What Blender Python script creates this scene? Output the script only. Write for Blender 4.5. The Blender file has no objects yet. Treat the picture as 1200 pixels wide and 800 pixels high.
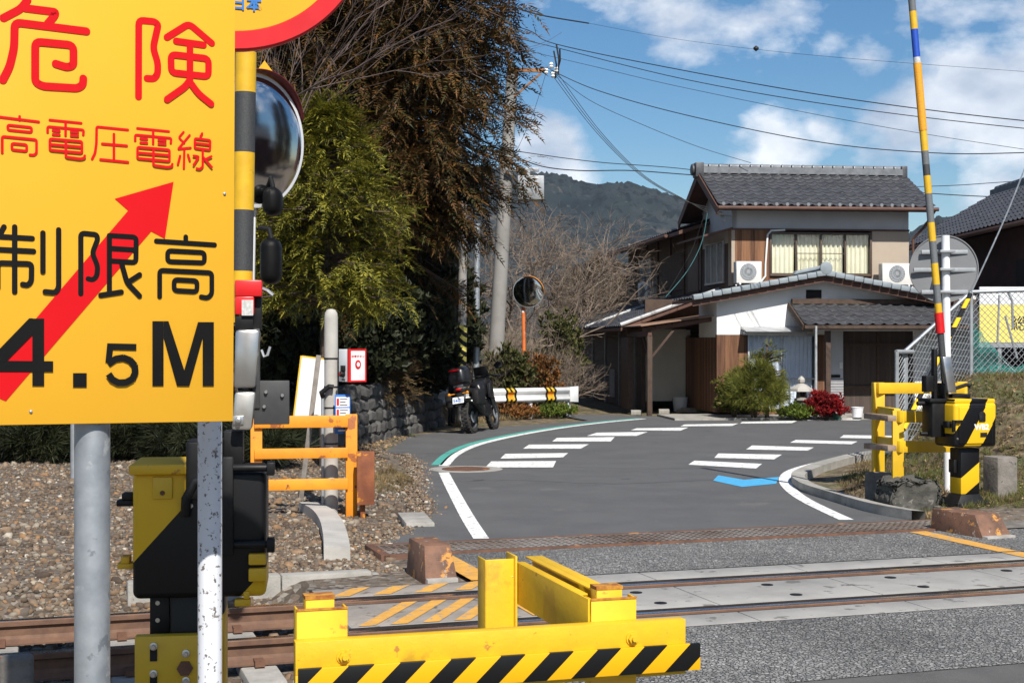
import bpy, bmesh, math, random
import numpy as np
from mathutils import Vector as V, Matrix
R_ = math.radians
SC = bpy.context.scene
COL = SC.collection
random.seed(7); RNG = np.random.default_rng(11)

# ------------------------------------------------------------------ camera, light, exposure
F, H = 1667.0, 1.8                       # focal length in photo pixels, eye height above the rail tops
cd = bpy.data.cameras.new('camera'); cam = bpy.data.objects.new('camera', cd); COL.objects.link(cam)
cd.sensor_width = 36; cd.lens = 36 * F / 1200; cd.clip_start = .05; cd.clip_end = 6000
cam.location = (0, 0, H); cam.rotation_euler = (R_(90), 0, 0); SC.camera = cam
SUN_AZ, SUN_EL = R_(16), R_(46)          # to the right of straight behind the camera
to_sun = V((math.sin(SUN_AZ) * math.cos(SUN_EL), -math.cos(SUN_AZ) * math.cos(SUN_EL), math.sin(SUN_EL)))
sd = bpy.data.lights.new('sun', 'SUN'); sd.energy = 4.8; sd.angle = R_(.53); sd.color = (1, .95, .87)
so = bpy.data.objects.new('sun', sd); COL.objects.link(so); so.rotation_euler = to_sun.to_track_quat('Z', 'Y').to_euler()
SC.view_settings.view_transform = 'Standard'; SC.view_settings.look = 'None'
SC.view_settings.exposure = 0.45; SC.view_settings.gamma = 1
SC.render.engine = 'CYCLES'; SC.cycles.max_bounces = 6; SC.cycles.transparent_max_bounces = 12
SC.cycles.use_denoising = True
wd = bpy.data.worlds.new('World'); SC.world = wd; wd.use_nodes = True
def sky_nodes():
    nt = wd.node_tree; N, L = nt.nodes, nt.links; N.clear()
    out = N.new('ShaderNodeOutputWorld')
    sky = N.new('ShaderNodeTexSky'); sky.sky_type = 'NISHITA'; sky.sun_disc = False
    sky.sun_elevation = SUN_EL; sky.sun_rotation = math.atan2(to_sun.x, to_sun.y)
    sky.air_density = 1.0; sky.dust_density = .3; sky.ozone_density = 3.0
    bg = N.new('ShaderNodeBackground'); bg.inputs[1].default_value = .072
    hs = N.new('ShaderNodeHueSaturation'); hs.inputs['Saturation'].default_value = 1.3
    L.new(sky.outputs[0], hs.inputs['Color']); L.new(hs.outputs[0], bg.inputs[0])
    # clouds: soft blobs in view directions, broken up by noise
    tc = N.new('ShaderNodeTexCoord')
    nz = N.new('ShaderNodeTexNoise'); nz.inputs['Scale'].default_value = 13; nz.inputs['Detail'].default_value = 9; nz.inputs['Roughness'].default_value = .58
    mp = N.new('ShaderNodeMapping'); mp.inputs['Scale'].default_value = (1, 1, 1.7)
    L.new(tc.outputs['Generated'], mp.inputs[0]); L.new(mp.outputs[0], nz.inputs[0])
    acc = None
    def math_(op, a, b=None, c=None):
        m = N.new('ShaderNodeMath'); m.operation = op
        for i, q in enumerate((a, b, c)):
            if q is None: continue
            if isinstance(q, (int, float)): m.inputs[i].default_value = q
            else: L.new(q, m.inputs[i])
        return m.outputs[0]
    # direction of blob (photo degrees right / up), radius, strength
    blobs = [(1125, 110, 62, 1.0), (1175, 130, 80, 1.0), (1090, 150, 55, .85), (1210, 90, 70, .9), (1060, 172, 42, .55), (1180, 205, 60, .6), (1240, 40, 80, .5), (1120, 30, 90, .45), (1020, 50, 60, .40),
             (905, 174, 34, .85), (870, 184, 22, .6), (955, 146, 24, .42), (650, 185, 36, .95), (622, 182, 26, .8), (680, 196, 24, .6),
             (800, 22, 60, .50), (700, 10, 55, .42), (930, 5, 40, .5), (640, 20, 40, .3), (790, 60, 40, .35)]
    blobs = [(math.degrees(math.atan((u - 600) / F)), math.degrees(math.atan((400 - v) / math.hypot(F, u - 600))), math.degrees(rr / F), st) for u, v, rr, st in blobs]
    blobs += [(-8, 24, 6, .6), (40, 18, 14, .7), (-50, 25, 18, .7), (100, 30, 20, .7), (180, 22, 16, .75), (-120, 28, 18, .7), (150, 40, 14, .6), (-160, 15, 12, .7)]
    for (az, el, rad, st) in blobs:
        a, e = R_(az), R_(el)
        d = (math.sin(a) * math.cos(e), math.cos(a) * math.cos(e), math.sin(e))
        dp = N.new('ShaderNodeVectorMath'); dp.operation = 'DISTANCE'; dp.inputs[1].default_value = d
        L.new(tc.outputs['Generated'], dp.inputs[0])
        k = math_('MULTIPLY_ADD', dp.outputs['Value'], -st / (1.9 * math.sin(R_(rad))), st)
        k = math_('MAXIMUM', k, 0.0)
        acc = k if acc is None else math_('MAXIMUM', acc, k)
    nf = math_('MULTIPLY_ADD', nz.outputs[0], 1.7, -.85)
    den = math_('ADD', acc, nf)
    den = math_('MULTIPLY', den, math_('GREATER_THAN', acc, 0.02))
    r = N.new('ShaderNodeValToRGB'); r.color_ramp.elements[0].position = .26; r.color_ramp.elements[1].position = .60
    L.new(den, r.inputs[0])
    # cloud tone: bright tops, grey-blue hearts
    n2 = N.new('ShaderNodeTexNoise'); n2.inputs['Scale'].default_value = 14; n2.inputs['Detail'].default_value = 6
    L.new(mp.outputs[0], n2.inputs[0])
    tone = N.new('ShaderNodeValToRGB')
    e0, e1 = tone.color_ramp.elements; e0.position = .35; e0.color = (.40, .46, .57, 1); e1.position = .66; e1.color = (.90, .92, .95, 1)
    L.new(n2.outputs[0], tone.inputs[0])
    cb = N.new('ShaderNodeBackground'); cb.inputs[1].default_value = .95; L.new(tone.outputs[0], cb.inputs[0])
    fac = math_('MULTIPLY', r.outputs[0], .86)
    mx = N.new('ShaderNodeMixShader'); L.new(fac, mx.inputs[0]); L.new(bg.outputs[0], mx.inputs[1]); L.new(cb.outputs[0], mx.inputs[2])
    L.new(mx.outputs[0], out.inputs[0])
sky_nodes()

# ------------------------------------------------------------------ measuring helpers
def P(u, v, Y): return V(((u - 600) / F * Y, Y, H + (400 - v) / F * Y))          # surveyed point at distance Y
def G(u, v, z=0.): Y = F * (H - z) / (v - 400); return V(((u - 600) / F * Y, Y, z))   # surveyed point on level ground
CT, ST = math.cos(R_(18)), math.sin(R_(18))
def TR(s, d, z=0.): return V((s * CT - d * ST, s * ST + d * CT, z))                # along / across the railway
def SD(x, y): return x * CT + y * ST, -x * ST + y * CT
TX, TN, UP = V((CT, ST, 0)), V((-ST, CT, 0)), V((0, 0, 1))

# ------------------------------------------------------------------ object helpers
def tag(o, label=None, cat=None, group=None, kind=None):
    if label: o['label'] = label
    if cat: o['category'] = cat
    if group: o['group'] = group
    if kind: o['kind'] = kind
    return o
def thing(name, label, cat, loc=(0, 0, 0), rz=0., group=None):
    o = bpy.data.objects.new(name, None); COL.objects.link(o); o.location = loc; o.rotation_euler = (0, 0, rz)
    o.empty_display_size = .2
    return tag(o, label, cat, group)
def dup(root, loc=None, rz=None, label=None, sc=None):
    r = root.copy(); COL.objects.link(r)
    if loc is not None: r.location = loc
    if rz is not None: r.rotation_euler = (0, 0, rz)
    if sc is not None: r.scale = (sc, sc, sc)
    if label: r['label'] = label
    for ch in list(root.children):
        c = ch.copy(); COL.objects.link(c); c.parent = r
        for g in list(ch.children):
            d = g.copy(); COL.objects.link(d); d.parent = c
    return r

class MB:
    def __init__(s, frame=None):
        s.v = []; s.f = []; s.m = []; s.mi = 0; s.frame = None
        if frame is not None:
            s.frame = (Matrix.Translation(frame.location) @ Matrix.Rotation(frame.rotation_euler.z, 4, 'Z')).inverted()
    def add(s, vs, fs):
        o = len(s.v)
        for p in vs:
            p = V(p)
            s.v.append(tuple(s.frame @ p) if s.frame else tuple(p))
        for f in fs: s.f.append(tuple(i + o for i in f)); s.m.append(s.mi)
        return s
    def hexa(s, a):   # 8 corners: bottom ring 0-3, top ring 4-7
        return s.add(a, [(3, 2, 1, 0), (4, 5, 6, 7), (0, 1, 5, 4), (1, 2, 6, 5), (2, 3, 7, 6), (3, 0, 4, 7)])
    def box(s, x0, x1, y0, y1, z0, z1):
        return s.hexa([(x0, y0, z0), (x1, y0, z0), (x1, y1, z0), (x0, y1, z0), (x0, y0, z1), (x1, y0, z1), (x1, y1, z1), (x0, y1, z1)])
    def obox(s, c, ax, ay, az, hx, hy, hz):
        c = V(c); q = []
        for k in (-1, 1):
            for (i, j) in ((-1, -1), (1, -1), (1, 1), (-1, 1)): q.append(c + V(ax) * hx * i + V(ay) * hy * j + V(az) * hz * k)
        return s.hexa(q)
    def beam(s, p, q, w, h, up=UP):
        p, q = V(p), V(q); d = (q - p).normalized(); x = d.cross(V(up))
        if x.length < 1e-4: x = d.cross(V((0, 1, 0)))
        x.normalize(); z = x.cross(d)
        return s.obox((p + q) / 2, x, d, z, w / 2, (q - p).length / 2, h / 2)
    def tube(s, pts, r, n=8, caps=True):
        pts = [V(p) for p in pts]; m = len(pts)
        rs = [r] * m if isinstance(r, (int, float)) else r
        vs = []; x = None
        for i, p in enumerate(pts):
            d = (pts[min(i + 1, m - 1)] - pts[max(i - 1, 0)])
            d = d.normalized() if d.length > 1e-9 else V((0, 0, 1))
            if x is None:
                x = d.cross(V((0, 0, 1)));  x = x if x.length > .05 else d.cross(V((0, 1, 0)))
            x = (x - d * x.dot(d)); x.normalize(); y = d.cross(x)
            for k in range(n):
                a = 2 * math.pi * k / n; vs.append(p + (x * math.cos(a) + y * math.sin(a)) * rs[i])
        fs = []
        for i in range(m - 1):
            for k in range(n):
                a, b = i * n + k, i * n + (k + 1) % n; fs.append((a, b, b + n, a + n))
        if caps: fs.append(tuple(range(n - 1, -1, -1))); fs.append(tuple(range((m - 1) * n, m * n)))
        return s.add(vs, fs)
    def lathe(s, prof, n=24, c=(0, 0, 0), ax=UP, sx=1., sy=1.):
        ax = V(ax).normalized(); x = ax.cross(V((0, 0, 1))); x = x if x.length > .05 else V((1, 0, 0)); x.normalize(); y = ax.cross(x); c = V(c)
        vs = []; fs = []
        for (r, z) in prof:
            for k in range(n):
                a = 2 * math.pi * k / n; vs.append(c + ax * z + x * (math.cos(a) * r * sx) + y * (math.sin(a) * r * sy))
        for i in range(len(prof) - 1):
            for k in range(n):
                a, b = i * n + k, i * n + (k + 1) % n; fs.append((a, b, b + n, a + n))
        fs.append(tuple(range(n - 1, -1, -1))); fs.append(tuple(range((len(prof) - 1) * n, len(prof) * n)))
        return s.add(vs, fs)
    def prism(s, poly, off):    # polygon (3D points) extruded by a vector
        n = len(poly); poly = [V(p) for p in poly]; off = V(off)
        vs = poly + [p + off for p in poly]
        fs = [tuple(range(n - 1, -1, -1)), tuple(range(n, 2 * n))] + [(i, (i + 1) % n, (i + 1) % n + n, i + n) for i in range(n)]
        return s.add(vs, fs)
    def grid(s, rows):          # rows of 3D points
        m, n = len(rows), len(rows[0]); vs = [p for r in rows for p in r]
        return s.add(vs, [(i * n + j, i * n + j + 1, (i + 1) * n + j + 1, (i + 1) * n + j) for i in range(m - 1) for j in range(n - 1)])
    def mesh(s, name, mats, smooth=None, bev=0., seg=2):
        me = bpy.data.meshes.new(name); me.from_pydata(s.v, [], s.f)
        for m in (mats if isinstance(mats, (list, tuple)) else [mats]): me.materials.append(m)
        me.polygons.foreach_set('material_index', s.m); me.update()
        bm = bmesh.new(); bm.from_mesh(me)
        bmesh.ops.recalc_face_normals(bm, faces=bm.faces)
        if bev:
            ed = [e for e in bm.edges if len(e.link_faces) == 2 and e.calc_face_angle(0) > .6]
            bmesh.ops.bevel(bm, geom=ed, offset=bev, segments=seg, affect='EDGES', profile=.5, clamp_overlap=True)
        bm.to_mesh(me); bm.free()
        if smooth is not None or bev:
            me.polygons.foreach_set('use_smooth', [True] * len(me.polygons))
            me.set_sharp_from_angle(angle=R_(smooth if smooth else 35))
        return me
    def build(s, name, mats, parent=None, smooth=None, bev=0., seg=2, label=None):
        o = bpy.data.objects.new(name, s.mesh(name, mats, smooth, bev, seg)); COL.objects.link(o)
        if parent is not None: o.parent = parent
        if label: o['label'] = label
        return o
def npmesh(name, vs, quads, mat, parent=None):
    me = bpy.data.meshes.new(name); n = len(quads); k = quads.shape[1]
    me.vertices.add(len(vs)); me.vertices.foreach_set('co', np.ascontiguousarray(vs, dtype=np.float32).ravel())
    me.loops.add(n * k); me.loops.foreach_set('vertex_index', np.ascontiguousarray(quads, dtype=np.int32).ravel())
    me.polygons.add(n); me.polygons.foreach_set('loop_start', np.arange(0, n * k, k, dtype=np.int32))
    me.update(calc_edges=True); me.validate(); me.materials.append(mat)
    o = bpy.data.objects.new(name, me); COL.objects.link(o)
    if parent is not None: o.parent = parent
    return o
def scatter(tv, tf, pos, dirs, scale, roll=None):
    """copies of a template (axis = +Y) placed at pos along dirs, as arrays"""
    pos = np.asarray(pos, float); d = np.asarray(dirs, float); d = d / (np.linalg.norm(d, axis=1, keepdims=True) + 1e-9)
    n = len(pos); up = np.tile([0., 0., 1.], (n, 1)); x = np.cross(d, up); bad = np.linalg.norm(x, axis=1) < .05
    x[bad] = [1, 0, 0]; x /= np.linalg.norm(x, axis=1, keepdims=True); z = np.cross(x, d)
    if roll is None: roll = RNG.uniform(-.7, .7, n)
    c, s_ = np.cos(roll)[:, None], np.sin(roll)[:, None]; x, z = x * c + z * s_, z * c - x * s_
    sc = np.asarray(scale, float).reshape(-1, 1, 1) * np.ones((n, 1, 1))
    w = tv[None, :, 0:1] * x[:, None, :] + tv[None, :, 1:2] * d[:, None, :] + tv[None, :, 2:3] * z[:, None, :]
    vs = (w * sc + pos[:, None, :]).reshape(-1, 3)
    fs = (tf[None] + (np.arange(n) * len(tv))[:, None, None]).reshape(-1, tf.shape[1])
    return vs, fs

# ------------------------------------------------------------------ materials
def node_mat(name):
    m = bpy.data.materials.new(name); m.use_nodes = True; nt = m.node_tree
    return m, nt, nt.nodes, nt.links, nt.nodes['Principled BSDF']
def M(name, c, c2=None, sc=6., rough=.6, metal=0., bump=0., bsc=80., spots=None, det=5., island=None, spec=None, coat=0.):
    """base colour broken up by noise; spots = (colour, threshold, scale): worn or rusty places; island = second colour by piece"""
    m, nt, N, L, b = node_mat(name)
    b.inputs['Roughness'].default_value = rough; b.inputs['Metallic'].default_value = metal
    if spec is not None: b.inputs['Specular IOR Level'].default_value = spec
    if coat: b.inputs['Coat Weight'].default_value = coat
    tc = N.new('ShaderNodeTexCoord')
    def noise(scale, d=det):
        n = N.new('ShaderNodeTexNoise'); n.inputs['Scale'].default_value = scale; n.inputs['Detail'].default_value = d; n.inputs['Roughness'].default_value = .6
        L.new(tc.outputs['Object'], n.inputs[0]); return n.outputs[0]
    def ramp(x, a, bb):
        r = N.new('ShaderNodeMapRange'); r.inputs[1].default_value = a; r.inputs[2].default_value = bb; L.new(x, r.inputs[0]); return r.outputs[0]
    def mix(f, A, B):
        x = N.new('ShaderNodeMix'); x.data_type = 'RGBA'; L.new(f, x.inputs[0])
        for k, q in ((6, A), (7, B)):
            if isinstance(q, tuple): x.inputs[k].default_value = (*q, 1)
            else: L.new(q, x.inputs[k])
        return x.outputs[2]
    col = None
    if c2: col = mix(ramp(noise(sc), .36, .64), c, c2)
    if island:
        gi = N.new('ShaderNodeNewGeometry'); col = mix(gi.outputs['Random Per Island'], col if col else c, island)
    if spots:
        for (sc_, th, ss) in (spots if isinstance(spots, list) else [spots]):
            col = mix(ramp(noise(ss, 7), th, th + .035), col if col else c, sc_)
    if col: L.new(col, b.inputs['Base Color'])
    else: b.inputs['Base Color'].default_value = (*c, 1)
    if rough < .9:
        rr = N.new('ShaderNodeMapRange'); rr.inputs[3].default_value = max(rough - .1, .02); rr.inputs[4].default_value = min(rough + .14, 1)
        L.new(noise(sc * 1.7 + 3), rr.inputs[0]); L.new(rr.outputs[0], b.inputs['Roughness'])
    if bump:
        bp = N.new('ShaderNodeBump'); bp.inputs['Strength'].default_value = bump; bp.inputs['Distance'].default_value = .02
        L.new(noise(bsc, 4), bp.inputs['Height']); L.new(bp.outputs[0], b.inputs['Normal'])
    return m
def stripe_mat(name, c1, c2, vec, period, duty=.5, phase=0., rough=.45, wear=None, bump=0.):
    """painted stripes across an object, square to vec"""
    m, nt, N, L, b = node_mat(name); b.inputs['Roughness'].default_value = rough; b.inputs['Specular IOR Level'].default_value = .3
    tc = N.new('ShaderNodeTexCoord'); dp = N.new('ShaderNodeVectorMath'); dp.operation = 'DOT_PRODUCT'; dp.inputs[1].default_value = V(vec).normalized() / period
    L.new(tc.outputs['Object'], dp.inputs[0])
    a = N.new('ShaderNodeMath'); a.operation = 'ADD'; a.inputs[1].default_value = phase + 50; L.new(dp.outputs['Value'], a.inputs[0])
    f = N.new('ShaderNodeMath'); f.operation = 'FRACT'; L.new(a.outputs[0], f.inputs[0])
    g = N.new('ShaderNodeMath'); g.operation = 'GREATER_THAN'; g.inputs[1].default_value = duty; L.new(f.outputs[0], g.inputs[0])
    x = N.new('ShaderNodeMix'); x.data_type = 'RGBA'; x.inputs[6].default_value = (*c1, 1); x.inputs[7].default_value = (*c2, 1); L.new(g.outputs[0], x.inputs[0])
    n = N.new('ShaderNodeTexNoise'); n.inputs['Scale'].default_value = 14; n.inputs['Detail'].default_value = 7; L.new(tc.outputs['Object'], n.inputs[0])
    r = N.new('ShaderNodeMapRange'); r.inputs[1].default_value = .62; r.inputs[2].default_value = .7; L.new(n.outputs[0], r.inputs[0])
    y = N.new('ShaderNodeMix'); y.data_type = 'RGBA'; L.new(x.outputs[2], y.inputs[6]); y.inputs[7].default_value = (*(wear or (.10, .07, .045)), 1)
    mm = N.new('ShaderNodeMath'); mm.operation = 'MULTIPLY'; mm.inputs[1].default_value = .55 if wear else .0; L.new(r.outputs[0], mm.inputs[0]); L.new(mm.outputs[0], y.inputs[0])
    L.new(y.outputs[2], b.inputs['Base Color'])
    return m
def stone_mat(name, cols, scale, rough=.9, bump=.6, dark=(.03, .027, .024)):
    """packed grains: voronoi cells, each its own colour, with dark joints"""
    m, nt, N, L, b = node_mat(name); b.inputs['Roughness'].default_value = rough
    tc = N.new('ShaderNodeTexCoord')
    vo = N.new('ShaderNodeTexVoronoi'); vo.inputs['Scale'].default_value = scale; L.new(tc.outputs['Object'], vo.inputs[0])
    ve = N.new('ShaderNodeTexVoronoi'); ve.feature = 'DISTANCE_TO_EDGE'; ve.inputs['Scale'].default_value = scale; L.new(tc.outputs['Object'], ve.inputs[0])
    sp = N.new('ShaderNodeSeparateColor'); L.new(vo.outputs['Color'], sp.inputs[0])
    r = N.new('ShaderNodeValToRGB'); r.color_ramp.elements[0].color = (*cols[0], 1); r.color_ramp.elements[1].color = (*cols[-1], 1)
    for i, c in enumerate(cols[1:-1]):
        e = r.color_ramp.elements.new((i + 1) / (len(cols) - 1)); e.color = (*c, 1)
    L.new(sp.outputs[0], r.inputs[0])
    k = N.new('ShaderNodeMapRange'); k.inputs[1].default_value = .0; k.inputs[2].default_value = .12; L.new(ve.outputs['Distance'], k.inputs[0])
    x = N.new('ShaderNodeMix'); x.data_type = 'RGBA'; x.inputs[6].default_value = (*dark, 1); L.new(k.outputs[0], x.inputs[0]); L.new(r.outputs[0], x.inputs[7])
    n = N.new('ShaderNodeTexNoise'); n.inputs['Scale'].default_value = .7; n.inputs['Detail'].default_value = 6; L.new(tc.outputs['Object'], n.inputs[0])
    mr = N.new('ShaderNodeMapRange'); mr.inputs[1].default_value = .3; mr.inputs[2].default_value = .7; mr.inputs[3].default_value = .72; mr.inputs[4].default_value = 1.2; L.new(n.outputs[0], mr.inputs[0])
    vm = N.new('ShaderNodeVectorMath'); vm.operation = 'SCALE'; L.new(x.outputs[2], vm.inputs[0]); L.new(mr.outputs[0], vm.inputs['Scale'])
    L.new(vm.outputs[0], b.inputs['Base Color'])
    bp = N.new('ShaderNodeBump'); bp.inputs['Strength'].default_value = bump; bp.inputs['Distance'].default_value = .6 / scale; L.new(k.outputs[0], bp.inputs['Height']); L.new(bp.outputs[0], b.inputs['Normal'])
    return m
def leaf_mat(name, c, c2, trans=.25, rough=.6):
    m, nt, N, L, b = node_mat(name); b.inputs['Roughness'].default_value = rough; b.inputs['Specular IOR Level'].default_value = .25
    gi = N.new('ShaderNodeNewGeometry'); x = N.new('ShaderNodeMix'); x.data_type = 'RGBA'
    x.inputs[6].default_value = (*c, 1); x.inputs[7].default_value = (*c2, 1); L.new(gi.outputs['Random Per Island'], x.inputs[0])
    tc = N.new('ShaderNodeTexCoord'); n = N.new('ShaderNodeTexNoise'); n.inputs['Scale'].default_value = 1.3; n.inputs['Detail'].default_value = 4; L.new(tc.outputs['Object'], n.inputs[0])
    mr = N.new('ShaderNodeMapRange'); mr.inputs[1].default_value = .35; mr.inputs[2].default_value = .65; mr.inputs[3].default_value = .65; mr.inputs[4].default_value = 1.3; L.new(n.outputs[0], mr.inputs[0])
    vm = N.new('ShaderNodeVectorMath'); vm.operation = 'SCALE'; L.new(x.outputs[2], vm.inputs[0]); L.new(mr.outputs[0], vm.inputs['Scale'])
    L.new(vm.outputs[0], b.inputs['Base Color'])
    t = N.new('ShaderNodeBsdfTranslucent'); L.new(vm.outputs[0], t.inputs[0]); mx = N.new('ShaderNodeMixShader'); mx.inputs[0].default_value = trans
    L.new(b.outputs[0], mx.inputs[1]); L.new(t.outputs[0], mx.inputs[2]); L.new(mx.outputs[0], N['Material Output'].inputs[0])
    return m
def glass_mat(name, tint=(.9, .95, 1)):
    m, nt, N, L, b = node_mat(name); N.remove(b)
    lw = N.new('ShaderNodeLayerWeight'); lw.inputs[0].default_value = .5; pw = N.new('ShaderNodeMath'); pw.operation = 'POWER'; pw.inputs[1].default_value = 4; L.new(lw.outputs['Facing'], pw.inputs[0])
    fr = N.new('ShaderNodeMath'); fr.operation = 'MULTIPLY_ADD'; fr.inputs[1].default_value = .8; fr.inputs[2].default_value = .06; L.new(pw.outputs[0], fr.inputs[0]); t = N.new('ShaderNodeBsdfTransparent'); t.inputs[0].default_value = (*tint, 1)
    g = N.new('ShaderNodeBsdfGlossy'); g.inputs['Roughness'].default_value = .02; mx = N.new('ShaderNodeMixShader')
    L.new(fr.outputs[0], mx.inputs[0]); L.new(t.outputs[0], mx.inputs[1]); L.new(g.outputs[0], mx.inputs[2]); L.new(mx.outputs[0], N['Material Output'].inputs[0])
    return m

RUST = (.16, .05, .018)
m_yel = M('yellow_paint', (.72, .44, .012), (.66, .39, .012), 5, .46, bump=.08, bsc=40, spots=[((.56, .31, .015), .58, 2.3), ((.42, .19, .03), .655, 11), (RUST, .70, 26)])
m_yel_far = M('yellow_guard_paint', (.70, .44, .014), (.62, .37, .014), 4, .5, spots=((.35, .15, .03), .70, 8))
m_org = M('orange_guard_paint', (.80, .30, .012), (.68, .23, .012), 4, .55, spots=[((.33, .10, .02), .60, 6), (RUST, .68, 12)])
m_blk = M('black_steel', (.006, .006, .0065), (.011, .011, .012), 9, .45, spec=.28)
m_blk_matt = M('black_plastic', (.008, .008, .009), (.015, .015, .015), 20, .6, spec=.25)
m_rust = M('rusty_steel', (.15, .07, .04), (.085, .042, .027), 7, .8, bump=.25, bsc=60, spots=((.40, .16, .04), .62, 5))
m_rail = M('rail_side', (.16, .085, .05), (.11, .058, .038), 9, .75, bump=.15, bsc=40)
m_railtop = M('polished_rail_head', (.62, .62, .64), (.5, .5, .52), 20, .22, 1.)
m_conc = M('concrete', (.36, .34, .31), (.25, .24, .215), 5, .9, bump=.3, bsc=70, spots=((.12, .11, .095), .66, 8))
m_conc_l = M('pale_concrete', (.44, .42, .385), (.34, .325, .30), 3, .88, bump=.15, bsc=90, spots=((.20, .19, .17), .68, 10))
m_conc_d = M('weathered_concrete', (.22, .20, .18), (.12, .11, .095), 5, .95, bump=.5, bsc=30, spots=((.05, .05, .04), .63, 7))
m_galv = M('galvanised_steel', (.40, .43, .46), (.29, .32, .35), 14, .48, .55, spots=[((.52, .54, .55), .62, 9), ((.22, .245, .27), .60, 13), ((.36, .33, .27), .70, 4)])
m_galv2 = M('dull_zinc', (.34, .36, .38), (.27, .285, .30), 10, .55, .35)
m_steel = M('stainless_steel', (.56, .56, .55), (.45, .44, .42), 3, .3, .9, spots=((.28, .23, .18), .68, 6))
m_white = M('white_paint', (.76, .77, .78), (.66, .67, .68), 4, .45)
m_white_r = M('rust_pitted_white_paint', (.72, .74, .78), (.64, .66, .70), 4, .45, spots=[((.15, .13, .12), .585, 62), ((.20, .17, .15), .63, 24)])
m_red = M('red_enamel', (.62, .012, .015), (.52, .01, .012), 5, .35)
m_green = M('green_paint', (.05, .30, .25), (.09, .36, .31), 9, .8, spots=((.11, .12, .12), .64, 25))
m_wood = M('weathered_timber', (.26, .23, .20), (.17, .15, .13), 12, .9, bump=.2)
m_tar = M('asphalt', (.098, .098, .099), (.078, .078, .080), 1.2, .86, bump=.35, bsc=240, spots=[((.125, .125, .124), .56, 95), ((.115, .113, .11), .63, .9), ((.042, .042, .043), .67, 1.7), ((.15, .148, .145), .70, 6)])
# ------------------------------------------------------------------ ground, road, railway bed
def sm(a, b, x): t = np.clip((x - a) / (b - a), 0, 1); return t * t * (3 - 2 * t)
def gz(x, y):
    x = np.asarray(x, float); y = np.asarray(y, float); s, d = SD(x, y)
    z = np.full(np.broadcast(x, y).shape, -.03)
    bed = (1 - sm(1.75, 1.8, s)) + sm(8.6, 9.2, s)                       # away from the level crossing the bed is ballast
    trench = sm(6.9, 7.4, d) * (1 - sm(10.75, 11.25, d))
    z = z - .19 * trench * np.clip(bed, 0, 1)
    z = z + .16 * sm(-1.2, -5, x) * sm(11, 19, d) + .5 * sm(-5.5, -12, x) * sm(14, 24, y)
    e = y - 20.7 - (x - 5.4) * .75
    z = z + 1.22 * sm(15.2, 20.4, y) * sm(5.25, 6.7, x) * (1 - sm(0, 1.1, e)) + .10 * sm(4.1, 4.8, x) * sm(13.7, 14.6, y) * (1 - sm(-.6, .3, e))
    z = z - .12 * sm(12.4, 13, d) * (1 - sm(16.6, 18.2, y)) * sm(3.65, 3.8, x) * (1 - sm(4.15, 4.4, x))
    xw = -2.75 + (y - 24) * .177
    z = z + .55 * sm(22.8, 24.5, y) * sm(xw - .15, xw - .6, x)                    # wooded left bank
    z = z + .45 * sm(37, 42, y) * (1 - sm(-.5, 1.3, x)) + 1.5 * sm(58, 90, y)
    z = z + .4 * sm(37, 40, y) * sm(1.0, .4, x)
    n = .014 * np.sin(x * 3.1 + 1.7 * np.sin(y * 2.3)) * np.cos(y * 2.7 + 1.3 * np.sin(x * 1.9))
    return z + n * (1 - .9 * ((x > -.9) & (x < 4.4)))
m_gravel = stone_mat('gravel', [(.10, .085, .07), (.22, .19, .155), (.30, .215, .15), (.34, .31, .27), (.17, .13, .10)], 21, bump=.9)
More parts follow.
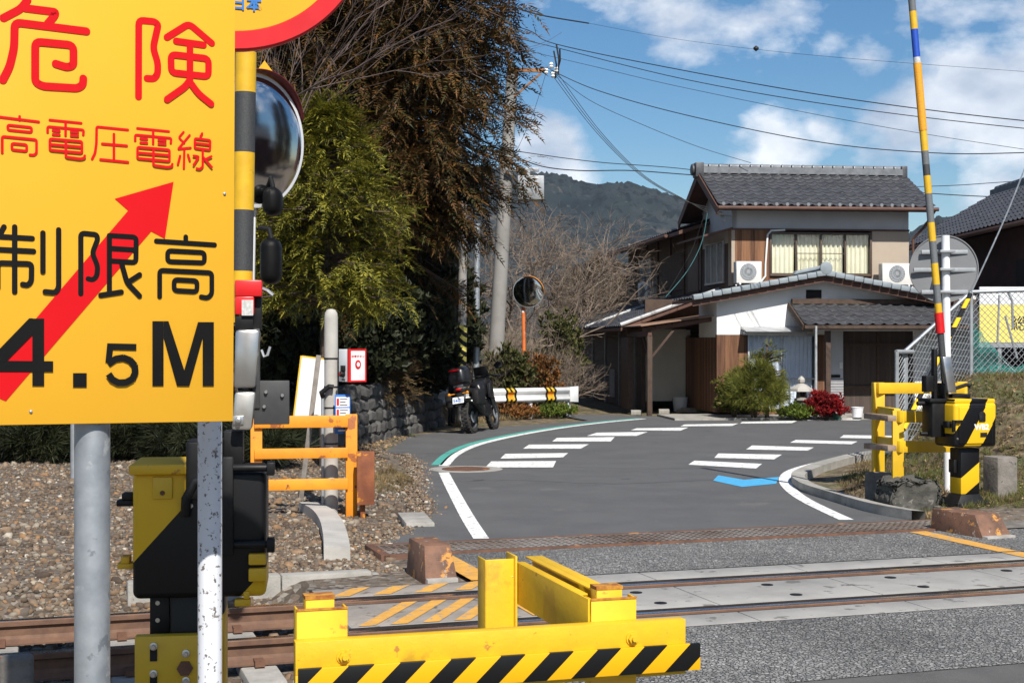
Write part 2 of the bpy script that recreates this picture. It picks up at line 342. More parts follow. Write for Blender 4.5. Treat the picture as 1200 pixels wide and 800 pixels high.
def ground_mat():
    m, nt, N, L, b = node_mat('ground_cover'); b.inputs['Roughness'].default_value = .95
    tc = N.new('ShaderNodeTexCoord')
    def noise(s, d=6):
        n = N.new('ShaderNodeTexNoise'); n.inputs['Scale'].default_value = s; n.inputs['Detail'].default_value = d; n.inputs['Roughness'].default_value = .65; L.new(tc.outputs['Object'], n.inputs[0]); return n.outputs[0]
    vo = N.new('ShaderNodeTexVoronoi'); vo.inputs['Scale'].default_value = 22; L.new(tc.outputs['Object'], vo.inputs[0])
    sp = N.new('ShaderNodeSeparateColor'); L.new(vo.outputs['Color'], sp.inputs[0])
    r = N.new('ShaderNodeValToRGB'); e = r.color_ramp.elements; e[0].color = (.05, .038, .03, 1); e[1].color = (.25, .22, .18, 1)
    for p, c in ((.3, (.11, .085, .06)), (.6, (.15, .11, .08)), (.8, (.13, .115, .10))): q = e.new(p); q.color = (*c, 1)
    L.new(sp.outputs[0], r.inputs[0])
    # earth, dry grass and leaves where a vertex value says so
    at = N.new('ShaderNodeAttribute'); at.attribute_name = 'earth'
    g = N.new('ShaderNodeValToRGB'); e = g.color_ramp.elements; e[0].position = .36; e[0].color = (.055, .04, .025, 1); e[1].position = .66; e[1].color = (.25, .19, .11, 1)
    q = e.new(.5); q.color = (.13, .095, .055, 1)
    L.new(noise(5), g.inputs[0])
    gg = N.new('ShaderNodeMix'); gg.data_type = 'RGBA'; gg.inputs[7].default_value = (.075, .10, .03, 1); L.new(g.outputs[0], gg.inputs[6])
    mr = N.new('ShaderNodeMapRange'); mr.inputs[1].default_value = .5; mr.inputs[2].default_value = .62; L.new(noise(1.1), mr.inputs[0])
    ml = N.new('ShaderNodeMath'); ml.operation = 'MULTIPLY'; ml.inputs[1].default_value = .7; L.new(mr.outputs[0], ml.inputs[0]); L.new(ml.outputs[0], gg.inputs[0])
    x = N.new('ShaderNodeMix'); x.data_type = 'RGBA'; L.new(at.outputs['Fac'], x.inputs[0]); L.new(r.outputs[0], x.inputs[6]); L.new(gg.outputs[2], x.inputs[7])
    L.new(x.outputs[2], b.inputs['Base Color'])
    bp = N.new('ShaderNodeBump'); bp.inputs['Strength'].default_value = .7; bp.inputs['Distance'].default_value = .03; L.new(noise(30, 4), bp.inputs['Height']); L.new(bp.outputs[0], b.inputs['Normal'])
    return m
def axis(lo, hi, st, far):
    a = list(np.arange(lo, hi, st)); k = st
    while a[-1] < far: k *= 1.35; a.append(a[-1] + k)
    k = st
    while a[0] > -far: k *= 1.35; a.insert(0, a[0] - k)
    return np.array(a)
ax_, ay_ = axis(-14, 14, .16, 3200), axis(-6, 46, .16, 3200)
X, Y = np.meshgrid(ax_, ay_); Z = gz(X, Y)
vs = np.stack([X, Y, Z], -1).reshape(-1, 3); nx = len(ax_); I = (np.arange(len(ay_) - 1)[:, None] * nx + np.arange(nx - 1)[None]).ravel()
ground = npmesh('ground', vs, np.stack([I, I + 1, I + nx + 1, I + nx], 1), ground_mat()); tag(ground, kind='structure')
sS, dD = SD(vs[:, 0], vs[:, 1])
earth = np.maximum.reduce([sm(3.6, 4.0, vs[:, 0]) * sm(12.2, 13.0, dD), sm(23.0, 24.5, vs[:, 1]), sm(20.5, 22.5, vs[:, 1]) * sm(-2.2, -2.6, vs[:, 0])])
dry = np.exp(-(((vs[:, 0] + 1.55) / .55) ** 2 + ((vs[:, 1] - 18.9) / 1.7) ** 2))
earth = np.clip(np.maximum(earth, dry * 1.2), 0, 1)
at = ground.data.attributes.new('earth', 'FLOAT', 'POINT'); at.data.foreach_set('value', earth.astype(np.float32))

def sheet(name, pts, z, mat, kind='structure', parent=None):
    """a flat sheet from an outline"""
    mb = MB(); me = bpy.data.meshes.new(name); bm = bmesh.new()
    f = bm.faces.new([bm.verts.new((p[0], p[1], z)) for p in pts])
    if f.normal.z < 0 or f.calc_area() and False: f.normal_flip()
    bm.normal_update()
    if f.normal.z < 0: f.normal_flip()
    bmesh.ops.triangulate(bm, faces=bm.faces); bm.to_mesh(me); bm.free(); me.materials.append(mat)
    o = bpy.data.objects.new(name, me); COL.objects.link(o)
    if kind: o['kind'] = kind
    return o
def smooth_path(pts, n=8):
    pts = [V(p) for p in pts]; q = []
    for i in range(len(pts) - 1):
        a, b, c, d = pts[max(i - 1, 0)], pts[i], pts[i + 1], pts[min(i + 2, len(pts) - 1)]
        for k in range(n):
            t = k / n; q.append(.5 * ((2 * b) + (c - a) * t + (2 * a - 5 * b + 4 * c - d) * t * t + (3 * b - a - 3 * c + d) * t ** 3))
    return q + [pts[-1]]
def ribbon_pts(path, w):
    L, Rr = [], []
    for i, p in enumerate(path):
        d = path[min(i + 1, len(path) - 1)] - path[max(i - 1, 0)]; d.z = 0; d.normalize(); n = V((-d.y, d.x, 0)); ww = w(i / (len(path) - 1)) if callable(w) else w
        L.append(p + n * ww / 2); Rr.append(p - n * ww / 2)
    return L, Rr
def ribbon(name, path, w, z, mat):
    L, Rr = ribbon_pts(path, w); mb = MB(); mb.grid([[(p.x, p.y, z) for p in L], [(p.x, p.y, z) for p in Rr]])
    o = mb.build(name, mat); o['kind'] = 'structure'; return o

# asphalt road: from the drain, round to the right in front of the house
left_edge = [TR(2.75, 12.3), G(499, 600), G(489, 572), G(491, 550), G(474, 533), G(440, 531), G(438, 522), G(470, 512), G(540, 504), G(610, 498.5), G(690, 492.5), V((1.0, 35.2, 0))]
right_edge = [TR(8.25, 12.3), V((3.76, 15.0, 0)), V((3.6, 16.0, 0)), V((3.47, 17.2, 0)), V((3.6, 18.4, 0)), V((4.05, 19.6, 0)), V((4.6, 20.7, 0)), V((5.4, 22.0, 0)), V((7, 23.8, 0)), V((10, 26.0, 0)), V((26, 31, 0))]
right_s = smooth_path(right_edge, 6)
far_edge = [V((1.0, 35.2, 0)), V((2.6, 34.9, 0)), V((4.2, 33.6, 0)), V((11, 34.6, 0)), V((26, 38, 0))]
left_edge = smooth_path(left_edge[:-1], 5)
road = sheet('road', left_edge + far_edge + right_s[::-1], 0.0, m_tar)
m_tar_c = stone_mat('coarse_asphalt', [(.12, .12, .12), (.20, .198, .193), (.30, .295, .285), (.17, .169, .166), (.39, .38, .365)], 44, .93, 1., (.05, .05, .05))
m_tar_n = M('older_asphalt', (.11, .108, .104), (.08, .079, .077), 2, .9, bump=.4, bsc=200, spots=((.14, .135, .13), .62, 60))
S0, S1 = 1.8, 9.5
cr = MB(); cr.grid([[TR(3.05, 10.27, 0), TR(S1, 10.27, 0)], [TR(2.95, 11.63, 0), TR(S1, 11.63, 0)]])
tag(cr.build('crossing_pavement_far_strip', m_tar_c), kind='structure')
cr = MB(); cr.grid([[TR(1.6, 6.7, 0), TR(S1 + 2, 6.7, 0)], [TR(1.8, 8.2, 0), TR(S1 + 2, 8.2, 0)]])
tag(cr.build('crossing_pavement', m_tar_c), kind='structure')
ap = MB(); ap.grid([[TR(-.2, -4, -.004), TR(9, -4, -.004)], [TR(1.2, 6.72, -.004), TR(11.5, 6.72, -.004)]])
tag(ap.build('near_road', m_tar_n), kind='structure')
# concrete panels between and beside the rails, with flangeways
m_panel = M('crossing_panel_concrete', (.33, .32, .30), (.25, .243, .23), 2.2, .85, bump=.15, bsc=120, spots=[((.14, .135, .125), .60, 5), ((.33, .32, .305), .64, 22), ((.12, .10, .085), .66, 1.3)])
pn = MB()
for (d0, d1) in ((8.235, 8.56), (8.83, 9.58), (9.90, 10.245)):
    for k in range(6):
        a = S0 + 1.283 * k + .004; pn.mi = 1 if k == 0 else 0; pn.box(a, a + 1.275, d0, d1, -.16, .0)
vs_ = [TR(*p) for p in pn.v]; pn.v = [tuple(p) for p in vs_]
m_panel_w = M('worn_brown_panel', (.30, .265, .23), (.21, .185, .16), 4, .85, bump=.2, bsc=70, spots=[((.13, .11, .09), .60, 7), ((.38, .35, .32), .66, 12)])
panels = pn.build('crossing_panels', [m_panel, m_panel_w], bev=.006); tag(panels, kind='structure')
fr = MB()
for d in (8.215, 8.575, 8.815, 9.595, 9.885, 10.258): fr.beam(TR(S0 - .01, d, -.06), TR(S1, d, -.06), .022, .115)
for d in (8.70, 9.745): fr.beam(TR(S0 - .01, d - .07, -.13), TR(S1, d - .07, -.13), .10, .10); fr.beam(TR(S0 - .01, d + .08, -.12), TR(S1, d + .08, -.12), .09, .10)
tag(fr.build('panel_edge_steel', M('dark_edge_steel', (.045, .032, .027), (.022, .018, .017), 6, .6, .3)), kind='structure')
hl = MB()
for k in range(6):
    for dd in (9.0, 9.43): hl.lathe([(.045, 0), (.045, .003)], 12, TR(S0 + 2.2 + k * 1.05, dd, .001))
tag(hl.build('panel_lifting_sockets', m_blk_matt), kind='structure')
# painted hatching and edge lines of the crossing
m_oline = M('orange_road_paint', (.66, .34, .06), (.52, .27, .055), 9, .8, spots=[((.30, .26, .21), .585, 14)])
hb = MB()
for k in range(7):
    a = S0 + .05 + .21 * k
    hb.grid([[TR(a, 8.84, .004), TR(a + .11, 8.84, .004)], [TR(a + .46, 9.57, .004), TR(a + .57, 9.57, .004)]]) if a + .57 < 3.1 else None
for k in range(4):
    a = S0 + .08 + .30 * k
    hb.grid([[TR(a, 9.91, .004), TR(a + .13, 9.91, .004)], [TR(a + .22, 10.23, .004), TR(a + .35, 10.23, .004)]])
tag(hb.build('hatched_marking', m_oline), kind='structure')
for (s0, s1) in ((3.02, 3.22), (7.72, 7.9)):
    ol = MB()
    for (a, b) in ((8.84, 9.57), (9.91, 10.24), (10.28, 11.6)) if s0 < 5 else ((10.28, 11.62), (9.91, 10.24)):
        ol.grid([[TR(s0, a, .0045), TR(s1, a, .0045)], [TR(s0, b, .0045), TR(s1, b, .0045)]])
    tag(ol.build('edge_line_marking', m_oline), kind='structure')
# white lines
m_line = M('road_paint_white', (.80, .80, .78), (.66, .66, .64), 7, .7, spots=[((.22, .22, .22), .585, 15), ((.12, .12, .12), .64, 42), ((.10, .10, .10), .66, 5)])
lp = smooth_path([G(564, 631), G(548, 606), G(531, 575), G(520, 553.5)], 6); ribbon('edge_line_marking', lp, .145, .004, m_line)
wp = smooth_path([G(520, 546), G(533, 533), G(555, 522.5), G(585, 514.5), G(625, 506.5), G(670, 499.5), G(715, 494.2), G(755, 490.6)], 6)
ribbon('edge_line_marking', wp, .15, .004, m_line)
gp = [p + V((-.115, .16, 0)) for p in wp]; ribbon('green_edge_marking', gp, .16, .004, m_green)
rp = smooth_path([G(992, 609), G(968, 598), G(944, 586), G(927, 574), G(919.5, 563), G(925, 553.5), G(945, 546), G(980, 538), G(1020, 531)], 6)
ribbon('edge_line_marking', rp, .15, .004, m_line)
ribbon('green_edge_marking', [p + V((.17, -.09, 0)) for p in rp[30:]], .15, .004, m_green)
def zq(*q): return [G(480 + x * .4667, 460 + y * .4667, .004) for x, y in q]
dash = [((205, 172), (368, 171), (360, 187), (190, 187)), ((240, 153), (398, 151), (385, 162), (228, 165)), ((300, 130), (450, 129), (430, 140), (285, 140)), ((370, 113), (515, 111), (505, 122), (358, 122)),
        ((470, 100), (598, 98), (570, 108), (445, 108)), ((570, 89), (700, 87), (680, 95), (555, 94)), ((690, 79.5), (825, 77), (810, 83), (680, 84)), ((835, 73), (975, 70), (960, 76), (830, 77)),
        ((990, 66.5), (1140, 64.5), (1130, 68.5), (985, 69.5)),
        ((715, 170), (885, 178), (870, 190), (700, 180)), ((775, 152), (935, 155), (915, 167), (765, 163)), ((860, 132), (1015, 137), (1000, 145), (845, 142)), ((970, 118), (1125, 122), (1110, 129), (955, 125)), ((1090, 106), (1240, 108), (1230, 116), (1080, 113))]
for q in dash:
    d = MB(); d.add(zq(*q), [(0, 1, 2, 3)]); tag(d.build('dash_marking', m_line), kind='structure')
m_blue = M('blue_road_paint', (.07, .38, .66), (.06, .33, .58), 9, .7, spots=((.15, .24, .32), .64, 30))
d = MB(); d.add(zq((775, 207), (840, 218), (928, 211), (920, 228), (835, 236), (762, 220)), [(0, 1, 4, 5), (1, 2, 3, 4)]); tag(d.build('blue_arrow_marking', m_blue), kind='structure')
# thin dark wavy lines across the road
m_dark_line = M('dark_line_tone', (.030, .030, .031), (.055, .055, .055), 8, .8)
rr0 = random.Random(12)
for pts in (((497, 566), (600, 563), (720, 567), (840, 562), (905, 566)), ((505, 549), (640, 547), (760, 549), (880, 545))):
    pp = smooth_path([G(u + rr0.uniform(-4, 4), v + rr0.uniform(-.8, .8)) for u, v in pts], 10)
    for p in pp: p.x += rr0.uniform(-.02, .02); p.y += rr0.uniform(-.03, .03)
    ribbon('dark_road_line', pp, .013, .003, m_dark_line)
# worn patch round the manhole
mh = thing('manhole_cover', 'round rusty manhole cover in a pale ring at the left road edge', 'manhole cover', G(546, 549.5, .002))
q = MB(); q.lathe([(.52, 0), (.52, .003)], 36, (0, 0, 0)); q.build('ring', m_conc, mh)
q = MB(); q.lathe([(.34, .004), (.34, .010), (.30, .012)], 32, (0, 0, 0)); q.build('lid', m_rust, mh)
# grey concrete kerb at the right corner
kb = MB(); kp = [V((p.x, p.y, 0)) for p in right_s[1:44]]; L_, R_e = ribbon_pts(kp, .17)
off = [(p - l).normalized() * .0 for p, l in zip(kp, L_)]
prof = []
for l, r in zip(L_, R_e):
    o = (r - l); prof.append([r + V((0, 0, -.25)), r + V((0, 0, .085)), l + V((0, 0, .10)), l + V((0, 0, -.08))])
shift = [(r - l).normalized() * .10 for l, r in zip(L_, R_e)]
kb.grid([[tuple(p[k] + s for p, s in zip(prof, shift)) for k in range(4)] and [tuple(p[k] + s) for p, s in zip(prof, shift)] for k in range(4)])
tag(kb.build('kerb', m_conc, smooth=40), kind='structure')

# ------------------------------------------------------------------ rails, sleepers, drain
def rail(name, d, label):
    t = thing(name, label, 'rail', TR(0, d), R_(18), 'rails of the railway')
    w = [(-.0635, -.153), (.0635, -.153), (.0635, -.142), (.018, -.120), (.009, -.10), (.009, -.045), (.033, -.034), (.033, -.006), (.028, 0), (-.028, 0), (-.033, -.006), (-.033, -.034), (-.009, -.045), (-.009, -.10), (-.018, -.120), (-.0635, -.142)]
    mb = MB(); rows = [[(x, y, z) for (y, z) in w + [w[0]]] for x in np.linspace(-22, 26, 25)]; mb.grid(rows); mb.build('rail_profile', m_rail, t)
    hd = MB(); hd.box(-22, 26, -.027, .027, -.002, .0025); hd.build('running_surface', m_railtop, t)
    cl = None
    for k in range(9):
        if cl is None: fb = MB(); fb.box(-.03, .03, -.12, .12, -.150, -.115); cl = c_ = fb.build('rail_clip', m_rust, t)
        else: c_ = cl.copy(); COL.objects.link(c_)
        c_.location = (-4.8 + .75 * k, 0, 0)
    return t
rail('rail', 9.745, 'farther steel rail of the track, running under the far edge of the gravel bank')
rail('rail', 8.695, 'nearer steel rail of the track, closest to the yellow guard in front')
sl = MB(); sl.box(-1.0, 1.0, -.11, .11, -.14, 0)
proto = None
for k in range(11):
    s = 1.2 - .75 * k
    if proto is None: proto = sl.build('sleeper', m_conc, bev=.012); o = proto
    else: o = proto.copy(); COL.objects.link(o)
    o.location = TR(s, 9.22, -.16); o.rotation_euler = (0, 0, R_(108))
    tag(o, 'pale concrete sleeper lying in the ballast under the two rails', 'sleeper', 'concrete sleepers in the ballast')
gr = thing('drain_grating', 'rusty steel drain grating lying across the whole road beyond the rails', 'drain grating', TR(2.66, 12.0), R_(18))
q = MB(); q.box(0, 5.9, -.33, -.27, -.30, .012); q.box(0, 5.9, .27, .33, -.30, .012); q.box(-.02, .06, -.33, .33, -.30, .014); q.build('frame', m_rust, gr, bev=.004)
m_grate = M('worn_grating_steel', (.13, .085, .06), (.30, .275, .25), 1.0, .6, .35)
bars = MB()
for k in range(7): y = -.26 + .0867 * k; bars.box(.06, 5.9, y - .010, y + .010, .005, .010)
for k in range(83): x = .08 + .07 * k; bars.box(x - .012, x + .012, -.27, .27, .0045, .0095)
bars.build('bars', m_grate, gr)
q = MB(); q.box(0, 5.9, -.27, .27, -.34, -.30); q.build('channel_floor', m_blk_matt, gr)
tag(sheet('drain_apron', [TR(8.45, 11.5), TR(10.5, 11.5), TR(10.5, 12.35), TR(8.45, 12.35)], .012, m_conc_d), kind='structure')

# ------------------------------------------------------------------ loose stones
def icosa(k):
    bm = bmesh.new(); bmesh.ops.create_icosphere(bm, subdivisions=1, radius=1); r = np.random.default_rng(k)
    v = np.array([p.co[:] for p in bm.verts]); v *= (r.uniform(.72, 1.15, (len(v), 1))) * np.array([1, .8, .62]); f = np.array([[q.index for q in p.verts] for p in bm.faces]); bm.free(); return v, f
def stones(name, pts, sizes, mat, label=None):
    V_, F_, o = [], [], 0; n = len(pts); which = RNG.integers(0, 5, n)
    for k in range(5):
        idx = which == k; tv, tf = icosa(k)
        d = RNG.normal(size=(idx.sum(), 3)); d[:, 2] *= .35
        v, f = scatter(tv, tf, pts[idx], d, sizes[idx], RNG.uniform(0, .6, idx.sum())); V_.append(v); F_.append(f + o); o += len(v)
    ob = npmesh(name, np.concatenate(V_), np.concatenate(F_), mat); tag(ob, label, None, None, 'stuff'); return ob
m_stone = M('ballast_stone', (.36, .28, .21), (.20, .14, .10), 3.0, .9, island=(.30, .275, .25), bump=.3, bsc=60)
def stone_mat2():
    m, nt, N, L, b = node_mat('loose_stone'); b.inputs['Roughness'].default_value = .92
    gi = N.new('ShaderNodeNewGeometry'); r = N.new('ShaderNodeValToRGB'); e = r.color_ramp.elements
    e[0].color = (.05, .036, .026, 1); e[1].color = (.46, .42, .36, 1)
    for p, c in ((.2, (.125, .085, .053)), (.4, (.185, .13, .085)), (.55, (.095, .078, .062)), (.68, (.25, .14, .065)), (.8, (.20, .17, .135)), (.95, (.28, .235, .175))): q = e.new(p); q.color = (*c, 1)
    L.new(gi.outputs['Random Per Island'], r.inputs[0]); tc = N.new('ShaderNodeTexCoord'); n = N.new('ShaderNodeTexNoise'); n.inputs['Scale'].default_value = 25; n.inputs['Detail'].default_value = 4
    L.new(tc.outputs['Object'], n.inputs[0]); mr = N.new('ShaderNodeMapRange'); mr.inputs[1].default_value = .3; mr.inputs[2].default_value = .7; mr.inputs[3].default_value = .75; mr.inputs[4].default_value = 1.2; L.new(n.outputs[0], mr.inputs[0])
    vm = N.new('ShaderNodeVectorMath'); vm.operation = 'SCALE'; L.new(r.outputs[0], vm.inputs[0]); L.new(mr.outputs[0], vm.inputs['Scale']); L.new(vm.outputs[0], b.inputs['Base Color']); return m
m_loose = stone_mat2()
def region(n, x0, x1, y0, y1, keep):
    p = np.stack([RNG.uniform(x0, x1, n), RNG.uniform(y0, y1, n)], 1); s, d = SD(p[:, 0], p[:, 1]); p = p[keep(p[:, 0], p[:, 1], s, d)]
    return np.concatenate([p, gz(p[:, 0], p[:, 1])[:, None]], 1)
# gravel bank to the left of the road
bank = region(42000, -9.5, -.5, 10.4, 24, lambda x, y, s, d: (d > 11.1) & (x > -.37 * y - .6) & (x < np.interp(y, [11.8, 13, 15, 18, 24], [-1.05, -.85, -.98, -1.3, -2.3])) & (RNG.uniform(size=len(x)) < np.clip(1.7 - y / 17, .12, 1)))
stones('gravel_stones', bank + [0, 0, .004], RNG.lognormal(-3.95, .50, len(bank)).clip(.009, .075), m_loose, 'brown and grey gravel covering the bank behind the railway')
bal = region(15000, -6.5, 2.5, 6.3, 11.6, lambda x, y, s, d: (s < 1.75) & (d > 7.1) & (d < 11.3) & (abs(d - 9.745) > .09) & (abs(d - 8.695) > .09) & (s > -4.5))
bal = bal[(np.abs(((SD(bal[:, 0], bal[:, 1])[0] - 1.2) / .75 + 500.5) % 1 - .5) > .17) | (np.abs(SD(bal[:, 0], bal[:, 1])[1] - 9.22) > 1.0)]
stones('ballast_stones', bal + [0, 0, .0], RNG.lognormal(-3.4, .3, len(bal)).clip(.018, .07), m_loose, 'broken stone ballast between and beside the rails')
edge = region(9000, -3.5, 1.5, 10.2, 13.8, lambda x, y, s, d: (d > 10.55) & (s < 2.7) & ((s < 1.7) | (d > 11.0)))
stones('kerbside_grit', edge, RNG.lognormal(-4.1, .4, len(edge)).clip(.008, .04), m_loose, 'small grey grit round the end of the drain')

le = []
for i in range(len(left_edge) - 1):
    a, b = left_edge[i], left_edge[i + 1]; d = b - a; L = d.length
    if L < 1e-6 or a.y > 27: continue
    d /= L
    for k in range(int(L * 230)): o = RNG.normal() * .085 + .03; p = a + d * RNG.uniform(0, L) + V((-d.y, d.x, 0)) * o; le.append((p.x, p.y, .003 if o < 0.02 else max(float(gz(p.x, p.y)), -.012)))
le = np.array(le); stones('road_edge_grit', le, RNG.lognormal(-4.35, .45, len(le)).clip(.006, .035), m_loose, 'grit and small stones along the left road edge')
# ------------------------------------------------------------------ hills
def hills():
    y = np.linspace(520, 1500, 210); u = np.linspace(-300, 1700, 330)
    U, Yv = np.meshgrid(u, y); Xv = (U - 600) / F * 900 * (.55 + .45 * Yv / 900)
    prof = np.interp((Xv / Yv) * F + 600, [-300, 300, 560, 620, 655, 690, 715, 745, 775, 800, 860, 960, 1060, 1100, 1150, 1300, 1700], [150, 150, 185, 196, 200, 211, 206, 207, 214, 222, 250, 268, 262, 238, 244, 262, 270])
    top = (400 - prof) / F * 945
    k = sm(520, 1000, Yv) * (1 - .15 * sm(1000, 1500, Yv)); r = np.random.default_rng(5)
    def fbm(x, yv):
        n = 0
        for a, f in ((1, .006), (.6, .013), (.35, .027), (.2, .06)):
            p = r.uniform(0, 9, 4); n = n + a * (np.sin(x * f + p[0] + 1.4 * np.sin(yv * f * .8 + p[1])) * np.cos(yv * f * 1.1 + p[2] + 1.2 * np.sin(x * f * .7 + p[3])))
        return n
    Zv = top * k * (1 + .05 * fbm(Xv, Yv)) + 14 * fbm(Xv, Yv) * k * (1 - sm(850, 1000, Yv)) + r.uniform(-1, 1, U.shape) * 3.4 * k - 2
    vs = np.stack([Xv, Yv, Zv], -1).reshape(-1, 3); n = len(u); I = (np.arange(len(y) - 1)[:, None] * n + np.arange(n - 1)[None]).ravel()
    m = M('wooded_hillside', (.007, .016, .020), (.026, .032, .033), .012, .95, bump=1., bsc=.2, spots=[((.004, .010, .014), .53, .035), ((.055, .048, .045), .60, .03), ((.003, .008, .010), .56, .14), ((.045, .05, .045), .64, .22)], det=9)
    o = npmesh('hills', vs, np.stack([I, I + 1, I + n + 1, I + n], 1), m); tag(o, kind='structure')
hills()
# ------------------------------------------------------------------ lettering helpers
def text_mesh(body, size, mat, frame_o, frame_x, frame_y, name, parent, depth=.001, off=0., bold=0., sx=1., label=None):
    cu = bpy.data.curves.new('t', 'FONT'); cu.body = body; cu.size = size; cu.align_x = 'CENTER'; cu.align_y = 'CENTER'; cu.extrude = depth / 2; cu.offset = bold; cu.resolution_u = 3
    o = bpy.data.objects.new('t', cu); COL.objects.link(o); bpy.context.view_layer.update()
    me = bpy.data.meshes.new_from_object(o.evaluated_get(bpy.context.evaluated_depsgraph_get())); bpy.data.objects.remove(o); bpy.data.curves.remove(cu)
    fx, fy = V(frame_x).normalized(), V(frame_y).normalized(); fz = fx.cross(fy)
    for v in me.vertices: c = v.co.copy(); v.co = V(frame_o) + fx * c.x * sx + fy * c.y + fz * (c.z + off)
    me.materials.clear(); me.materials.append(mat); me.name = name
    ob = bpy.data.objects.new(name, me); COL.objects.link(ob); ob.parent = parent
    if label: ob['label'] = label
    return ob
def rounded(pts, closed=False, r=.35):
    n = len(pts); out = []
    for i in range(n):
        if not closed and i in (0, n - 1): out.append(V((*pts[i], 0))); continue
        a, b, c = V((*pts[i - 1], 0)), V((*pts[i], 0)), V((*pts[(i + 1) % n], 0))
        k = min((a - b).length, (c - b).length, r * 2) * .5
        p, q = b + (a - b).normalized() * k, b + (c - b).normalized() * k
        for t in (0, .25, .5, .75, 1): out.append((p * (1 - t) + b * t) * (1 - t) + (b * (1 - t) + q * t) * t)
    if closed: out.append(out[0])
    return out

# ------------------------------------------------------------------ height-limit sign (the board is rolled and turned away to the right)
YAW = R_(32.5); sr = V((math.cos(YAW), math.sin(YAW), 0)); sn = V((math.sin(YAW), -math.cos(YAW), 0)); P0 = P(273.5, 493.5, 3.6)
def on_board(u, v, off=0.):
    d = V(((u - 600) / F, 1, (400 - v) / F)); o = V((0, 0, H)); n0 = P0 + sn * off; t = sn.dot(n0 - o) / sn.dot(d); return o + d * t
def bl(u, v): p = on_board(u, v) - P0; return (p.dot(sr), p.z)             # board-local coordinates
def bp(x, z, off=0.): return P0 + sr * x + UP * z + sn * off
sign = thing('height_limit_sign', 'large yellow height limit sign with red and black characters, a red arrow and 4.5M', 'sign', (P0.x - .3, P0.y - .2, 0))
m_syel = M('sign_yellow', (.70, .37, .028), (.68, .355, .026), 1.5, .42, bump=.012, bsc=300, spots=((.7, .36, .03), .74, 30), spec=.15)
m_sred = M('sign_red', (.58, .008, .012), (.55, .007, .011), 3, .45, spec=.12)
m_sblk = M('sign_black', (.006, .006, .006), (.009, .009, .009), 3, .5, spec=.12)
q = MB(sign); c = [bl(-52, 499), bl(273.5, 493.5), bl(275.8, -3), bl(-62, -90)]
c[2] = (c[2][0], bl(275.8, -3)[1]); top = c[2][1]; c[3] = (c[0][0] - .002, top + .006)
q.prism([bp(x, z) for x, z in c], -sn * .012); q.build('board', m_syel, sign, bev=.002)
def strokes(lst, width, scl, ox, oy, mat, name, parent, off, flat=.0011):
    mb = MB(parent)
    for st in lst:
        closed = st[-1] == 'c'; pts = st[:-1] if closed else st
        loc = [bl(x / scl + ox, y / scl + oy) for x, y in pts]
        pp = rounded(loc, closed, width * .75)
        w = width / 2; n = 14; m = len(pp)
        # a flat raised ribbon with round ends: rings of points in board coordinates
        L_, R2 = [], []
        for i, p in enumerate(pp):
            a, b = pp[max(i - 1, 0)], pp[min(i + 1, m - 1)]
            if closed and i == 0: a = pp[-2]
            if closed and i == m - 1: b = pp[1]
            d = (b - a); d = d.normalized() if d.length > 1e-9 else V((1, 0, 0)); nn = V((-d.y, d.x, 0)) * w; L_.append(p + nn); R2.append(p - nn)
        out = None
        if closed:
            vs = [bp(p.x, p.y, off) for p in L_] + [bp(p.x, p.y, off) for p in R2]
            mb.add(vs, [(i, i + 1, m + i + 1, m + i) for i in range(m - 1)])
        else:
            def cap(c, p):
                v0 = p - c; return [c + V((v0.x * math.cos(t) - v0.y * math.sin(t), v0.x * math.sin(t) + v0.y * math.cos(t), 0)) for t in np.linspace(0, math.pi, 9)[1:-1]]
            e1, e0 = cap(pp[-1], R2[-1]), cap(pp[0], L_[0])
            vs = [bp(p.x, p.y, off) for p in L_] + [bp(p.x, p.y, off) for p in R2]; fs = [(i, i + 1, m + i + 1, m + i) for i in range(m - 1)]
            k = len(vs); vs += [bp(p.x, p.y, off) for p in e1]; fs.append((2 * m - 1, *range(k, k + 7), m - 1))
            k = len(vs); vs += [bp(p.x, p.y, off) for p in e0]; fs.append((0, *range(k, k + 7), m))
            mb.add(vs, fs)
        off += .00035
    return mb.build(name, mat, parent)
k1 = (3.811, 0, 0); k2 = (2.667, 0, 200)
arrow = MB(sign); ar = [(542, 35), (358, 88), (400, 125), (-75, 680), (18, 720), (472, 190), (515, 213)]
arrow.add([bp(*bl(x / 2.667, y / 2.667 + 200), .0012) for x, y in ar], [(0, 1, 2, 5, 6), (2, 3, 4, 5)]); arrow.build('red_arrow', m_sred, sign)
strokes([[(122, 2), (95, 40), (15, 82)], [(112, 38), (248, 55), (243, 72), (212, 108)], [(385, 141), (65, 101), (62, 215), (42, 300), (12, 358)],
         [(248, 286), (300, 302), (327, 292), (327, 203), (156, 187), (156, 368), (190, 386), (345, 395), (369, 380), (371, 352)]], .0185, *k1, m_sred, 'character_danger_first', sign, .0012)
strokes([[(618, 433), (619, 91), (690, 98), (706, 112), (683, 215), (705, 285), (703, 332), (688, 353), (656, 351)], [(745, 168), (843, 107), (945, 194)], [(786, 185), (908, 202)],
         [(762, 244), (930, 263), (930, 343), (764, 325), 'c'], [(847, 197), (847, 372)], [(847, 358), (826, 388), (745, 445)], [(850, 372), (885, 420), (941, 465)]], .0170, *k1, m_sred, 'character_danger_second', sign, .0012)
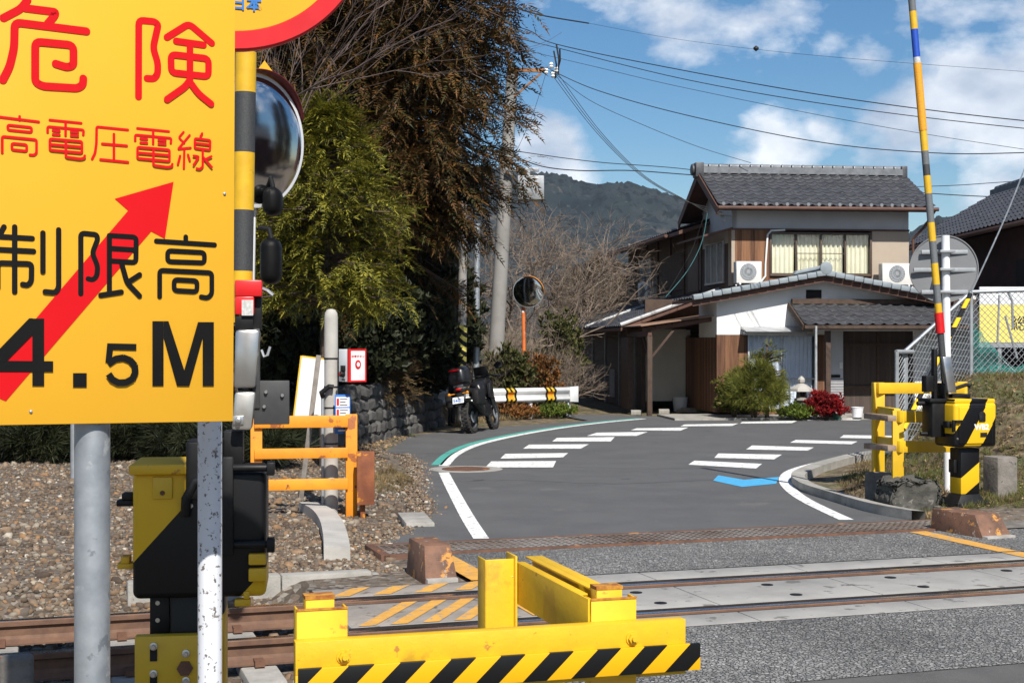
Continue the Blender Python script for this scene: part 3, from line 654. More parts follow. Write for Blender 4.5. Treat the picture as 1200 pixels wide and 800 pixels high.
hk = lambda dx, dy: [[(222 + dx, 537 + dy), (362 + dx, 551 + dy)], [(212 + dx, 592 + dy), (212 + dx, 566 + dy), (373 + dx, 581 + dy), (371 + dx, 603 + dy)], [(292 + dx, 546 + dy), (292 + dx, 606 + dy)],
      [(236 + dx, 583 + dy), (264 + dx, 586 + dy)], [(236 + dx, 601 + dy), (264 + dx, 603 + dy)], [(316 + dx, 589 + dy), (346 + dx, 592 + dy)], [(316 + dx, 606 + dy), (346 + dx, 608 + dy)],
      [(221 + dx, 621 + dy), (364 + dx, 633 + dy), (364 + dx, 684 + dy), (221 + dx, 671 + dy), 'c'], [(221 + dx, 646 + dy), (364 + dx, 658 + dy)], [(292 + dx, 628 + dy), (292 + dx, 702 + dy), (357 + dx, 711 + dy), (375 + dx, 706 + dy), (376 + dx, 697 + dy)]]
strokes([[(87, 521), (87, 538)], [(-14, 522), (172, 545)], [(34, 559), (140, 570), (140, 592), (34, 581), 'c'], [(9, 682), (9, 610), (162, 625), (162, 685), (150, 694), (133, 692)], [(52, 641), (118, 647), (118, 676), (52, 669), 'c']], .0064, *k1, m_sred, 'character_high', sign, .0012)
strokes(hk(0, 0), .0064, *k1, m_sred, 'character_electric', sign, .0012)
strokes([[(570, 581), (431, 567), (430, 640), (424, 685), (411, 711)], [(508, 600), (508, 718)], [(456, 643), (565, 652)], [(448, 713), (570, 725)]], .0066, *k1, m_sred, 'character_pressure', sign, .0012)
strokes(hk(391, 37), .0064, *k1, m_sred, 'character_electric', sign, .0012)
strokes([[(819, 591), (798, 616), (822, 640)], [(846, 605), (797, 664)], [(797, 666), (850, 661)], [(822, 664), (820, 752)], [(803, 697), (793, 735)], [(838, 692), (846, 718)],
         [(901, 597), (893, 612)], [(868, 619), (937, 627), (936, 671), (868, 662), 'c'], [(868, 640), (936, 648)], [(903, 666), (903, 745), (890, 757), (876, 753)], [(862, 697), (886, 700), (862, 738)], [(941, 700), (912, 714)], [(905, 704), (943, 748)]], .0060, *k1, m_sred, 'character_line', sign, .0012)
strokes([[(12, 176), (-3, 203)], [(-3, 206), (100, 212)], [(-12, 246), (104, 252)], [(45, 176), (45, 378)], [(-8, 365), (-8, 288), (98, 291), (97, 345), (86, 358), (70, 355)], [(133, 195), (133, 315)], [(182, 185), (182, 366), (172, 381), (140, 378)]], .0126, *k2, m_sblk, 'character_limit_first', sign, .0016)
strokes([[(252, 385), (252, 195), (301, 200), (305, 214), (288, 258), (305, 300), (302, 330), (290, 342), (275, 338)], [(341, 203), (425, 208), (424, 287), (341, 282)], [(341, 243), (424, 248)], [(341, 203), (341, 380)], [(314, 389), (378, 379)], [(379, 290), (396, 350), (435, 391)], [(435, 325), (398, 349)]], .0126, *k2, m_sblk, 'character_limit_second', sign, .0016)
strokes([[(580, 207), (580, 224)], [(488, 220), (670, 232)], [(523, 250), (638, 256), (638, 288), (523, 284), 'c'], [(498, 393), (498, 311), (661, 319), (661, 385), (648, 398), (628, 394)], [(543, 340), (615, 344), (614, 378), (543, 374), 'c']], .0122, *k2, m_sblk, 'character_height', sign, .0016)
def blackpoly(polys, name):
    mb = MB(sign)
    for i, p in enumerate(polys):
        mb.add([bp(*bl(x / 2.667, y / 2.667 + 200), .0032 + .0003 * i) for x, y in p], [tuple(range(len(p)))])
    mb.build(name, m_sblk, sign)
blackpoly([[(100, 462), (137, 462), (137, 672), (100, 672)], [(-42, 593), (165, 595), (165, 628), (-42, 627)], [(90, 461), (101, 461), (101, 512), (17, 597), (-42, 597)]], 'numeral_four')
blackpoly([[(227, 632), (270, 632), (270, 676), (227, 676)]], 'decimal_point')
arc = [(338, 603), (360, 588), (384, 584), (405, 592), (419, 608), (421, 630), (412, 650), (392, 661), (368, 662), (349, 652), (338, 636)]
f5 = [[(334, 539), (425, 541), (425, 561), (352, 559), (348, 592), (328, 600)]]
for a, b in zip(arc[:-1], arc[1:]):
    d = V((b[0] - a[0], b[1] - a[1], 0)).normalized(); n = V((-d.y, d.x, 0)) * 10.5; e = d * 1.8
    f5.append([(a[0] - e.x + n.x, a[1] - e.y + n.y), (b[0] + e.x + n.x, b[1] + e.y + n.y), (b[0] + e.x - n.x, b[1] + e.y - n.y), (a[0] - e.x - n.x, a[1] - e.y - n.y)])
blackpoly(f5, 'numeral_five')
blackpoly([[(475, 470), (510, 470), (510, 672), (475, 672)], [(632, 473), (667, 473), (667, 672), (632, 672)], [(510, 470), (525, 470), (590, 672), (552, 672), (510, 520)], [(617, 473), (632, 473), (632, 520), (590, 672), (560, 672)]], 'letter_m')
for (u, v) in ((263, 227), (36, 482), (30, -40)): sc_ = MB(sign); sc_.lathe([(.004, 0), (.0035, .003), (0.001, .004)], 10, on_board(u, v, .0005), sn); sc_.build('board_screw', m_galv, sign)
# unseen board added above the frame to throw shade down behind the sign
q = MB(sign); q.prism([bp(x, z) for x, z in ((-.86, 1.25), (.03, 1.25), (.03, 4.1), (-.86, 4.1))], -sn * .012); q.build('shade_board', m_syel, sign, bev=.002)
pc = on_board(116.5, 400) - sn * .060; pole1 = MB(sign); pole1.tube([(pc.x, pc.y, -.2), (pc.x, pc.y, 5.6)], .0425, 28); pole1.build('post', m_galv, sign, smooth=40)
cl = MB(sign)
for z in (2.0, 2.6): cl.tube([(pc.x, pc.y, z - .02), (pc.x, pc.y, z + .02)], .047, 20); cl.beam(bp(-.5, z - P0.z, -.02), bp(.0, z - P0.z, -.02), .03, .04)
cl.build('clamps', m_galv2, sign)

# white rust-pitted post with the round sign of the crossing
wp_ = P(246, 400, 3.98); rs = thing('round_crossing_sign', 'round yellow sign with red rim and blue characters on a white rust-pitted post', 'sign', (wp_.x, wp_.y, 0))
q = MB(rs); q.tube([(wp_.x, wp_.y, -.2), (wp_.x, wp_.y, 3.6)], .0335, 28); q.build('post', m_white_r, rs, smooth=40)
rc = P(265, -116, 3.90); ry = R_(22); rn = V((math.sin(ry), -math.cos(ry), 0)); rx = V((math.cos(ry), math.sin(ry), 0)); RR = 176 / F * 3.9
q = MB(rs); q.lathe([(RR * .86, .004), (RR * .875, .012), (RR * .985, .012), (RR, .004), (RR, -.012), (RR * .9, -.014)], 96, rc, rn); q.build('red_rim', m_red, rs, smooth=30)
q = MB(rs); q.lathe([(RR * .868, -.004), (RR * .868, .0075)], 96, rc, rn); q.build('disc', m_syel, rs)
m_ltb = M('letter_blue', (.02, .17, .50), (.018, .15, .45), 3, .5)
tc_ = P(284, -1.5, 3.885)
text_mesh('日本', .043, m_ltb, rc + rx * ((286 - 265) / F * 3.93 / math.cos(ry)) + UP * ((-116 - 3.5) / F * 3.93) + rn * .0085 - V(rs.location), rx, UP, 'operator_name', rs, .0012, .002, .0012)

# ------------------------------------------------------------------ barrier machines
m_boom_y = M('boom_tape_yellow', (.70, .42, .014), (.60, .35, .012), 12, .5, bump=.1, bsc=400, spots=((.35, .22, .04), .68, 14))
m_boom_k = M('boom_tape_dark', (.028, .03, .033), (.055, .058, .06), 160, .6, bump=.2, bsc=500)
m_boom_g = M('boom_tape_grey', (.10, .11, .12), (.15, .16, .165), 120, .6)
m_boom_b = M('boom_tape_blue', (.01, .07, .45), (.01, .06, .38), 9, .5)
m_boom_o = M('boom_sleeve_orange', (.85, .38, .01), (.66, .28, .01), 70, .5, bump=.4, bsc=260)
m_lens = M('red_lamp_lens', (.30, .004, .006), (.22, .004, .006), 6, .12)
m_box = stripe_mat('machine_stripes', (.72, .44, .014), (.006, .006, .007), (1, 0, -.62), .34, .5, .426, .36)
m_tagw = M('label_white', (.6, .6, .58), (.4, .4, .39), 60, .5)
def boom(parent, base, tip, segs, w):
    """upright boom of taped segments"""
    base, tip = V(base), V(tip); mats = []; mb = MB(parent); L = (tip - base).length; d = (tip - base) / L; a = 0
    for (ln, m, k) in segs:
        if m not in mats: mats.append(m)
        mb.mi = mats.index(m); mb.tube([base + d * a, base + d * min(a + ln, L)], w / 2 * k, 20); a += ln
        if a >= L: break
    return mb.build('boom', mats, parent, smooth=45)

# right machine, seen from its front corner
RM = thing('barrier_machine', 'yellow and black barrier machine marked WB2 on a black pedestal with its boom raised', 'barrier machine', G(1131, 600, 0.0), R_(18))
def BX(mb, x0, x1, y0, y1, z0, z1): mb.box(x0, x1, y0, y1, z0, z1); return mb
q = MB(); q.box(-.28, .28, -.22, .26, -.25, .06); q.build('footing', m_conc_d, RM, bev=.02)
q = MB()
q.hexa([(-.20, -.15, .06), (.20, -.15, .06), (.20, .17, .06), (-.20, .17, .06), (-.20, -.15, .085), (.20, -.15, .085), (.20, .17, .085), (-.20, .17, .085)])
q.hexa([(-.19, -.14, .085), (.19, -.14, .085), (.19, .16, .085), (-.19, .16, .085), (-.115, -.09, .20), (.115, -.09, .20), (.115, .11, .20), (-.115, .11, .20)])
for (x, y) in ((-.175, -.13), (.175, -.13), (.175, .14), (-.175, .14)): q.lathe([(.024, .085), (.024, .115), (.012, .118), (.012, .135)], 8, (x, y, 0))
q.build('pedestal_foot', m_blk, RM, bev=.004)
m_ped = stripe_mat('pedestal_stripe', (.006, .006, .007), (.72, .44, .014), (-.72, 0, 1), .60, .72, .387, .4)
q = MB(); q.box(-.115, .115, -.09, .11, .20, .68); q.build('pedestal', m_ped, RM, bev=.012)
q = MB(); q.box(-.15, -.115, -.02, .08, .42, .56); q.build('terminal_box', m_blk, RM, bev=.006)
q = MB(); q.hexa([(-.25, -.17, .70), (.27, -.17, .70), (.27, .20, .70), (-.25, .20, .70), (-.25, -.17, 1.16), (.27, -.17, 1.16), (.27, .20, 1.16), (-.25, .20, 1.16)])
q.build('housing', m_box, RM, bev=.035, seg=4)
q = MB(); q.box(-.24, .26, -.155, .185, 1.155, 1.20); q.build('lid', m_box, RM, bev=.012)
q = MB(); q.box(-.20, .21, -.182, -.165, .735, 1.12); hs = q.build('front_cover', m_box, RM, bev=.03, seg=3)
q = MB(); q.lathe([(.042, 0), (.042, .012)], 16, (.075, -.180, 1.03), (0, -1, 0)); q.box(.037, .113, -.195, -.18, .965, 1.03); q.build('lock_hole', m_blk_matt, RM, bev=.003)
text_mesh('WB2', .083, M('stencil_white', (.78, .78, .76), (.6, .6, .58), 60, .6), (.072, -.184, .905), (1, 0, 0), (0, 0, 1), 'stencil_mark', RM, .0012, 0, .0035)
q = MB(); q.box(.055, .135, -.1885, -.1835, .805, .85); q.build('maker_plate', m_blk_matt, RM)
q = MB(); q.box(-.30, -.235, -.12, -.04, .90, .97); q.box(-.275, -.245, -.185, -.155, .86, .985); q.box(-.25, -.17, -.200, -.18, .955, .985); q.build('hasp', m_blk, RM, bev=.004)
for z in (.79,):
    q = MB(); q.lathe([(.012, 0), (.010, .006)], 8, (-.215, -.172, z), (0, -1, 0)); q.build('bolt', m_steel, RM)
q = MB(); q.box(-.40, -.235, .0, .19, .80, 1.17); q.box(-.44, -.22, -.02, .21, 1.165, 1.20); q.box(-.12, .10, .05, .19, 1.20, 1.245); q.tube([(-.52, .1, 1.15), (-.2, .1, 1.15)], .025, 10); q.tube([(-.48, .1, .83), (-.2, .1, .83)], .022, 10)
q.build('crank_case', m_blk, RM, bev=.008)
q = MB(); q.box(-.42, -.28, .08, .17, 1.27, 1.44); q.box(-.33, -.29, .07, .13, 1.16, 1.72); q.box(-.25, -.20, .0, .2, 1.2, 1.36); q.build('boom_holder', m_blk, RM, bev=.006)
q = MB(); q.hexa([(-.235, -.045, 1.26), (-.13, -.045, 1.26), (-.13, .03, 1.26), (-.235, .03, 1.26), (-.285, -.02, 1.64), (-.18, -.02, 1.64), (-.18, .05, 1.64), (-.285, .05, 1.64)]); q.build('holder_cover', m_steel, RM, bev=.012)
q = MB(); q.tube([(-.15, 0, 1.3), (.02, .0, 1.345), (.06, 0, 1.33)], .02, 10); q.build('cable_stub', m_blk_matt, RM)
inv = (Matrix.Translation(RM.location) @ Matrix.Rotation(R_(18), 4, 'Z')).inverted()
b0, b1 = P(1107.5, 452, 15.05), P(1066.5, -22, 15.05)
pxm = 15.05 / F
seq = [(62, m_boom_k, .9), (24, m_red, 1.25), (11, m_boom_y, 1), (22, m_boom_g, 1), (25, m_boom_y, 1), (26, m_boom_g, 1), (22, m_boom_y, 1), (34, m_boom_g, 1), (21, m_boom_y, 1), (13, m_boom_k, 1), (16, m_boom_g, 1), (24, m_boom_y, 1), (79, m_boom_o, 1.12), (7, m_tagw, 1), (33, m_boom_b, 1), (21, m_boom_y, 1), (29, m_boom_g, 1), (23, m_boom_y, 1), (40, m_boom_g, 1)]
boom(RM, b0, b1, [(l * pxm, m, k) for l, m, k in seq], .075)

# left machine, close to the camera, seen from its back
LM = thing('barrier_machine', 'barrier machine close by behind the white post, yellow box with a broad black diagonal', 'barrier machine', P(236, 400, 6.2) - V((0, 0, H)), R_(8))
m_box2 = stripe_mat('machine_band', (.70, .42, .014), (.006, .006, .007), (.80, 0, -.72), 1.30, .665, .265, .4)
lx = lambda u, dy=0: (u - 236) / F * 6.2
lz = lambda v: H + (400 - v) / F * 6.2
q = MB(); q.box(lx(161), lx(312), -.12, .24, lz(695), lz(548)); q.build('housing', m_box2, LM, bev=.03, seg=4)
q = MB(); q.box(lx(158), lx(250), -.15, .26, lz(552), lz(540)); q.build('lid', m_yel, LM, bev=.01)
m_hatch = M('hatch_yellow', (.66, .42, .02), (.6, .38, .02), 6, .45, spots=((.06, .03, .02), .70, 9))
q = MB(); q.box(lx(184), lx(206), -.132, -.118, lz(580), lz(555)); q.build('inspection_plate', m_hatch, LM, bev=.004)
q = MB(); q.lathe([(.011, 0), (.009, .008)], 8, (lx(195), -.132, lz(573)), (0, -1, 0)); q.build('plate_bolt', m_rust, LM)
q = MB(); q.lathe([(.011, 0), (.009, .008)], 8, (lx(227), -.12, lz(588.5)), (0, -1, 0)); q.build('bolt', m_steel, LM)
q = MB(); q.box(lx(141), lx(162), -.06, .02, lz(590), lz(583)); q.box(lx(147), lx(160), -.06, .02, lz(583), lz(575)); q.build('upper_hinge', m_blk, LM, bev=.006)
q = MB(); q.box(lx(142), lx(162), -.06, .02, lz(662), lz(656)); q.box(lx(146), lx(156), -.06, .02, lz(656), lz(648)); q.build('lower_hinge', m_yel, LM, bev=.004)
q = MB(); q.tube([(lx(255), -.16, lz(555)), (lx(232), -.16, lz(560)), (lx(222), -.15, lz(580)), (lx(221), -.14, lz(600))], .022, 10); q.box(lx(222), lx(262), -.16, .1, lz(580), lz(515)); q.build('drive_cover', m_blk, LM, bev=.01)
q = MB()
for v0 in (545, 633):
    q.tube([(lx(262), -.14, lz(v0)), (lx(316), -.16, lz(v0))], .0165, 12); q.box(lx(313), lx(322), -.20, -.11, lz(v0 + 8), lz(v0 - 7))
q.box(lx(263), lx(275), -.17, -.13, lz(645), lz(532)); q.box(lx(284), lx(292), -.1, -.06, lz(632), lz(556)); q.box(lx(262), lx(309), -.08, .12, lz(640), lz(545)); q.box(lx(262), lx(284), -.02, .12, lz(545), lz(505))
q.build('counterweight_frame', m_blk, LM, bev=.005)
q = MB(); q.box(lx(292), lx(312), -.15, -.10, lz(657), lz(644)); q.build('cable_gland', m_yel, LM, bev=.006); q = MB(); q.box(lx(292), lx(312), -.15, -.10, lz(676), lz(661)); q.build('cable_gland', m_yel, LM, bev=.006); q = MB(); q.box(lx(276), lx(294), -.135, -.08, lz(705), lz(697)); q.box(lx(286), lx(293), -.13, -.09, lz(697), lz(688)); q.build('cable_gland', m_yel, LM, bev=.006)
m_ped2 = stripe_mat('column_band', (.70, .42, .014), (.006, .006, .007), (.80, 0, -.72), 1.30, .665, .265, .4)
q = MB(); q.box(lx(202), lx(264), -.06, .16, .05, lz(690)); q.build('pedestal', m_ped2, LM, bev=.01)
q = MB(); q.box(lx(178), lx(200), -.03, .03, lz(745), lz(690)); q.build('bracket_strip', m_blk, LM, bev=.003)
for v0 in (703, 723): q = MB(); q.lathe([(.010, 0), (.010, .01)], 8, (lx(187), -.03, lz(v0)), (0, -1, 0)); q.build('strip_bolt', m_steel, LM)
q = MB(); q.box(lx(165), lx(262), -.16, -.10, lz(798), lz(735)); q.build('mount_plate', m_hatch, LM, bev=.004)
for (u, v) in ((186, 746), (222, 755), (186, 777), (222, 786)):
    q = MB(); q.lathe([(.017, 0), (.017, .008), (.010, .009), (.009, .028)], 12, (lx(u), -.162, lz(v)), (0, -1, 0)); q.build('mount_bolt', m_steel, LM)
q = MB(); q.lathe([(.034, 0), (.034, .012)], 6, (lx(221), -.162, lz(772)), (0, -1, 0)); q.build('mount_nut', m_rust, LM)
for v0 in (757, 787):
    q = MB(); q.box(lx(182), lx(190), -.164, -.16, lz(v0 + 6), lz(v0 - 8)); q.build('slot', m_blk_matt, LM)
q = MB(); q.box(-.3, .3, -.25, .3, -.3, .05); q.build('footing', m_conc_d, LM, bev=.02)
q = MB(); q.hexa([(lx(272), -.1, lz(503)), (lx(295), -.1, lz(503)), (lx(295), 0, lz(503)), (lx(272), 0, lz(503)), (lx(276), -.1, lz(458)), (lx(300), -.1, lz(458)), (lx(300), 0, lz(458)), (lx(276), 0, lz(458))]); q.build('lower_holder_cover', M('stained_steel', (.50, .49, .46), (.38, .36, .32), 6, .42, .8, spots=((.28, .19, .12), .6, 5)), LM, bev=.014)
q = MB(); q.hexa([(lx(275), -.12, lz(454)), (lx(300), -.12, lz(454)), (lx(300), 0, lz(454)), (lx(275), 0, lz(454)), (lx(277), -.12, lz(386)), (lx(305), -.12, lz(386)), (lx(305), 0, lz(386)), (lx(277), 0, lz(386))]); q.build('upper_holder_cover', m_steel, LM, bev=.016)
q = MB(); q.box(lx(274), lx(286), -.108, -.1, lz(496), lz(486)); q.lathe([(.014, 0), (.012, .018)], 8, (lx(280), -.108, lz(491)), (0, -1, 0)); q.build('cover_bolt', m_steel, LM, bev=.002)
q = MB(); q.box(lx(297), lx(338), -.05, .02, lz(497), lz(446)); q.box(lx(296), lx(304), -.06, .0, lz(478), lz(380)); q.build('black_plate', M('sooty_plate', (.03, .031, .033), (.05, .05, .052), 7, .5), LM, bev=.003)
for (u, v) in ((311, 459), (309, 476), (330, 463)): q = MB(); q.lathe([(.009, 0), (.007, .01)], 8, (lx(u), -.055, lz(v)), (0, -1, 0)); q.build('plate_screw', m_steel, LM)
q = MB(); q.box(lx(276), lx(307), -.11, .0, lz(348), lz(329)); q.box(lx(276), lx(298), -.11, .0, lz(369), lz(348)); q.build('red_collar', m_red, LM, bev=.006)
q = MB(); q.box(lx(276), lx(297), -.10, .0, lz(386), lz(369)); q.box(lx(296), lx(306), -.06, .03, lz(386), lz(346)); q.box(lx(301), lx(304), -.05, .0, lz(412), lz(386)); q.build('boom_clamp', m_blk, LM, bev=.004)
q = MB(); q.box(lx(284), lx(297), -.116, -.110, lz(370), lz(352)); q.build('rating_label', m_tagw, LM)
q = MB(); q.tube([(lx(306), -.06, lz(410)), (lx(309), -.07, lz(418)), (lx(313), -.07, lz(416)), (lx(316), -.07, lz(406))], .006, 6); q.tube([(lx(306), -.03, lz(338)), (lx(313), -.05, lz(341)), (lx(319), -.05, lz(346))], .009, 6); q.build('wire_hook', m_galv2, LM)
p62 = 6.2 / F
boom(LM, P(283, 378, 6.17), P(289, 20, 6.17), [(l * p62, m, k) for l, m, k in ((60, m_boom_y, 1), (71, m_boom_k, 1), (67, m_boom_y, 1), (70, m_boom_k, 1), (47, m_boom_y, 1), (60, m_boom_k, 1))], 24.5 * p62)

# ------------------------------------------------------------------ near convex mirror and lamps on a white pipe
m_mirror = M('mirror_face', (.62, .63, .64), None, 3, .035, 1., spots=((.42, .42, .42), .66, 5))
m_hood = M('mirror_hood_red', (.13, .010, .010), (.10, .009, .009), 4, .5)
def convex_mirror(root, c, n, r, hood_mat, back_mat, hood_span=(20, 150), hx=1.2):
    n = V(n).normalized(); x = UP.cross(n).normalized(); y = n.cross(x)
    q = MB(root); q.lathe([(r * 1.0, -.05), (r * 1.03, -.02), (r * 1.03, .012), (r * .985, .016)], 64, c, n); q.build('rim', back_mat, root, smooth=40)
    q = MB(root); q.lathe([(r * .99, .005)] + [(r * .99 * math.cos(t), .005 + r * .17 * math.sin(t)) for t in np.linspace(0.1, 1.5, 14)], 64, c, n); q.build('mirror_face', m_mirror, root, smooth=80)
    q = MB(root); rows = []
    for dz in (0., .33, .66, 1.):
        rows.append([V(c) + (x * math.cos(R_(a)) + y * math.sin(R_(a))) * r * (1.045 + .02 * dz) + n * (.27 * r * dz * (.25 + .75 * math.sin(R_((a - hood_span[0]) / (hood_span[1] - hood_span[0]) * 180)) ** .6 if 0 < (a - hood_span[0]) < (hood_span[1] - hood_span[0]) else 0) - .02) for a in np.linspace(*hood_span, 40)])
    q.grid(rows); o = q.build('hood', hood_mat, root, smooth=60); sl_ = o.modifiers.new('s', 'SOLIDIFY'); sl_.thickness = .006; sl_.offset = 1
nm = thing('convex_mirror', 'round convex mirror with dark red hood beside the near striped boom', 'mirror', P(300, 400, 7.6) - V((0, 0, H)))
mc = P(298, 165, 7.6); convex_mirror(nm, mc, V((.80, -.60, -.05)), 76 / F * 7.6, m_hood, m_white, (20, 150))
q = MB(nm); pz = P(250, 400, 7.75); q.tube([(pz.x, pz.y, -.1), (pz.x, pz.y, 3.2)], .03, 14); q.tube([(pz.x, pz.y, 2.86), P(296, 169, 7.68)], .022, 10); q.tube([P(296.5, 169, 7.68), P(294, 330, 7.66)], .022, 10); q.build('post', m_white, nm, smooth=40)
q = MB(nm); yc = P(310, 100, 7.78); q.prism([yc + V((x, 0, z)) for x, z in ((0, .135), (.10, 0), (0, -.1), (-.10, 0))], V((0, .008, 0))); q.build('yellow_plate', m_syel, nm)
for (u, v, w, h) in ((319, 236, 11, 17), (317, 306, 12, 27)):
    sl1 = thing('signal_lamp', 'black hooded signal lamp directly under the near round mirror' if v < 260 else 'black hooded signal lamp with rounded bottom, lower of the two beside the striped boom', 'signal lamp', P(u, v, 7.62))
    k = 7.62 / F; q = MB(); q.box(-w * k, w * k, -.06, .10, -h * k, h * k); q.build('lamp_body', M('lamp_black', (.003, .003, .003), (.006, .006, .006), 9, .5, spec=.15) if 'lamp_black' not in bpy.data.materials else bpy.data.materials['lamp_black'], sl1, bev=.05, seg=4)
    q = MB(); q.tube([(0, .02, h * k), (-.01, .02, h * k + .05), (-.07, .05, h * k + .06)], .014, 8); q.build('bracket', m_blk_matt, sl1)

# ------------------------------------------------------------------ foreground guard
tape = stripe_mat('reflective_tape', (.72, .38, .006), (.007, .007, .007), (.69, 0, -.72), .131, .5, .30, .38, None)
fg = thing('crossing_guard', 'yellow steel guard with black striped reflective bar, nearest to the viewer', 'guard', (0, 5.3, 0), R_(16.5))
def fgp(u, v, y): return P(u, v, y)
gx, gy = V((math.cos(R_(16.5)), math.sin(R_(16.5)), 0)), V((-math.sin(R_(16.5)), math.cos(R_(16.5)), 0))
A = P(346, 752, 5.06); B_ = A + gx * 1.49                                     # top edge of the front bar
fi = (Matrix.Translation(fg.location) @ Matrix.Rotation(R_(16.5), 4, 'Z')).inverted()
a = fi @ A; x0 = a.x; yb = a.y; zt = a.z; x1 = x0 + 1.50
q = MB(); q.box(x0, x1, yb - .006, yb, zt - .118, zt); q.box(x0, x1, yb, yb + .05, zt - .008, zt); q.box(x0, x1, yb, yb + .05, zt - .21, zt - .202); q.box(x0, x1, yb - .006, yb, zt - .21, zt - .118); q.build('front_bar', m_yel, fg, bev=.002)
q = MB(); q.box(x0 + .008, x1 + .055, yb - .024, yb - .0065, zt - .195, zt - .092); q.build('striped_board', tape, fg, bev=.003)
for i, px in enumerate((x0 + .012, x0 + 1.135)):
    zz = zt + (.105 if i == 0 else .085); wv = .185
    q = MB(); q.box(px, px + wv, yb + .052, yb + .060, -.2, zz); q.box(px, px + .008, yb + .060, yb + .13, -.2, zz); q.box(px + wv - .008, px + wv, yb + .060, yb + .13, -.2, zz); q.box(px + .04, px + wv - .04, yb + .10, yb + .17, -.2, zz + (.035 if i == 0 else .03))
    p_ = q.build('post', M('guard_post_paint', (.82, .50, .02), (.74, .42, .02), 5, .45, spots=[((.50, .18, .025), .60, 8), (RUST, .70, 14)]) if i == 0 else bpy.data.materials['guard_post_paint'], fg, bev=.003)
    q = MB(); q.box(px - .001, px + wv + .001, yb + .049, yb + .055, zz - .006, zz + .002); q.box(px + .038, px + wv - .038, yb + .098, yb + .172, zz + .024, zz + .0375); q.build('rusted_edge', M('rust_edge', (.55, .27, .03), (.26, .075, .015), 22, .8) if i == 0 else bpy.data.materials['rust_edge'], p_)
    q = MB(); bx = px + (.16 if i == 0 else .145); q.lathe([(.026, 0), (.026, .006)], 16, (bx, yb - .006, zt - .06), (0, -1, 0)); q.lathe([(.019, .006), (.019, .018)], 6, (bx, yb - .006, zt - .06), (0, -1, 0)); q.lathe([(.010, .018), (.009, .032)], 10, (bx, yb - .006, zt - .06), (0, -1, 0)); q.build('bolt', m_yel, fg)
px = x0 + 1.135; ye = yb + 1.02
q = MB(); q.box(px - .010, px - .002, yb + .06, ye, zt - .10, zt + .085); q.box(px - .002, px + .03, yb + .175, ye, zt + .077, zt + .085); q.build('side_beam', m_yel, fg, bev=.002)
q = MB(); q.box(px + .072, px + .080, yb + .172, ye + .02, zt - .04, zt + .105); q.box(px + .080, px + .12, yb + .172, ye + .02, zt + .097, zt + .105); q.box(px + .04, px + .072, yb + .172, ye + .02, zt + .097, zt + .105); q.build('side_beam', m_yel, fg, bev=.002)
q = MB(); q.box(px - .010, px - .002, yb + .06, ye, zt - .42, zt - .30); q.build('lower_side_beam', m_yel, fg, bev=.002)
q = MB(); q.box(px - .155, px - .148, ye - .01, ye + .12, -.2, zt + .10); q.box(px - .148, px - .02, ye - .002, ye + .006, -.2, zt + .10); q.box(px - .022, px - .012, ye - .03, ye + .12, -.2, zt + .115); q.build('rear_post', m_yel, fg, bev=.003)
q = MB(); q.lathe([(.024, 0), (.022, .012), (.012, .014), (.011, .03)], 8, (px - .024, ye + .02, zt + .02), (-1, 0, 0)); q.build('bolt', m_yel, fg)

# ------------------------------------------------------------------ left group beyond the rails: post with button, notice, guard
cp = thing('concrete_post', 'slim grey concrete post with rounded top carrying the emergency button box', 'post', G(388, 599, 0))
q = MB(); q.lathe([(.075, -.2), (.072, 2.05), (.066, 2.10), (.045, 2.135), (.01, 2.145)], 20); q.build('shaft', m_conc_l, cp, smooth=40)
q = MB(); q.tube([(-.085, -.05, 0.02), (-.080, -.06, .12), (-.082, -.06, .9), (-.082, -.06, 1.25)], .018, 8); q.build('conduit', m_galv2, cp)
q = MB()
for z in (.72, 1.0, 1.1, 1.32, 1.62): q.lathe([(.077, -.008), (.077, .008)], 20, (0, 0, z))
q.build('band', m_blk_matt, cp)
q = MB(); q.tube([(-.08, -.06, 1.22), (-.09, -.11, 1.26), (.0, -.13, 1.33), (.04, -.12, 1.32)], .026, 8); q.build('cable_elbow', m_blk_matt, cp)
k15 = 15.07 / F
eb = thing('emergency_button_box', 'white emergency stop button box with red border and red button mark on the concrete post', 'button box', P(403.5, 428, 14.9), R_(38))
q = MB(); q.box(-.02, .185, -.13, .08, -.17, .17); q.build('box', m_white, eb, bev=.004)
q = MB(); q.box(-.022, .187, -.134, -.1305, .155, .172); q.box(-.022, .187, -.134, -.1305, -.172, -.155); q.box(-.022, .0, -.134, -.1305, -.155, .155); q.box(.172, .187, -.134, -.1305, -.155, .155); q.box(-.024, -.0205, -.13, -.1, -.172, .172); q.build('red_border', m_red, eb)
q = MB(); q.lathe([(.035, 0), (.035, .004)], 24, (.086, -.131, .01), (0, -1, 0), sy=1.35); q.build('button_mark', m_red, eb)
q = MB(); q.lathe([(.018, 0), (.018, .005)], 20, (.086, -.1345, .01), (0, -1, 0), sy=1.35); q.build('button_ring', m_white, eb)
text_mesh('非常ボタン', .032, m_red, (.086, -.1315, .092), (1, 0, 0), (0, 0, 1), 'button_text', eb, .001, 0, .0006)
q = MB(); q.lathe([(.035, 0), (.03, .04), (.02, .05)], 16, (-.02, -.02, -.09), (-1, 0, 0)); q.box(-.05, -.0205, -.06, .0, -.06, .0); q.box(-.03, -.0205, -.05, .01, -.155, -.14); q.build('push_button', m_blk, eb, bev=.004)
q = MB(); q.lathe([(.016, .05), (.012, .058)], 14, (-.02, -.02, -.09), (-1, 0, 0)); q.build('red_knob', m_lens, eb)
m_nblue = M('notice_blue', (.015, .14, .50), (.012, .12, .44), 4, .5)
nb = thing('blue_notice', 'small blue notice plate with two white panels strapped to the concrete post', 'notice', P(401.5, 485, 14.93), R_(20))
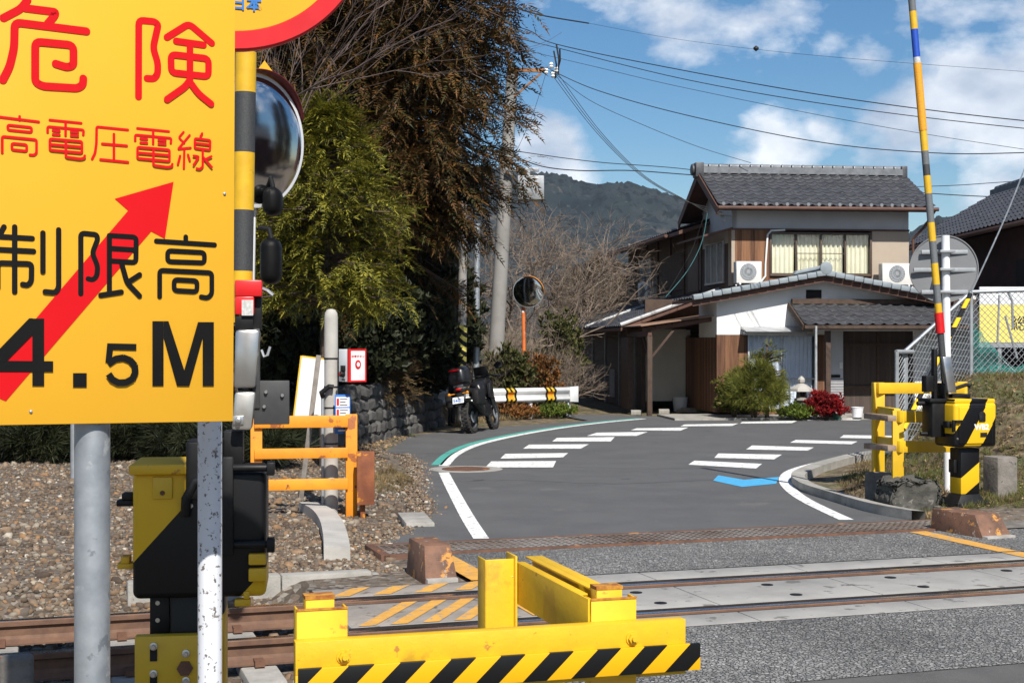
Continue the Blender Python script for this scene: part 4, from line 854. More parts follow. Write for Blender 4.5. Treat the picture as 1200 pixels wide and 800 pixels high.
q = MB(); q.box(-.083, .083, -.003, .003, -.205, .205); q.build('plate', m_nblue, nb, bev=.001)
q = MB(); q.box(-.072, .072, -.0055, -.0032, .075, .18); q.box(-.072, .072, -.0055, -.0032, -.045, .062); q.build('white_panel', m_white, nb)
q = MB(); q.box(-.065, -.040, -.0075, -.0057, .09, .165); q.box(-.065, -.040, -.0075, -.0057, -.035, .05); q.build('red_mark', m_red, nb)
q = MB()
for (z0, n, x0_, x1_) in ((.16, 3, -.03, .05), (.045, 3, -.03, .055)):
    for i in range(n): q.box(x0_, x1_ - .02 * (i % 2), -.0072, -.0057, z0 - .03 * i - .008, z0 - .03 * i)
q.build('black_print_lines', m_blk_matt, nb)
q = MB()
for i, (a, b) in enumerate(((-.065, .065), (-.04, .03), (-.05, .055))): q.box(a, b, -.0045, -.0032, -.085 - .04 * i - .014, -.085 - .04 * i)
q.build('white_print_lines', m_white, nb)
ogp = G(318, 612, 0)
og = thing('crossing_guard', 'orange steel guard with three rails and rust stains behind the concrete post', 'guard', (-2.61, 14.75, 0), R_(10))
def oz(v): return H + (400 - v) / F * 14.75
q = MB(); q.box(-.10, .02, -.05, .05, -.1, oz(490)); q.build('post', m_org, og, bev=.006)
q = MB(); q.box(.88, 1.0, -.05, .05, -.1, oz(486)); q.build('post', m_org, og, bev=.006)
for (v0, v1) in ((487, 501), (525, 537), (561, 574)):
    q = MB(); q.box(-.06, .90, -.085, -.052, oz(v1), oz(v0)); q.build('rail', m_org, og, bev=.004)
q = MB(); q.box(.98, 1.16, -.30, -.22, oz(590), oz(528)); q.box(1.02, 1.07, -.22, -.05, -.1, oz(530)); q.build('rusty_end_beam', M('rust_over_orange', (.26, .085, .03), (.16, .05, .022), 6, .8, spots=((.62, .24, .02), .60, 5)), og, bev=.005)
wb = thing('leaning_board', 'blank white board with thin yellow edge on a grey stake behind the orange guard', 'board', P(362, 452, 16.2), R_(4))
tl = R_(7)
def tw(x, z, y): return (x * math.cos(tl) + z * math.sin(tl), y, z * math.cos(tl) - x * math.sin(tl))
q = MB(); q.hexa([tw(-.12, -.36, 0), tw(.22, -.36, 0), tw(.22, -.36, .01), tw(-.12, -.36, .01), tw(-.12, .32, 0), tw(.22, .32, 0), tw(.22, .32, .01), tw(-.12, .32, .01)]); q.build('panel', m_white, wb)
q = MB(); q.prism([tw(-.137, -.36, -.002), tw(-.119, -.36, -.002), tw(-.119, .33, -.002), tw(-.137, .33, -.002)], (0, .014, 0)); q.prism([tw(-.119, .318, -.002), tw(.22, .318, -.002), tw(.22, .334, -.002), tw(-.119, .334, -.002)], (0, .014, 0)); q.build('yellow_edge', m_yel_far, wb)
q = MB(); q.beam(tw(.07, -1.35, -.03), tw(.07, .36, -.03), .055, .03, (0, 1, 0)); q.build('stake', m_wood, wb, bev=.003)
gp_ = thing('thin_pipe', 'thin grey pipe standing in the gravel left of the galvanised sign post', 'pipe', G(88, 572, .03))
q = MB(); q.tube([(0, 0, -.1), (0, 0, 1.4)], .055, 14); q.build('pipe', m_galv2, gp_, smooth=40)
ms = thing('marker_stub', 'low concrete boundary stub with rounded top beside the near rail', 'marker', P(20, 400, 7.6) - V((0, 0, H + .25)), R_(18))
q = MB(); q.box(-.085, .085, -.06, .06, -.1, .375); q.build('stub', m_conc_d, ms, bev=.025, seg=3)
# kerb blocks holding the gravel
kk = thing('kerb_block', 'pale concrete kerb along the bottom of the gravel bank behind the left guard', 'kerb', G(382, 693, -.15), R_(18))
q = MB(); q.box(-1.5, -.36, -.07, .07, -.25, .16); q.box(-.355, .35, -.075, .07, -.25, .155); q.box(.355, .42, -.08, .06, -.25, .13); q.build('kerb', m_conc, kk, bev=.015)
ck = thing('kerb_block', 'curved pale concrete kerb leading from the concrete post towards the rails', 'kerb', (0, 0, 0))
path = smooth_path([G(362, 597), G(378, 606), G(388, 619), G(393, 636), G(395, 652)], 5); L_, R2 = ribbon_pts(path, .22); q = MB()
q.grid([[p + V((0, 0, -.1)) for p in L_], [p + V((0, 0, .075)) for p in L_], [p + V((0, 0, .09)) for p in R2], [p + V((0, 0, -.1)) for p in R2]]); q.add([R2[-1] + V((0, 0, -.1)), L_[-1] + V((0, 0, -.1)), L_[-1] + V((0, 0, .075)), R2[-1] + V((0, 0, .09))], [(0, 1, 2, 3)]); q.build('kerb', m_conc_l, ck, smooth=30)
sl_ = thing('concrete_slab', 'flat grey concrete slab lying in the grit at the left road edge', 'slab', G(487, 610, .0), R_(10)); q = MB(); q.box(-.14, .14, -.45, .45, -.1, .035); q.build('slab', m_conc, sl_, bev=.01)
# rusty trapezoid blocks at the ends of the crossing
def trap(name, label, loc, rz, L, w, h):
    t = thing(name, label, 'block', loc, rz, 'rusty blocks at the crossing edge'); q = MB()
    q.hexa([(-w / 2, -L / 2, -.05), (w / 2, -L / 2, -.05), (w / 2, L / 2, -.05), (-w / 2, L / 2, -.05), (-w * .40, -L * .27, h), (w * .40, -L * .27, h), (w * .40, L * .5, h), (-w * .40, L * .5, h)])
    q.build('body', M('rust_block_paint', (.20, .10, .06), (.10, .055, .038), 5, .75, bump=.25, spots=[((.50, .23, .05), .57, 6), ((.30, .26, .22), .62, 14), ((.06, .035, .028), .62, 30)]) if 'rust_block_paint' not in bpy.data.materials else bpy.data.materials['rust_block_paint'], t, bev=.008)
    q = MB(); q.box(-w * .46, w * .46, -L / 2 - .02, -L / 2 + .12, -.05, .02); q.build('base_lip', m_conc, t, bev=.004)
    return t
trap('edge_block', 'rusty wedge shaped block at the left end of the drain beside the hatched panels', G(505, 676, 0) + V((0, .12, 0)), R_(18), .62, .26, .25)
trap('edge_block', 'rusty wedge shaped block in front of the WB2 barrier machine', G(1145, 628, 0) + V((0.02, .22, 0)), R_(24), .75, .36, .20)
# ------------------------------------------------------------------ main house
HZ = math.atan2(.113, .9936)
HO = thing('house', 'two storey house with dark tiled roof, white plaster and brown boards, carport at its left', 'house', (5.54, 35.8, 0), HZ)
def HL(u, v, b):
    k = (u - 600) / F; a = (k * (35.8 + .9936 * b) - 5.54 + .113 * b) / (.9936 - .113 * k); Y = 35.8 + .113 * a + .9936 * b; return a, H + (400 - v) / F * Y
m_plas = M('white_plaster', (.78, .78, .77), (.70, .70, .69), 1.5, .85, bump=.05, bsc=60, spots=((.55, .55, .54), .68, 3))
m_plas_g = M('shaded_white_plaster', (.56, .57, .59), (.50, .51, .53), 1.5, .85)  # copy of the white plaster with eave and porch shade put into its grey
m_beige = M('beige_siding', (.40, .33, .26), (.36, .30, .24), 2, .8)
m_beige2 = M('beige_plaster', (.52, .48, .42), (.44, .41, .36), 1.2, .9, bump=.1)
m_dkwood = M('dark_boards', (.085, .052, .036), (.055, .035, .025), 8, .8)
m_brfr = M('bronze_frame', (.10, .07, .05), (.085, .06, .045), 8, .45, .3)
m_alu = M('aluminium_frame', (.52, .53, .55), (.45, .46, .48), 8, .4, .5)
m_fascia = M('brown_fascia', (.12, .055, .035), (.08, .04, .03), 3, .7)
m_tile = M('dark_roof_tile', (.072, .074, .082), (.045, .046, .052), 3.5, .48, spots=((.12, .12, .12), .62, 9), spec=.5)
m_tile_l = M('pale_grey_tile', (.26, .30, .33), (.20, .235, .26), 3, .55, spots=((.14, .15, .16), .66, 8))
m_curt = M('cream_curtain', (.86, .79, .58), (.80, .72, .50), 3, .9)
m_curt_w = M('white_curtain', (.86, .87, .90), (.80, .81, .85), 3, .9)
m_glass = glass_mat('window_glass'); m_dark = M('dark_interior', (.012, .011, .011), None, 3, .9)
def board_mat(name, c, c2, w=.115):
    m, nt, N, L, b = node_mat(name); b.inputs['Roughness'].default_value = .8
    tc = N.new('ShaderNodeTexCoord'); sp = N.new('ShaderNodeSeparateXYZ'); L.new(tc.outputs['Object'], sp.inputs[0])
    a = N.new('ShaderNodeMath'); a.operation = 'ADD'; L.new(sp.outputs[0], a.inputs[0]); L.new(sp.outputs[1], a.inputs[1])
    d = N.new('ShaderNodeMath'); d.operation = 'MULTIPLY'; d.inputs[1].default_value = 1 / w; L.new(a.outputs[0], d.inputs[0])
    fl = N.new('ShaderNodeMath'); fl.operation = 'FLOOR'; L.new(d.outputs[0], fl.inputs[0])
    wn = N.new('ShaderNodeTexWhiteNoise'); wn.noise_dimensions = '1D'; L.new(fl.outputs[0], wn.inputs['W'])
    mp = N.new('ShaderNodeMapping'); mp.inputs['Scale'].default_value = (22, 22, 1.6); L.new(tc.outputs['Object'], mp.inputs[0])
    n = N.new('ShaderNodeTexNoise'); n.inputs['Scale'].default_value = 1; n.inputs['Detail'].default_value = 7; n.inputs['Roughness'].default_value = .7; L.new(mp.outputs[0], n.inputs[0])
    ad = N.new('ShaderNodeMath'); ad.operation = 'MULTIPLY_ADD'; ad.inputs[1].default_value = .45; L.new(wn.outputs[0], ad.inputs[0]); L.new(n.outputs[0], ad.inputs[2])
    mr = N.new('ShaderNodeMapRange'); mr.inputs[1].default_value = .4; mr.inputs[2].default_value = .95; L.new(ad.outputs[0], mr.inputs[0])
    x = N.new('ShaderNodeMix'); x.data_type = 'RGBA'; x.inputs[6].default_value = (*c, 1); x.inputs[7].default_value = (*c2, 1); L.new(mr.outputs[0], x.inputs[0]); L.new(x.outputs[2], b.inputs['Base Color'])
    fr = N.new('ShaderNodeMath'); fr.operation = 'FRACT'; L.new(d.outputs[0], fr.inputs[0])
    gt = N.new('ShaderNodeMath'); gt.operation = 'GREATER_THAN'; gt.inputs[1].default_value = .09; L.new(fr.outputs[0], gt.inputs[0])
    bp = N.new('ShaderNodeBump'); bp.inputs['Strength'].default_value = .8; bp.inputs['Distance'].default_value = .01; L.new(gt.outputs[0], bp.inputs['Height']); L.new(bp.outputs[0], b.inputs['Normal'])
    return m
m_board = board_mat('burnt_cedar_boards', (.075, .030, .015), (.24, .115, .055))
m_board_d = board_mat('dark_cedar_boards', (.05, .025, .014), (.13, .07, .04))
m_lattice = board_mat('lattice_door_wood', (.045, .032, .026), (.085, .062, .05), .05)
def tile_roof(mb, A, B, C, D, tw=.27, th=.24, amp=.034, step=.028):
    """eave A to B, ridge D to C; rounded courses of tiles"""
    A, B, C, D = map(V, (A, B, C, D)); nrm = (B - A).cross(D - A).normalized(); nrm = nrm if nrm.z > 0 else -nrm
    nu = max(int(round((B - A).length / tw)), 1) * 8; nv = max(int(round((D - A).length / th)), 1); rows = []
    for j in range(nv):
        for t in (0.0, .5, .985):
            r = []
            for i in range(nu + 1):
                s = i / nu; w = (j + t) / nv; p = (A * (1 - s) + B * s) * (1 - w) + (D * (1 - s) + C * s) * w
                ph = (i % 8) / 8; prof = math.cos(2 * math.pi * ph) * .6 + math.cos(4 * math.pi * ph) * .25
                r.append(p + nrm * (prof * amp + step * (1 - t)))
            rows.append(r)
    mb.grid(rows)
def slab(mb, A, B, C, D, th):
    A, B, C, D = map(V, (A, B, C, D)); mb.hexa([A - V((0, 0, th)), B - V((0, 0, th)), C - V((0, 0, th)), D - V((0, 0, th)), A, B, C, D])
def curtain(mb, a0, a1, z0, z1, b, amp=.03, per=.11):
    n = max(int((a1 - a0) / .014), 8); mb.grid([[(a0 + (a1 - a0) * i / n, b + amp * math.sin(2 * math.pi * (a0 + (a1 - a0) * i / n) / per + .9 * math.sin(i * .13)) * (.7 + .5 * k), z0 + (z1 - z0) * k) for i in range(n + 1)] for k in (0, 1)])
def window(a0, a1, z0, z1, b, panes, frame_m, curt, parent, fw=.05, rails=(), curtain_parts=None, label=None):
    q = MB(); q.box(a0 - fw, a1 + fw, b - .05, b + .02, z1, z1 + fw); q.box(a0 - fw, a1 + fw, b - .07, b + .02, z0 - fw, z0); q.box(a0 - fw, a0, b - .05, b + .02, z0, z1); q.box(a1, a1 + fw, b - .05, b + .02, z0, z1)
    for i in range(1, panes): x = a0 + (a1 - a0) * i / panes; q.box(x - .022, x + .022, b - .045 + .02 * (i % 2), b + .01, z0, z1)
    for r in rails: q.box(a0, a1, b - .035, b + .005, z0 + (z1 - z0) * r - .02, z0 + (z1 - z0) * r + .02)
    w = q.build('window', frame_m, parent, bev=.003, label=label)
    q = MB(); q.add([(a0, b + .008, z0), (a1, b + .008, z0), (a1, b + .008, z1), (a0, b + .008, z1)], [(0, 1, 2, 3)]); q.build('pane', m_glass, w)
    q = MB(); q.box(a0, a1, b + .22, b + .235, z0, z1); q.box(a0 - .01, a0, b + .015, b + .23, z0, z1); q.box(a1, a1 + .01, b + .015, b + .23, z0, z1); q.box(a0, a1, b + .015, b + .23, z1, z1 + .01); q.box(a0, a1, b + .015, b + .23, z0 - .01, z0); q.build('reveal', m_dark, w)
    if curt is not None:
        q = MB()
        for (s0, s1) in (curtain_parts or ((0, 1),)): curtain(q, a0 + (a1 - a0) * s0, a0 + (a1 - a0) * s1, z0, z1, b + .10)
        q.build('curtain', curt, w, smooth=60)
    return w
# upper storey
W2 = 4.62; ZE = 5.16; ZR = 6.22
wa0, wz1 = HL(904, 272, 0); wa1, wz0 = HL(1019, 322, 0)
zb = HL(900, 268.5, 0)[1]; zlow = 3.05
def wall_with_hole(mb, a0, a1, z0, z1, b0, b1, ha0, ha1, hz0, hz1):
    mb.box(a0, ha0, b0, b1, z0, z1); mb.box(ha1, a1, b0, b1, z0, z1)
    if hz0 > z0: mb.box(ha0, ha1, b0, b1, z0, hz0)
    if hz1 < z1: mb.box(ha0, ha1, b0, b1, hz1, z1)
q = MB(); q.box(0.003, W2 - .003, .003, .13, zb, ZE + .12); q.box(-.002, .12, .003, 3.0, 4.3, ZE + .2); q.prism([(-.003, .003, ZE + .1), (-.003, 3.1, ZE + .1), (-.003, 1.45, ZR - .15)], (.1, 0, 0)); q.build('upper_wall_band', m_plas_g, HO)
ab0 = HL(861, 300, 0)[0]
q = MB(); q.box(ab0, wa0 - .06, -.012, .06, zlow, zb); q.box(wa0 - .06, wa1 + .06, -.010, .06, zlow, wz0 - .07); q.build('board_cladding', m_board, HO)
ar0 = HL(1022, 300, 0)[0]
q = MB(); q.box(wa1 + .06, W2, -.008, .06, zlow, zb - .004); q.build('siding_panel', m_beige, HO); q = MB(); q.box(-.02, ab0, -.014, .30, 3.2, zb); q.build('siding_panel', m_beige, HO)
q = MB(); q.box(-.015, W2 + .01, -.03, -.013, zb - .03, zb + .015); q.box(wa0 - .075, wa0 - .052, -.026, -.012, zlow, zb - .03); q.build('trim', m_fascia, HO)
window(wa0, wa1, wz0, wz1 - .05, 0, 4, m_brfr, m_curt, HO, .05, curtain_parts=((0, .235), (.26, .5), (.52, .74), (.765, 1)))
q = MB(); q.box(wa0, wa1, -.045, -.038, wz0 + .0, wz0 + .03)
for i in range(9): x = wa0 + (wa1 - wa0) * (.26 + .055 * i); q.box(x, x + .006, -.04, -.034, wz0 + .02, wz0 + .34 + .06 * (i % 2))
q.box(wa0 + (wa1 - wa0) * .255, wa0 + (wa1 - wa0) * .74, -.041, -.035, wz0 + .52, wz0 + .54); q.build('window_guard', m_brfr, HO)
# body behind: back and right walls, storey floor
q = MB(); q.box(W2 - .1, W2, .13, 13.5, 0, ZE); q.box(0, W2 - .1, 13.4, 13.5, 0, ZE); q.box(.3, W2 - .11, .5, 13.3, 2.9, 3.0); q.build('rear_walls', m_beige2, HO)
# left side of the upper storey: dark boards, windows, little awning
q = MB(); q.box(-.0, .10, .30, 13.4, 2.9, 4.3); q.box(0.0, .10, 3.0, 13.4, 4.3, 4.9); q.build('side_wall', m_dkwood, HO)
m_bgl = M('blue_grey_glass', (.10, .13, .16), (.2, .23, .25), 2, .1)
for (b0, b1, z0, z1) in ((.75, 2.55, 3.35, 4.35), (9.6, 11.2, 3.4, 4.4)):
    q = MB(); q.box(-.06, -.004, b0 - .05, b1 + .05, z0 - .05, z0); q.box(-.06, -.004, b0 - .05, b1 + .05, z1, z1 + .05)
    for k in range(4): y = b0 + (b1 - b0) * k / 3; q.box(-.05, -.006, y - .025, y + .025, z0, z1)
    sw = q.build('side_window', m_alu, HO)
    q = MB(); q.box(-.02, -.012, b0 + .02, b1 - .02, z0 + .01, z1 - .01); q.build('pane', m_bgl, sw)
q = MB(); q.box(-.06, -.004, 5.2, 7.4, 3.3, 4.35); q.build('shutter_case', m_dkwood, HO); q = MB(); q.box(-.03, -.004, 3.1, 4.6, 3.2, 4.5); q.build('shutter_case', M('brown_shutter_case', (.11, .07, .055), (.085, .055, .042), 3, .6), HO)
q = MB(); q.hexa([(-.75, -.1, 4.42), (-.01, -.1, 4.62), (-.01, 2.9, 4.62), (-.75, 2.9, 4.42), (-.75, -.1, 4.47), (-.01, -.1, 4.67), (-.01, 2.9, 4.67), (-.75, 2.9, 4.47)]); q.build('side_awning', m_fascia, HO)
for k in range(9):
    pass
q = MB()
for k in range(6): q.box(-.05, -.001, 3.3 + 1.75 * k, 3.42 + 1.75 * k, 3.0, 4.95)
q.build('side_posts', m_fascia, HO)
# main roof (ridge along the front), rear roof (ridge along the depth)
OV = .52
rf = MB(); tile_roof(rf, (-OV, -.62, ZE), (W2 + .45, -.62, ZE), (W2 + .45, 1.45, ZR), (-OV, 1.45, ZR)); tile_roof(rf, (W2 + .45, 3.55, ZE), (-OV, 3.55, ZE), (-OV, 1.45, ZR), (W2 + .45, 1.45, ZR))
roof = rf.build('roof', m_tile, HO, smooth=50)
q = MB(); slab(q, (-OV, -.60, ZE - .02), (W2 + .44, -.60, ZE - .02), (W2 + .44, 1.45, ZR - .02), (-OV, 1.45, ZR - .02), .10); slab(q, (-OV, 1.45, ZR - .02), (W2 + .44, 1.45, ZR - .02), (W2 + .44, 3.53, ZE - .02), (-OV, 3.53, ZE - .02), .10); q.build('roof_deck', m_fascia, roof)
m_ridge = M('ridge_tile', (.19, .20, .215), (.13, .135, .145), 6, .36)  # paler than the roof tiles: sun glints put into the colour
q = MB(); q.box(-OV + .02, W2 + .43, 1.30, 1.60, ZR - .03, ZR + .13)
nr = 20
for k in range(nr):
    x = -OV + (W2 + .45 + OV) * k / nr; q.lathe([(.075, 0), (.082, .03), (.075, .06), (.075, .245)], 10, (x, 1.45, ZR + .15), (1, 0, 0))
q.build('ridge_tiles', m_ridge, roof, smooth=40)
q = MB(); q.box(-OV - .1, -OV + .12, 1.27, 1.63, ZR - .14, ZR + .24); q.lathe([(.16, 0), (.15, .06)], 14, (-OV - .12, 1.45, ZR + .06), (-1, 0, 0)); q.build('ridge_end_tile', m_tile, roof, bev=.02); q = MB(); q.box(W2 + .34, W2 + .5, 1.3, 1.6, ZR - .1, ZR + .22); q.build('ridge_end_tile', m_tile, roof, bev=.02)
pt0 = None
for k in range(19):
    x = -OV + .135 + .27 * k
    if x < W2 + .4:
        if pt0 is None: q = MB(); q.lathe([(.045, 0), (.045, .03)], 10, (0, -.60, ZE + .045), (0, -1, 0)); pt0 = o = q.build('eave_tile_end', m_ridge, roof)
        else: o = pt0.copy(); COL.objects.link(o)
        o.location = (x, 0, 0)
q = MB(); q.tube([(-OV - .02, -.68, ZE - .06), (W2 + .5, -.68, ZE - .05)], .05, 10); q.tube([(W2 + .42, -.68, ZE - .06), (W2 + .30, -.3, ZE - .45), (W2 + .08, -.08, ZE - .75), (W2 + .08, -.08, 3.0)], .035, 8); q.build('gutter', m_fascia, roof)
q = MB()
for (b0, z0, b1, z1) in ((-.66, ZE - .06, 1.45, ZR - .0), (1.45, ZR, 3.6, ZE - .06)): q.beam((-OV - .015, b0, z0 - .09), (-OV - .015, b1, z1 - .09), .035, .19)
q.build('bargeboard', m_fascia, roof)
rr = MB(); tile_roof(rr, (-.85, 13.9, 4.78), (-.85, 2.2, 4.78), (2.3, 2.2, 5.75), (2.3, 13.9, 5.75)); tile_roof(rr, (5.3, 2.2, 4.78), (5.3, 13.9, 4.78), (2.3, 13.9, 5.75), (2.3, 2.2, 5.75))
rear = rr.build('rear_roof', m_tile, HO, smooth=50)
q = MB(); slab(q, (-.85, 2.2, 4.75), (-.85, 13.9, 4.75), (2.3, 13.9, 5.72), (2.3, 2.2, 5.72), .10); slab(q, (2.3, 2.2, 5.72), (2.3, 13.9, 5.72), (5.3, 13.9, 4.75), (5.3, 2.2, 4.75), .1); q.build('roof_deck', m_fascia, rear)
q = MB(); q.tube([(-.93, 3.4, 4.70), (-.93, 13.9, 4.68)], .05, 8); q.tube([(-.93, 13.6, 4.68), (-.8, 13.5, 4.5), (-.05, 13.45, 4.35), (-.05, 13.45, 3)], .035, 8); q.build('gutter', m_fascia, rear)
# ground-floor front wing with a shallow gable
EB = -1.75
e0 = HL(840, 400, EB)[0]; pk, zpk = HL(966, 321, EB - .35); ev0, zv0 = HL(811, 350, EB - .35); e1 = 6.1; ev1 = 2 * pk - ev0; zv1 = zv0
g0, gz1 = HL(878, 392, EB); g1, gz0 = HL(954, 470, EB)
gz0 = .22
dr0 = HL(988, 400, EB)[0]; dr1 = HL(1072, 400, EB)[0]
zcl = HL(850, 392, EB)[1]
q = MB(); zt_ = 2.86
q.box(e0, dr0, EB, EB + .12, zcl, zt_); q.box(dr0, dr1, EB, EB + .12, 2.05, zt_); q.box(dr1, e1, EB, EB + .12, 0, zt_); q.prism([(e0, EB, zt_), (e1, EB, zt_), (pk, EB, zpk - .10)], (0, .12, 0)); q.box(e0, e0 + .12, EB + .12, .0, 1.9, zt_); q.box(e1 - .12, e1, EB + .12, 0, 0, zt_)
q.build('front_wing_wall', m_plas, HO)
q = MB(); q.box(e0 - .004, g0 - .05, EB - .012, EB + .11, .1, zcl - .003); q.box(g1 + .05, dr0 - .35, EB - .010, EB + .11, .1, zcl - .003); q.box(g0 - .05, g1 + .05, EB - .008, EB + .11, .0, gz0 - .05); q.box(e0 - .006, e0 + .11, EB + .12, 1.4, .1, 1.895); q.build('lower_cladding', m_board, HO)
lowp = [c for c in HO.children if c.name.startswith('lower_cladding')][0]
window(g0, g1, gz0, gz1 - .03, EB, 2, m_alu, m_curt_w, HO, .045, rails=(.40,))
q = MB(); ca0, _ = HL(868, 380, EB); ca1, _ = HL(946, 380, EB); q.hexa([(ca0, EB - .50, 2.03), (ca1, EB - .50, 2.03), (ca1, EB, 2.10), (ca0, EB, 2.10), (ca0, EB - .36, 2.08), (ca1, EB - .36, 2.08), (ca1, EB, 2.16), (ca0, EB, 2.16)]); q.box(ca0 + .05, ca1 - .05, EB - .14, EB - .01, 1.955, 2.035); q.build('window_canopy', m_alu, HO, bev=.004)
q = MB(); va, vz = HL(953, 345, EB); q.box(va - .18, va + .2, EB - .02, EB + .01, vz - .1, vz + .11); q.build('gable_vent', m_dark, HO)
fr_ = MB(); by = EB - .42
tile_roof(fr_, (ev0, by, zv0), (ev0, .0, zv0), (pk, .0, zpk), (pk, by, zpk)); tile_roof(fr_, (ev1, 0, zv1), (ev1, by, zv1), (pk, by, zpk), (pk, 0, zpk))
fw = fr_.build('front_wing_roof', m_tile, HO, smooth=50)
q = MB()
for (ea, ez) in ((ev0, zv0), (ev1, zv1)):
    n = 14
    for k in range(n):
        s0, s1 = k / n, (k + .97) / n
        p = V((ea + (pk - ea) * s0, by, ez + (zpk - ez) * s0)); r = V((ea + (pk - ea) * s1, by, ez + (zpk - ez) * s1)); q.beam(p + V((0, .02, .02 + .012)), r + V((0, .02, .02)), .20, .13)
q.build('verge_tiles', m_tile_l, fw, bev=.02)
q = MB(); q.lathe([(.15, 0), (.16, .05), (.1, .1)], 16, (pk, by - .09, zpk + .13), (0, 1, 0)); q.box(pk - .10, pk + .10, by, 0, zpk + .0, zpk + .17); q.hexa([(pk - .75, by + .05, zpk - .02), (pk - .0, by + .05, zpk + .14), (pk, by + .25, zpk + .14), (pk - .75, by + .25, zpk - .02), (pk - .68, by + .05, zpk + .07), (pk, by + .05, zpk + .22), (pk, by + .25, zpk + .22), (pk - .68, by + .25, zpk + .07)]); q.build('ridge_tiles', m_tile_l, fw, bev=.02)
q = MB()
for (ea, ez) in ((ev0, zv0), (ev1, zv1)): q.beam((ea, by + .07, ez - .105), (pk, by + .07, zpk - .105), .04, .15)
q.build('bargeboard', m_fascia, fw)
q = MB(); slab(q, (ev0, by + .04, zv0 - .02), (pk, by + .04, zpk - .02), (pk, 0, zpk - .02), (ev0, 0, zv0 - .02), .07); slab(q, (pk, by + .04, zpk - .02), (ev1, by + .04, zv1 - .02), (ev1, 0, zv1 - .02), (pk, 0, zpk - .02), .07); q.build('roof_deck', m_fascia, fw)
# porch with its own tiled roof, lattice doors set back
pa0 = HL(940, 370, EB - 1.0)[0]; pa1 = 6.4; zpt, zpe = 2.72, HL(1000, 381, EB - 1.15)[1]
pr = MB(); tile_roof(pr, (pa0, EB - 1.15, zpe), (pa1, EB - 1.15, zpe), (pa1, EB - .01, zpt), (pa0, EB - .01, zpt)); po = pr.build('porch_roof', m_tile, HO, smooth=50)
q = MB(); slab(q, (pa0, EB - 1.13, zpe - .02), (pa1, EB - 1.13, zpe - .02), (pa1, EB - .01, zpt - .02), (pa0, EB - .01, zpt - .02), .08); q.beam((pa0, EB - 1.17, zpe - .04), (pa1, EB - 1.17, zpe - .04), .07, .08); q.box(pa0 + .05, pa1 - .05, EB - .12, EB - .008, zpt - .02, zpt + .10); q.beam((pa0 - .02, EB - 1.14, zpe - .05), (pa0 - .02, EB - .01, zpt - .05), .04, .14); q.build('eave_beam', m_dkwood, po)
q = MB(); d0 = HL(970, 430, EB - .85)[0]; q.box(d0 - .06, d0 + .06, EB - .9, EB - .78, 0, 2.05); q.build('porch_post', m_dkwood, HO, bev=.006)
q = MB(); d0 = HL(956, 430, EB - 1.2)[0]; q.tube([(d0, EB - 1.22, 0), (d0, EB - 1.22, zpe - .02)], .028, 8); q.build('downpipe', M('pale_pipe', (.42, .44, .46), (.3, .32, .33), 20, .5), HO)
q = MB(); q.box(dr0, dr1 + .3, EB + .35, EB + .40, .05, 2.06); dd = q.build('door', m_lattice, HO)
q = MB()
for x in (dr0, (dr0 + dr1) / 2 + .1, dr1 + .2): q.box(x - .03, x + .03, EB + .31, EB + .35, .05, 2.06)
q.box(dr0, dr1 + .2, EB + .31, EB + .35, .62, .72); q.box(dr0, dr1 + .2, EB + .31, EB + .35, 1.68, 1.76); q.build('door_stiles', m_dkwood, dd)
q = MB(); q.box(dr0 - .36, dr0 - .02, EB - .006, EB + .12, .9, 2.05); q.box(dr0 - .02, dr0, EB, EB + .4, .0, 2.06); q.build('porch_side_wall', m_plas_g, HO)
q = MB()
for k in range(13): q.box(dr0 - .36, dr0 - .0, EB - .03, EB + .1, .06 + .065 * k, .115 + .065 * k)
q.build('striped_tiles', M('grey_wall_tile', (.34, .34, .36), (.28, .28, .30), 6, .5), HO, bev=.004)
q = MB(); q.box(dr0 - .1, dr0 - .02, EB - .03, EB - .006, 1.15, 1.3); q.build('door_bell', m_plas, HO); q = MB(); q.box(dr0 - .3, dr0 - .08, EB - .02, EB - .006, .93, 1.0); q.build('letter_slot', m_blk_matt, HO)
q = MB(); q.box(-2.2, e1 + .6, EB - 1.4, EB + .5, -.1, .05); q.build('porch_floor', m_conc, HO)
# left ground-floor wing and carport
q = MB(); q.box(-1.9, -.84, 1.45, 1.55, .25, 2.12); q.box(-.86, -.72, 1.46, 1.54, .0, 2.1); q.build('carport_back_wall', m_beige2, HO)
q = MB(); q.box(-2.0, -1.9, 1.5, 13.2, 0, 2.15); q.box(-1.9, -.1, 1.56, 1.64, 2.0, 2.9); q.build('left_wing_wall', m_dkwood, HO)
q = MB()
for k in range(5): q.box(-2.05, -2.0, 2.2 + 2.2 * k, 2.35 + 2.2 * k, 0, 2.1)
q.box(-2.03, -2.0, 3.0, 4.2, .3, 1.9); q.box(-2.03, -2.0, 5.2, 6.0, .2, 1.0); q.build('left_wing_panels', M('grey_panel', (.22, .22, .22), (.16, .16, .16), 4, .6), HO)
pe = MB(); tile_roof(pe, (-2.65, 13.4, 2.18), (-2.65, 1.0, 2.18), (0.0, 1.0, 3.12), (0.0, 13.4, 3.12)); pt = pe.build('side_roof', m_tile, HO, smooth=50)
q = MB(); slab(q, (-2.65, 1.02, 2.15), (0, 1.02, 3.09), (0, 13.4, 3.09), (-2.65, 13.4, 2.15), .08); q.build('roof_deck', m_fascia, pt)
m_prd = M('pale_ridge', (.45, .46, .47), (.32, .33, .34), 6, .5)
for b in (1.02, 6.6): q = MB(); q.lathe([(.05, 0), (.05, 2.75)], 8, (-2.66, b, 2.23), (2.65, 0, .94)); q.build('roof_rib', m_prd, pt)
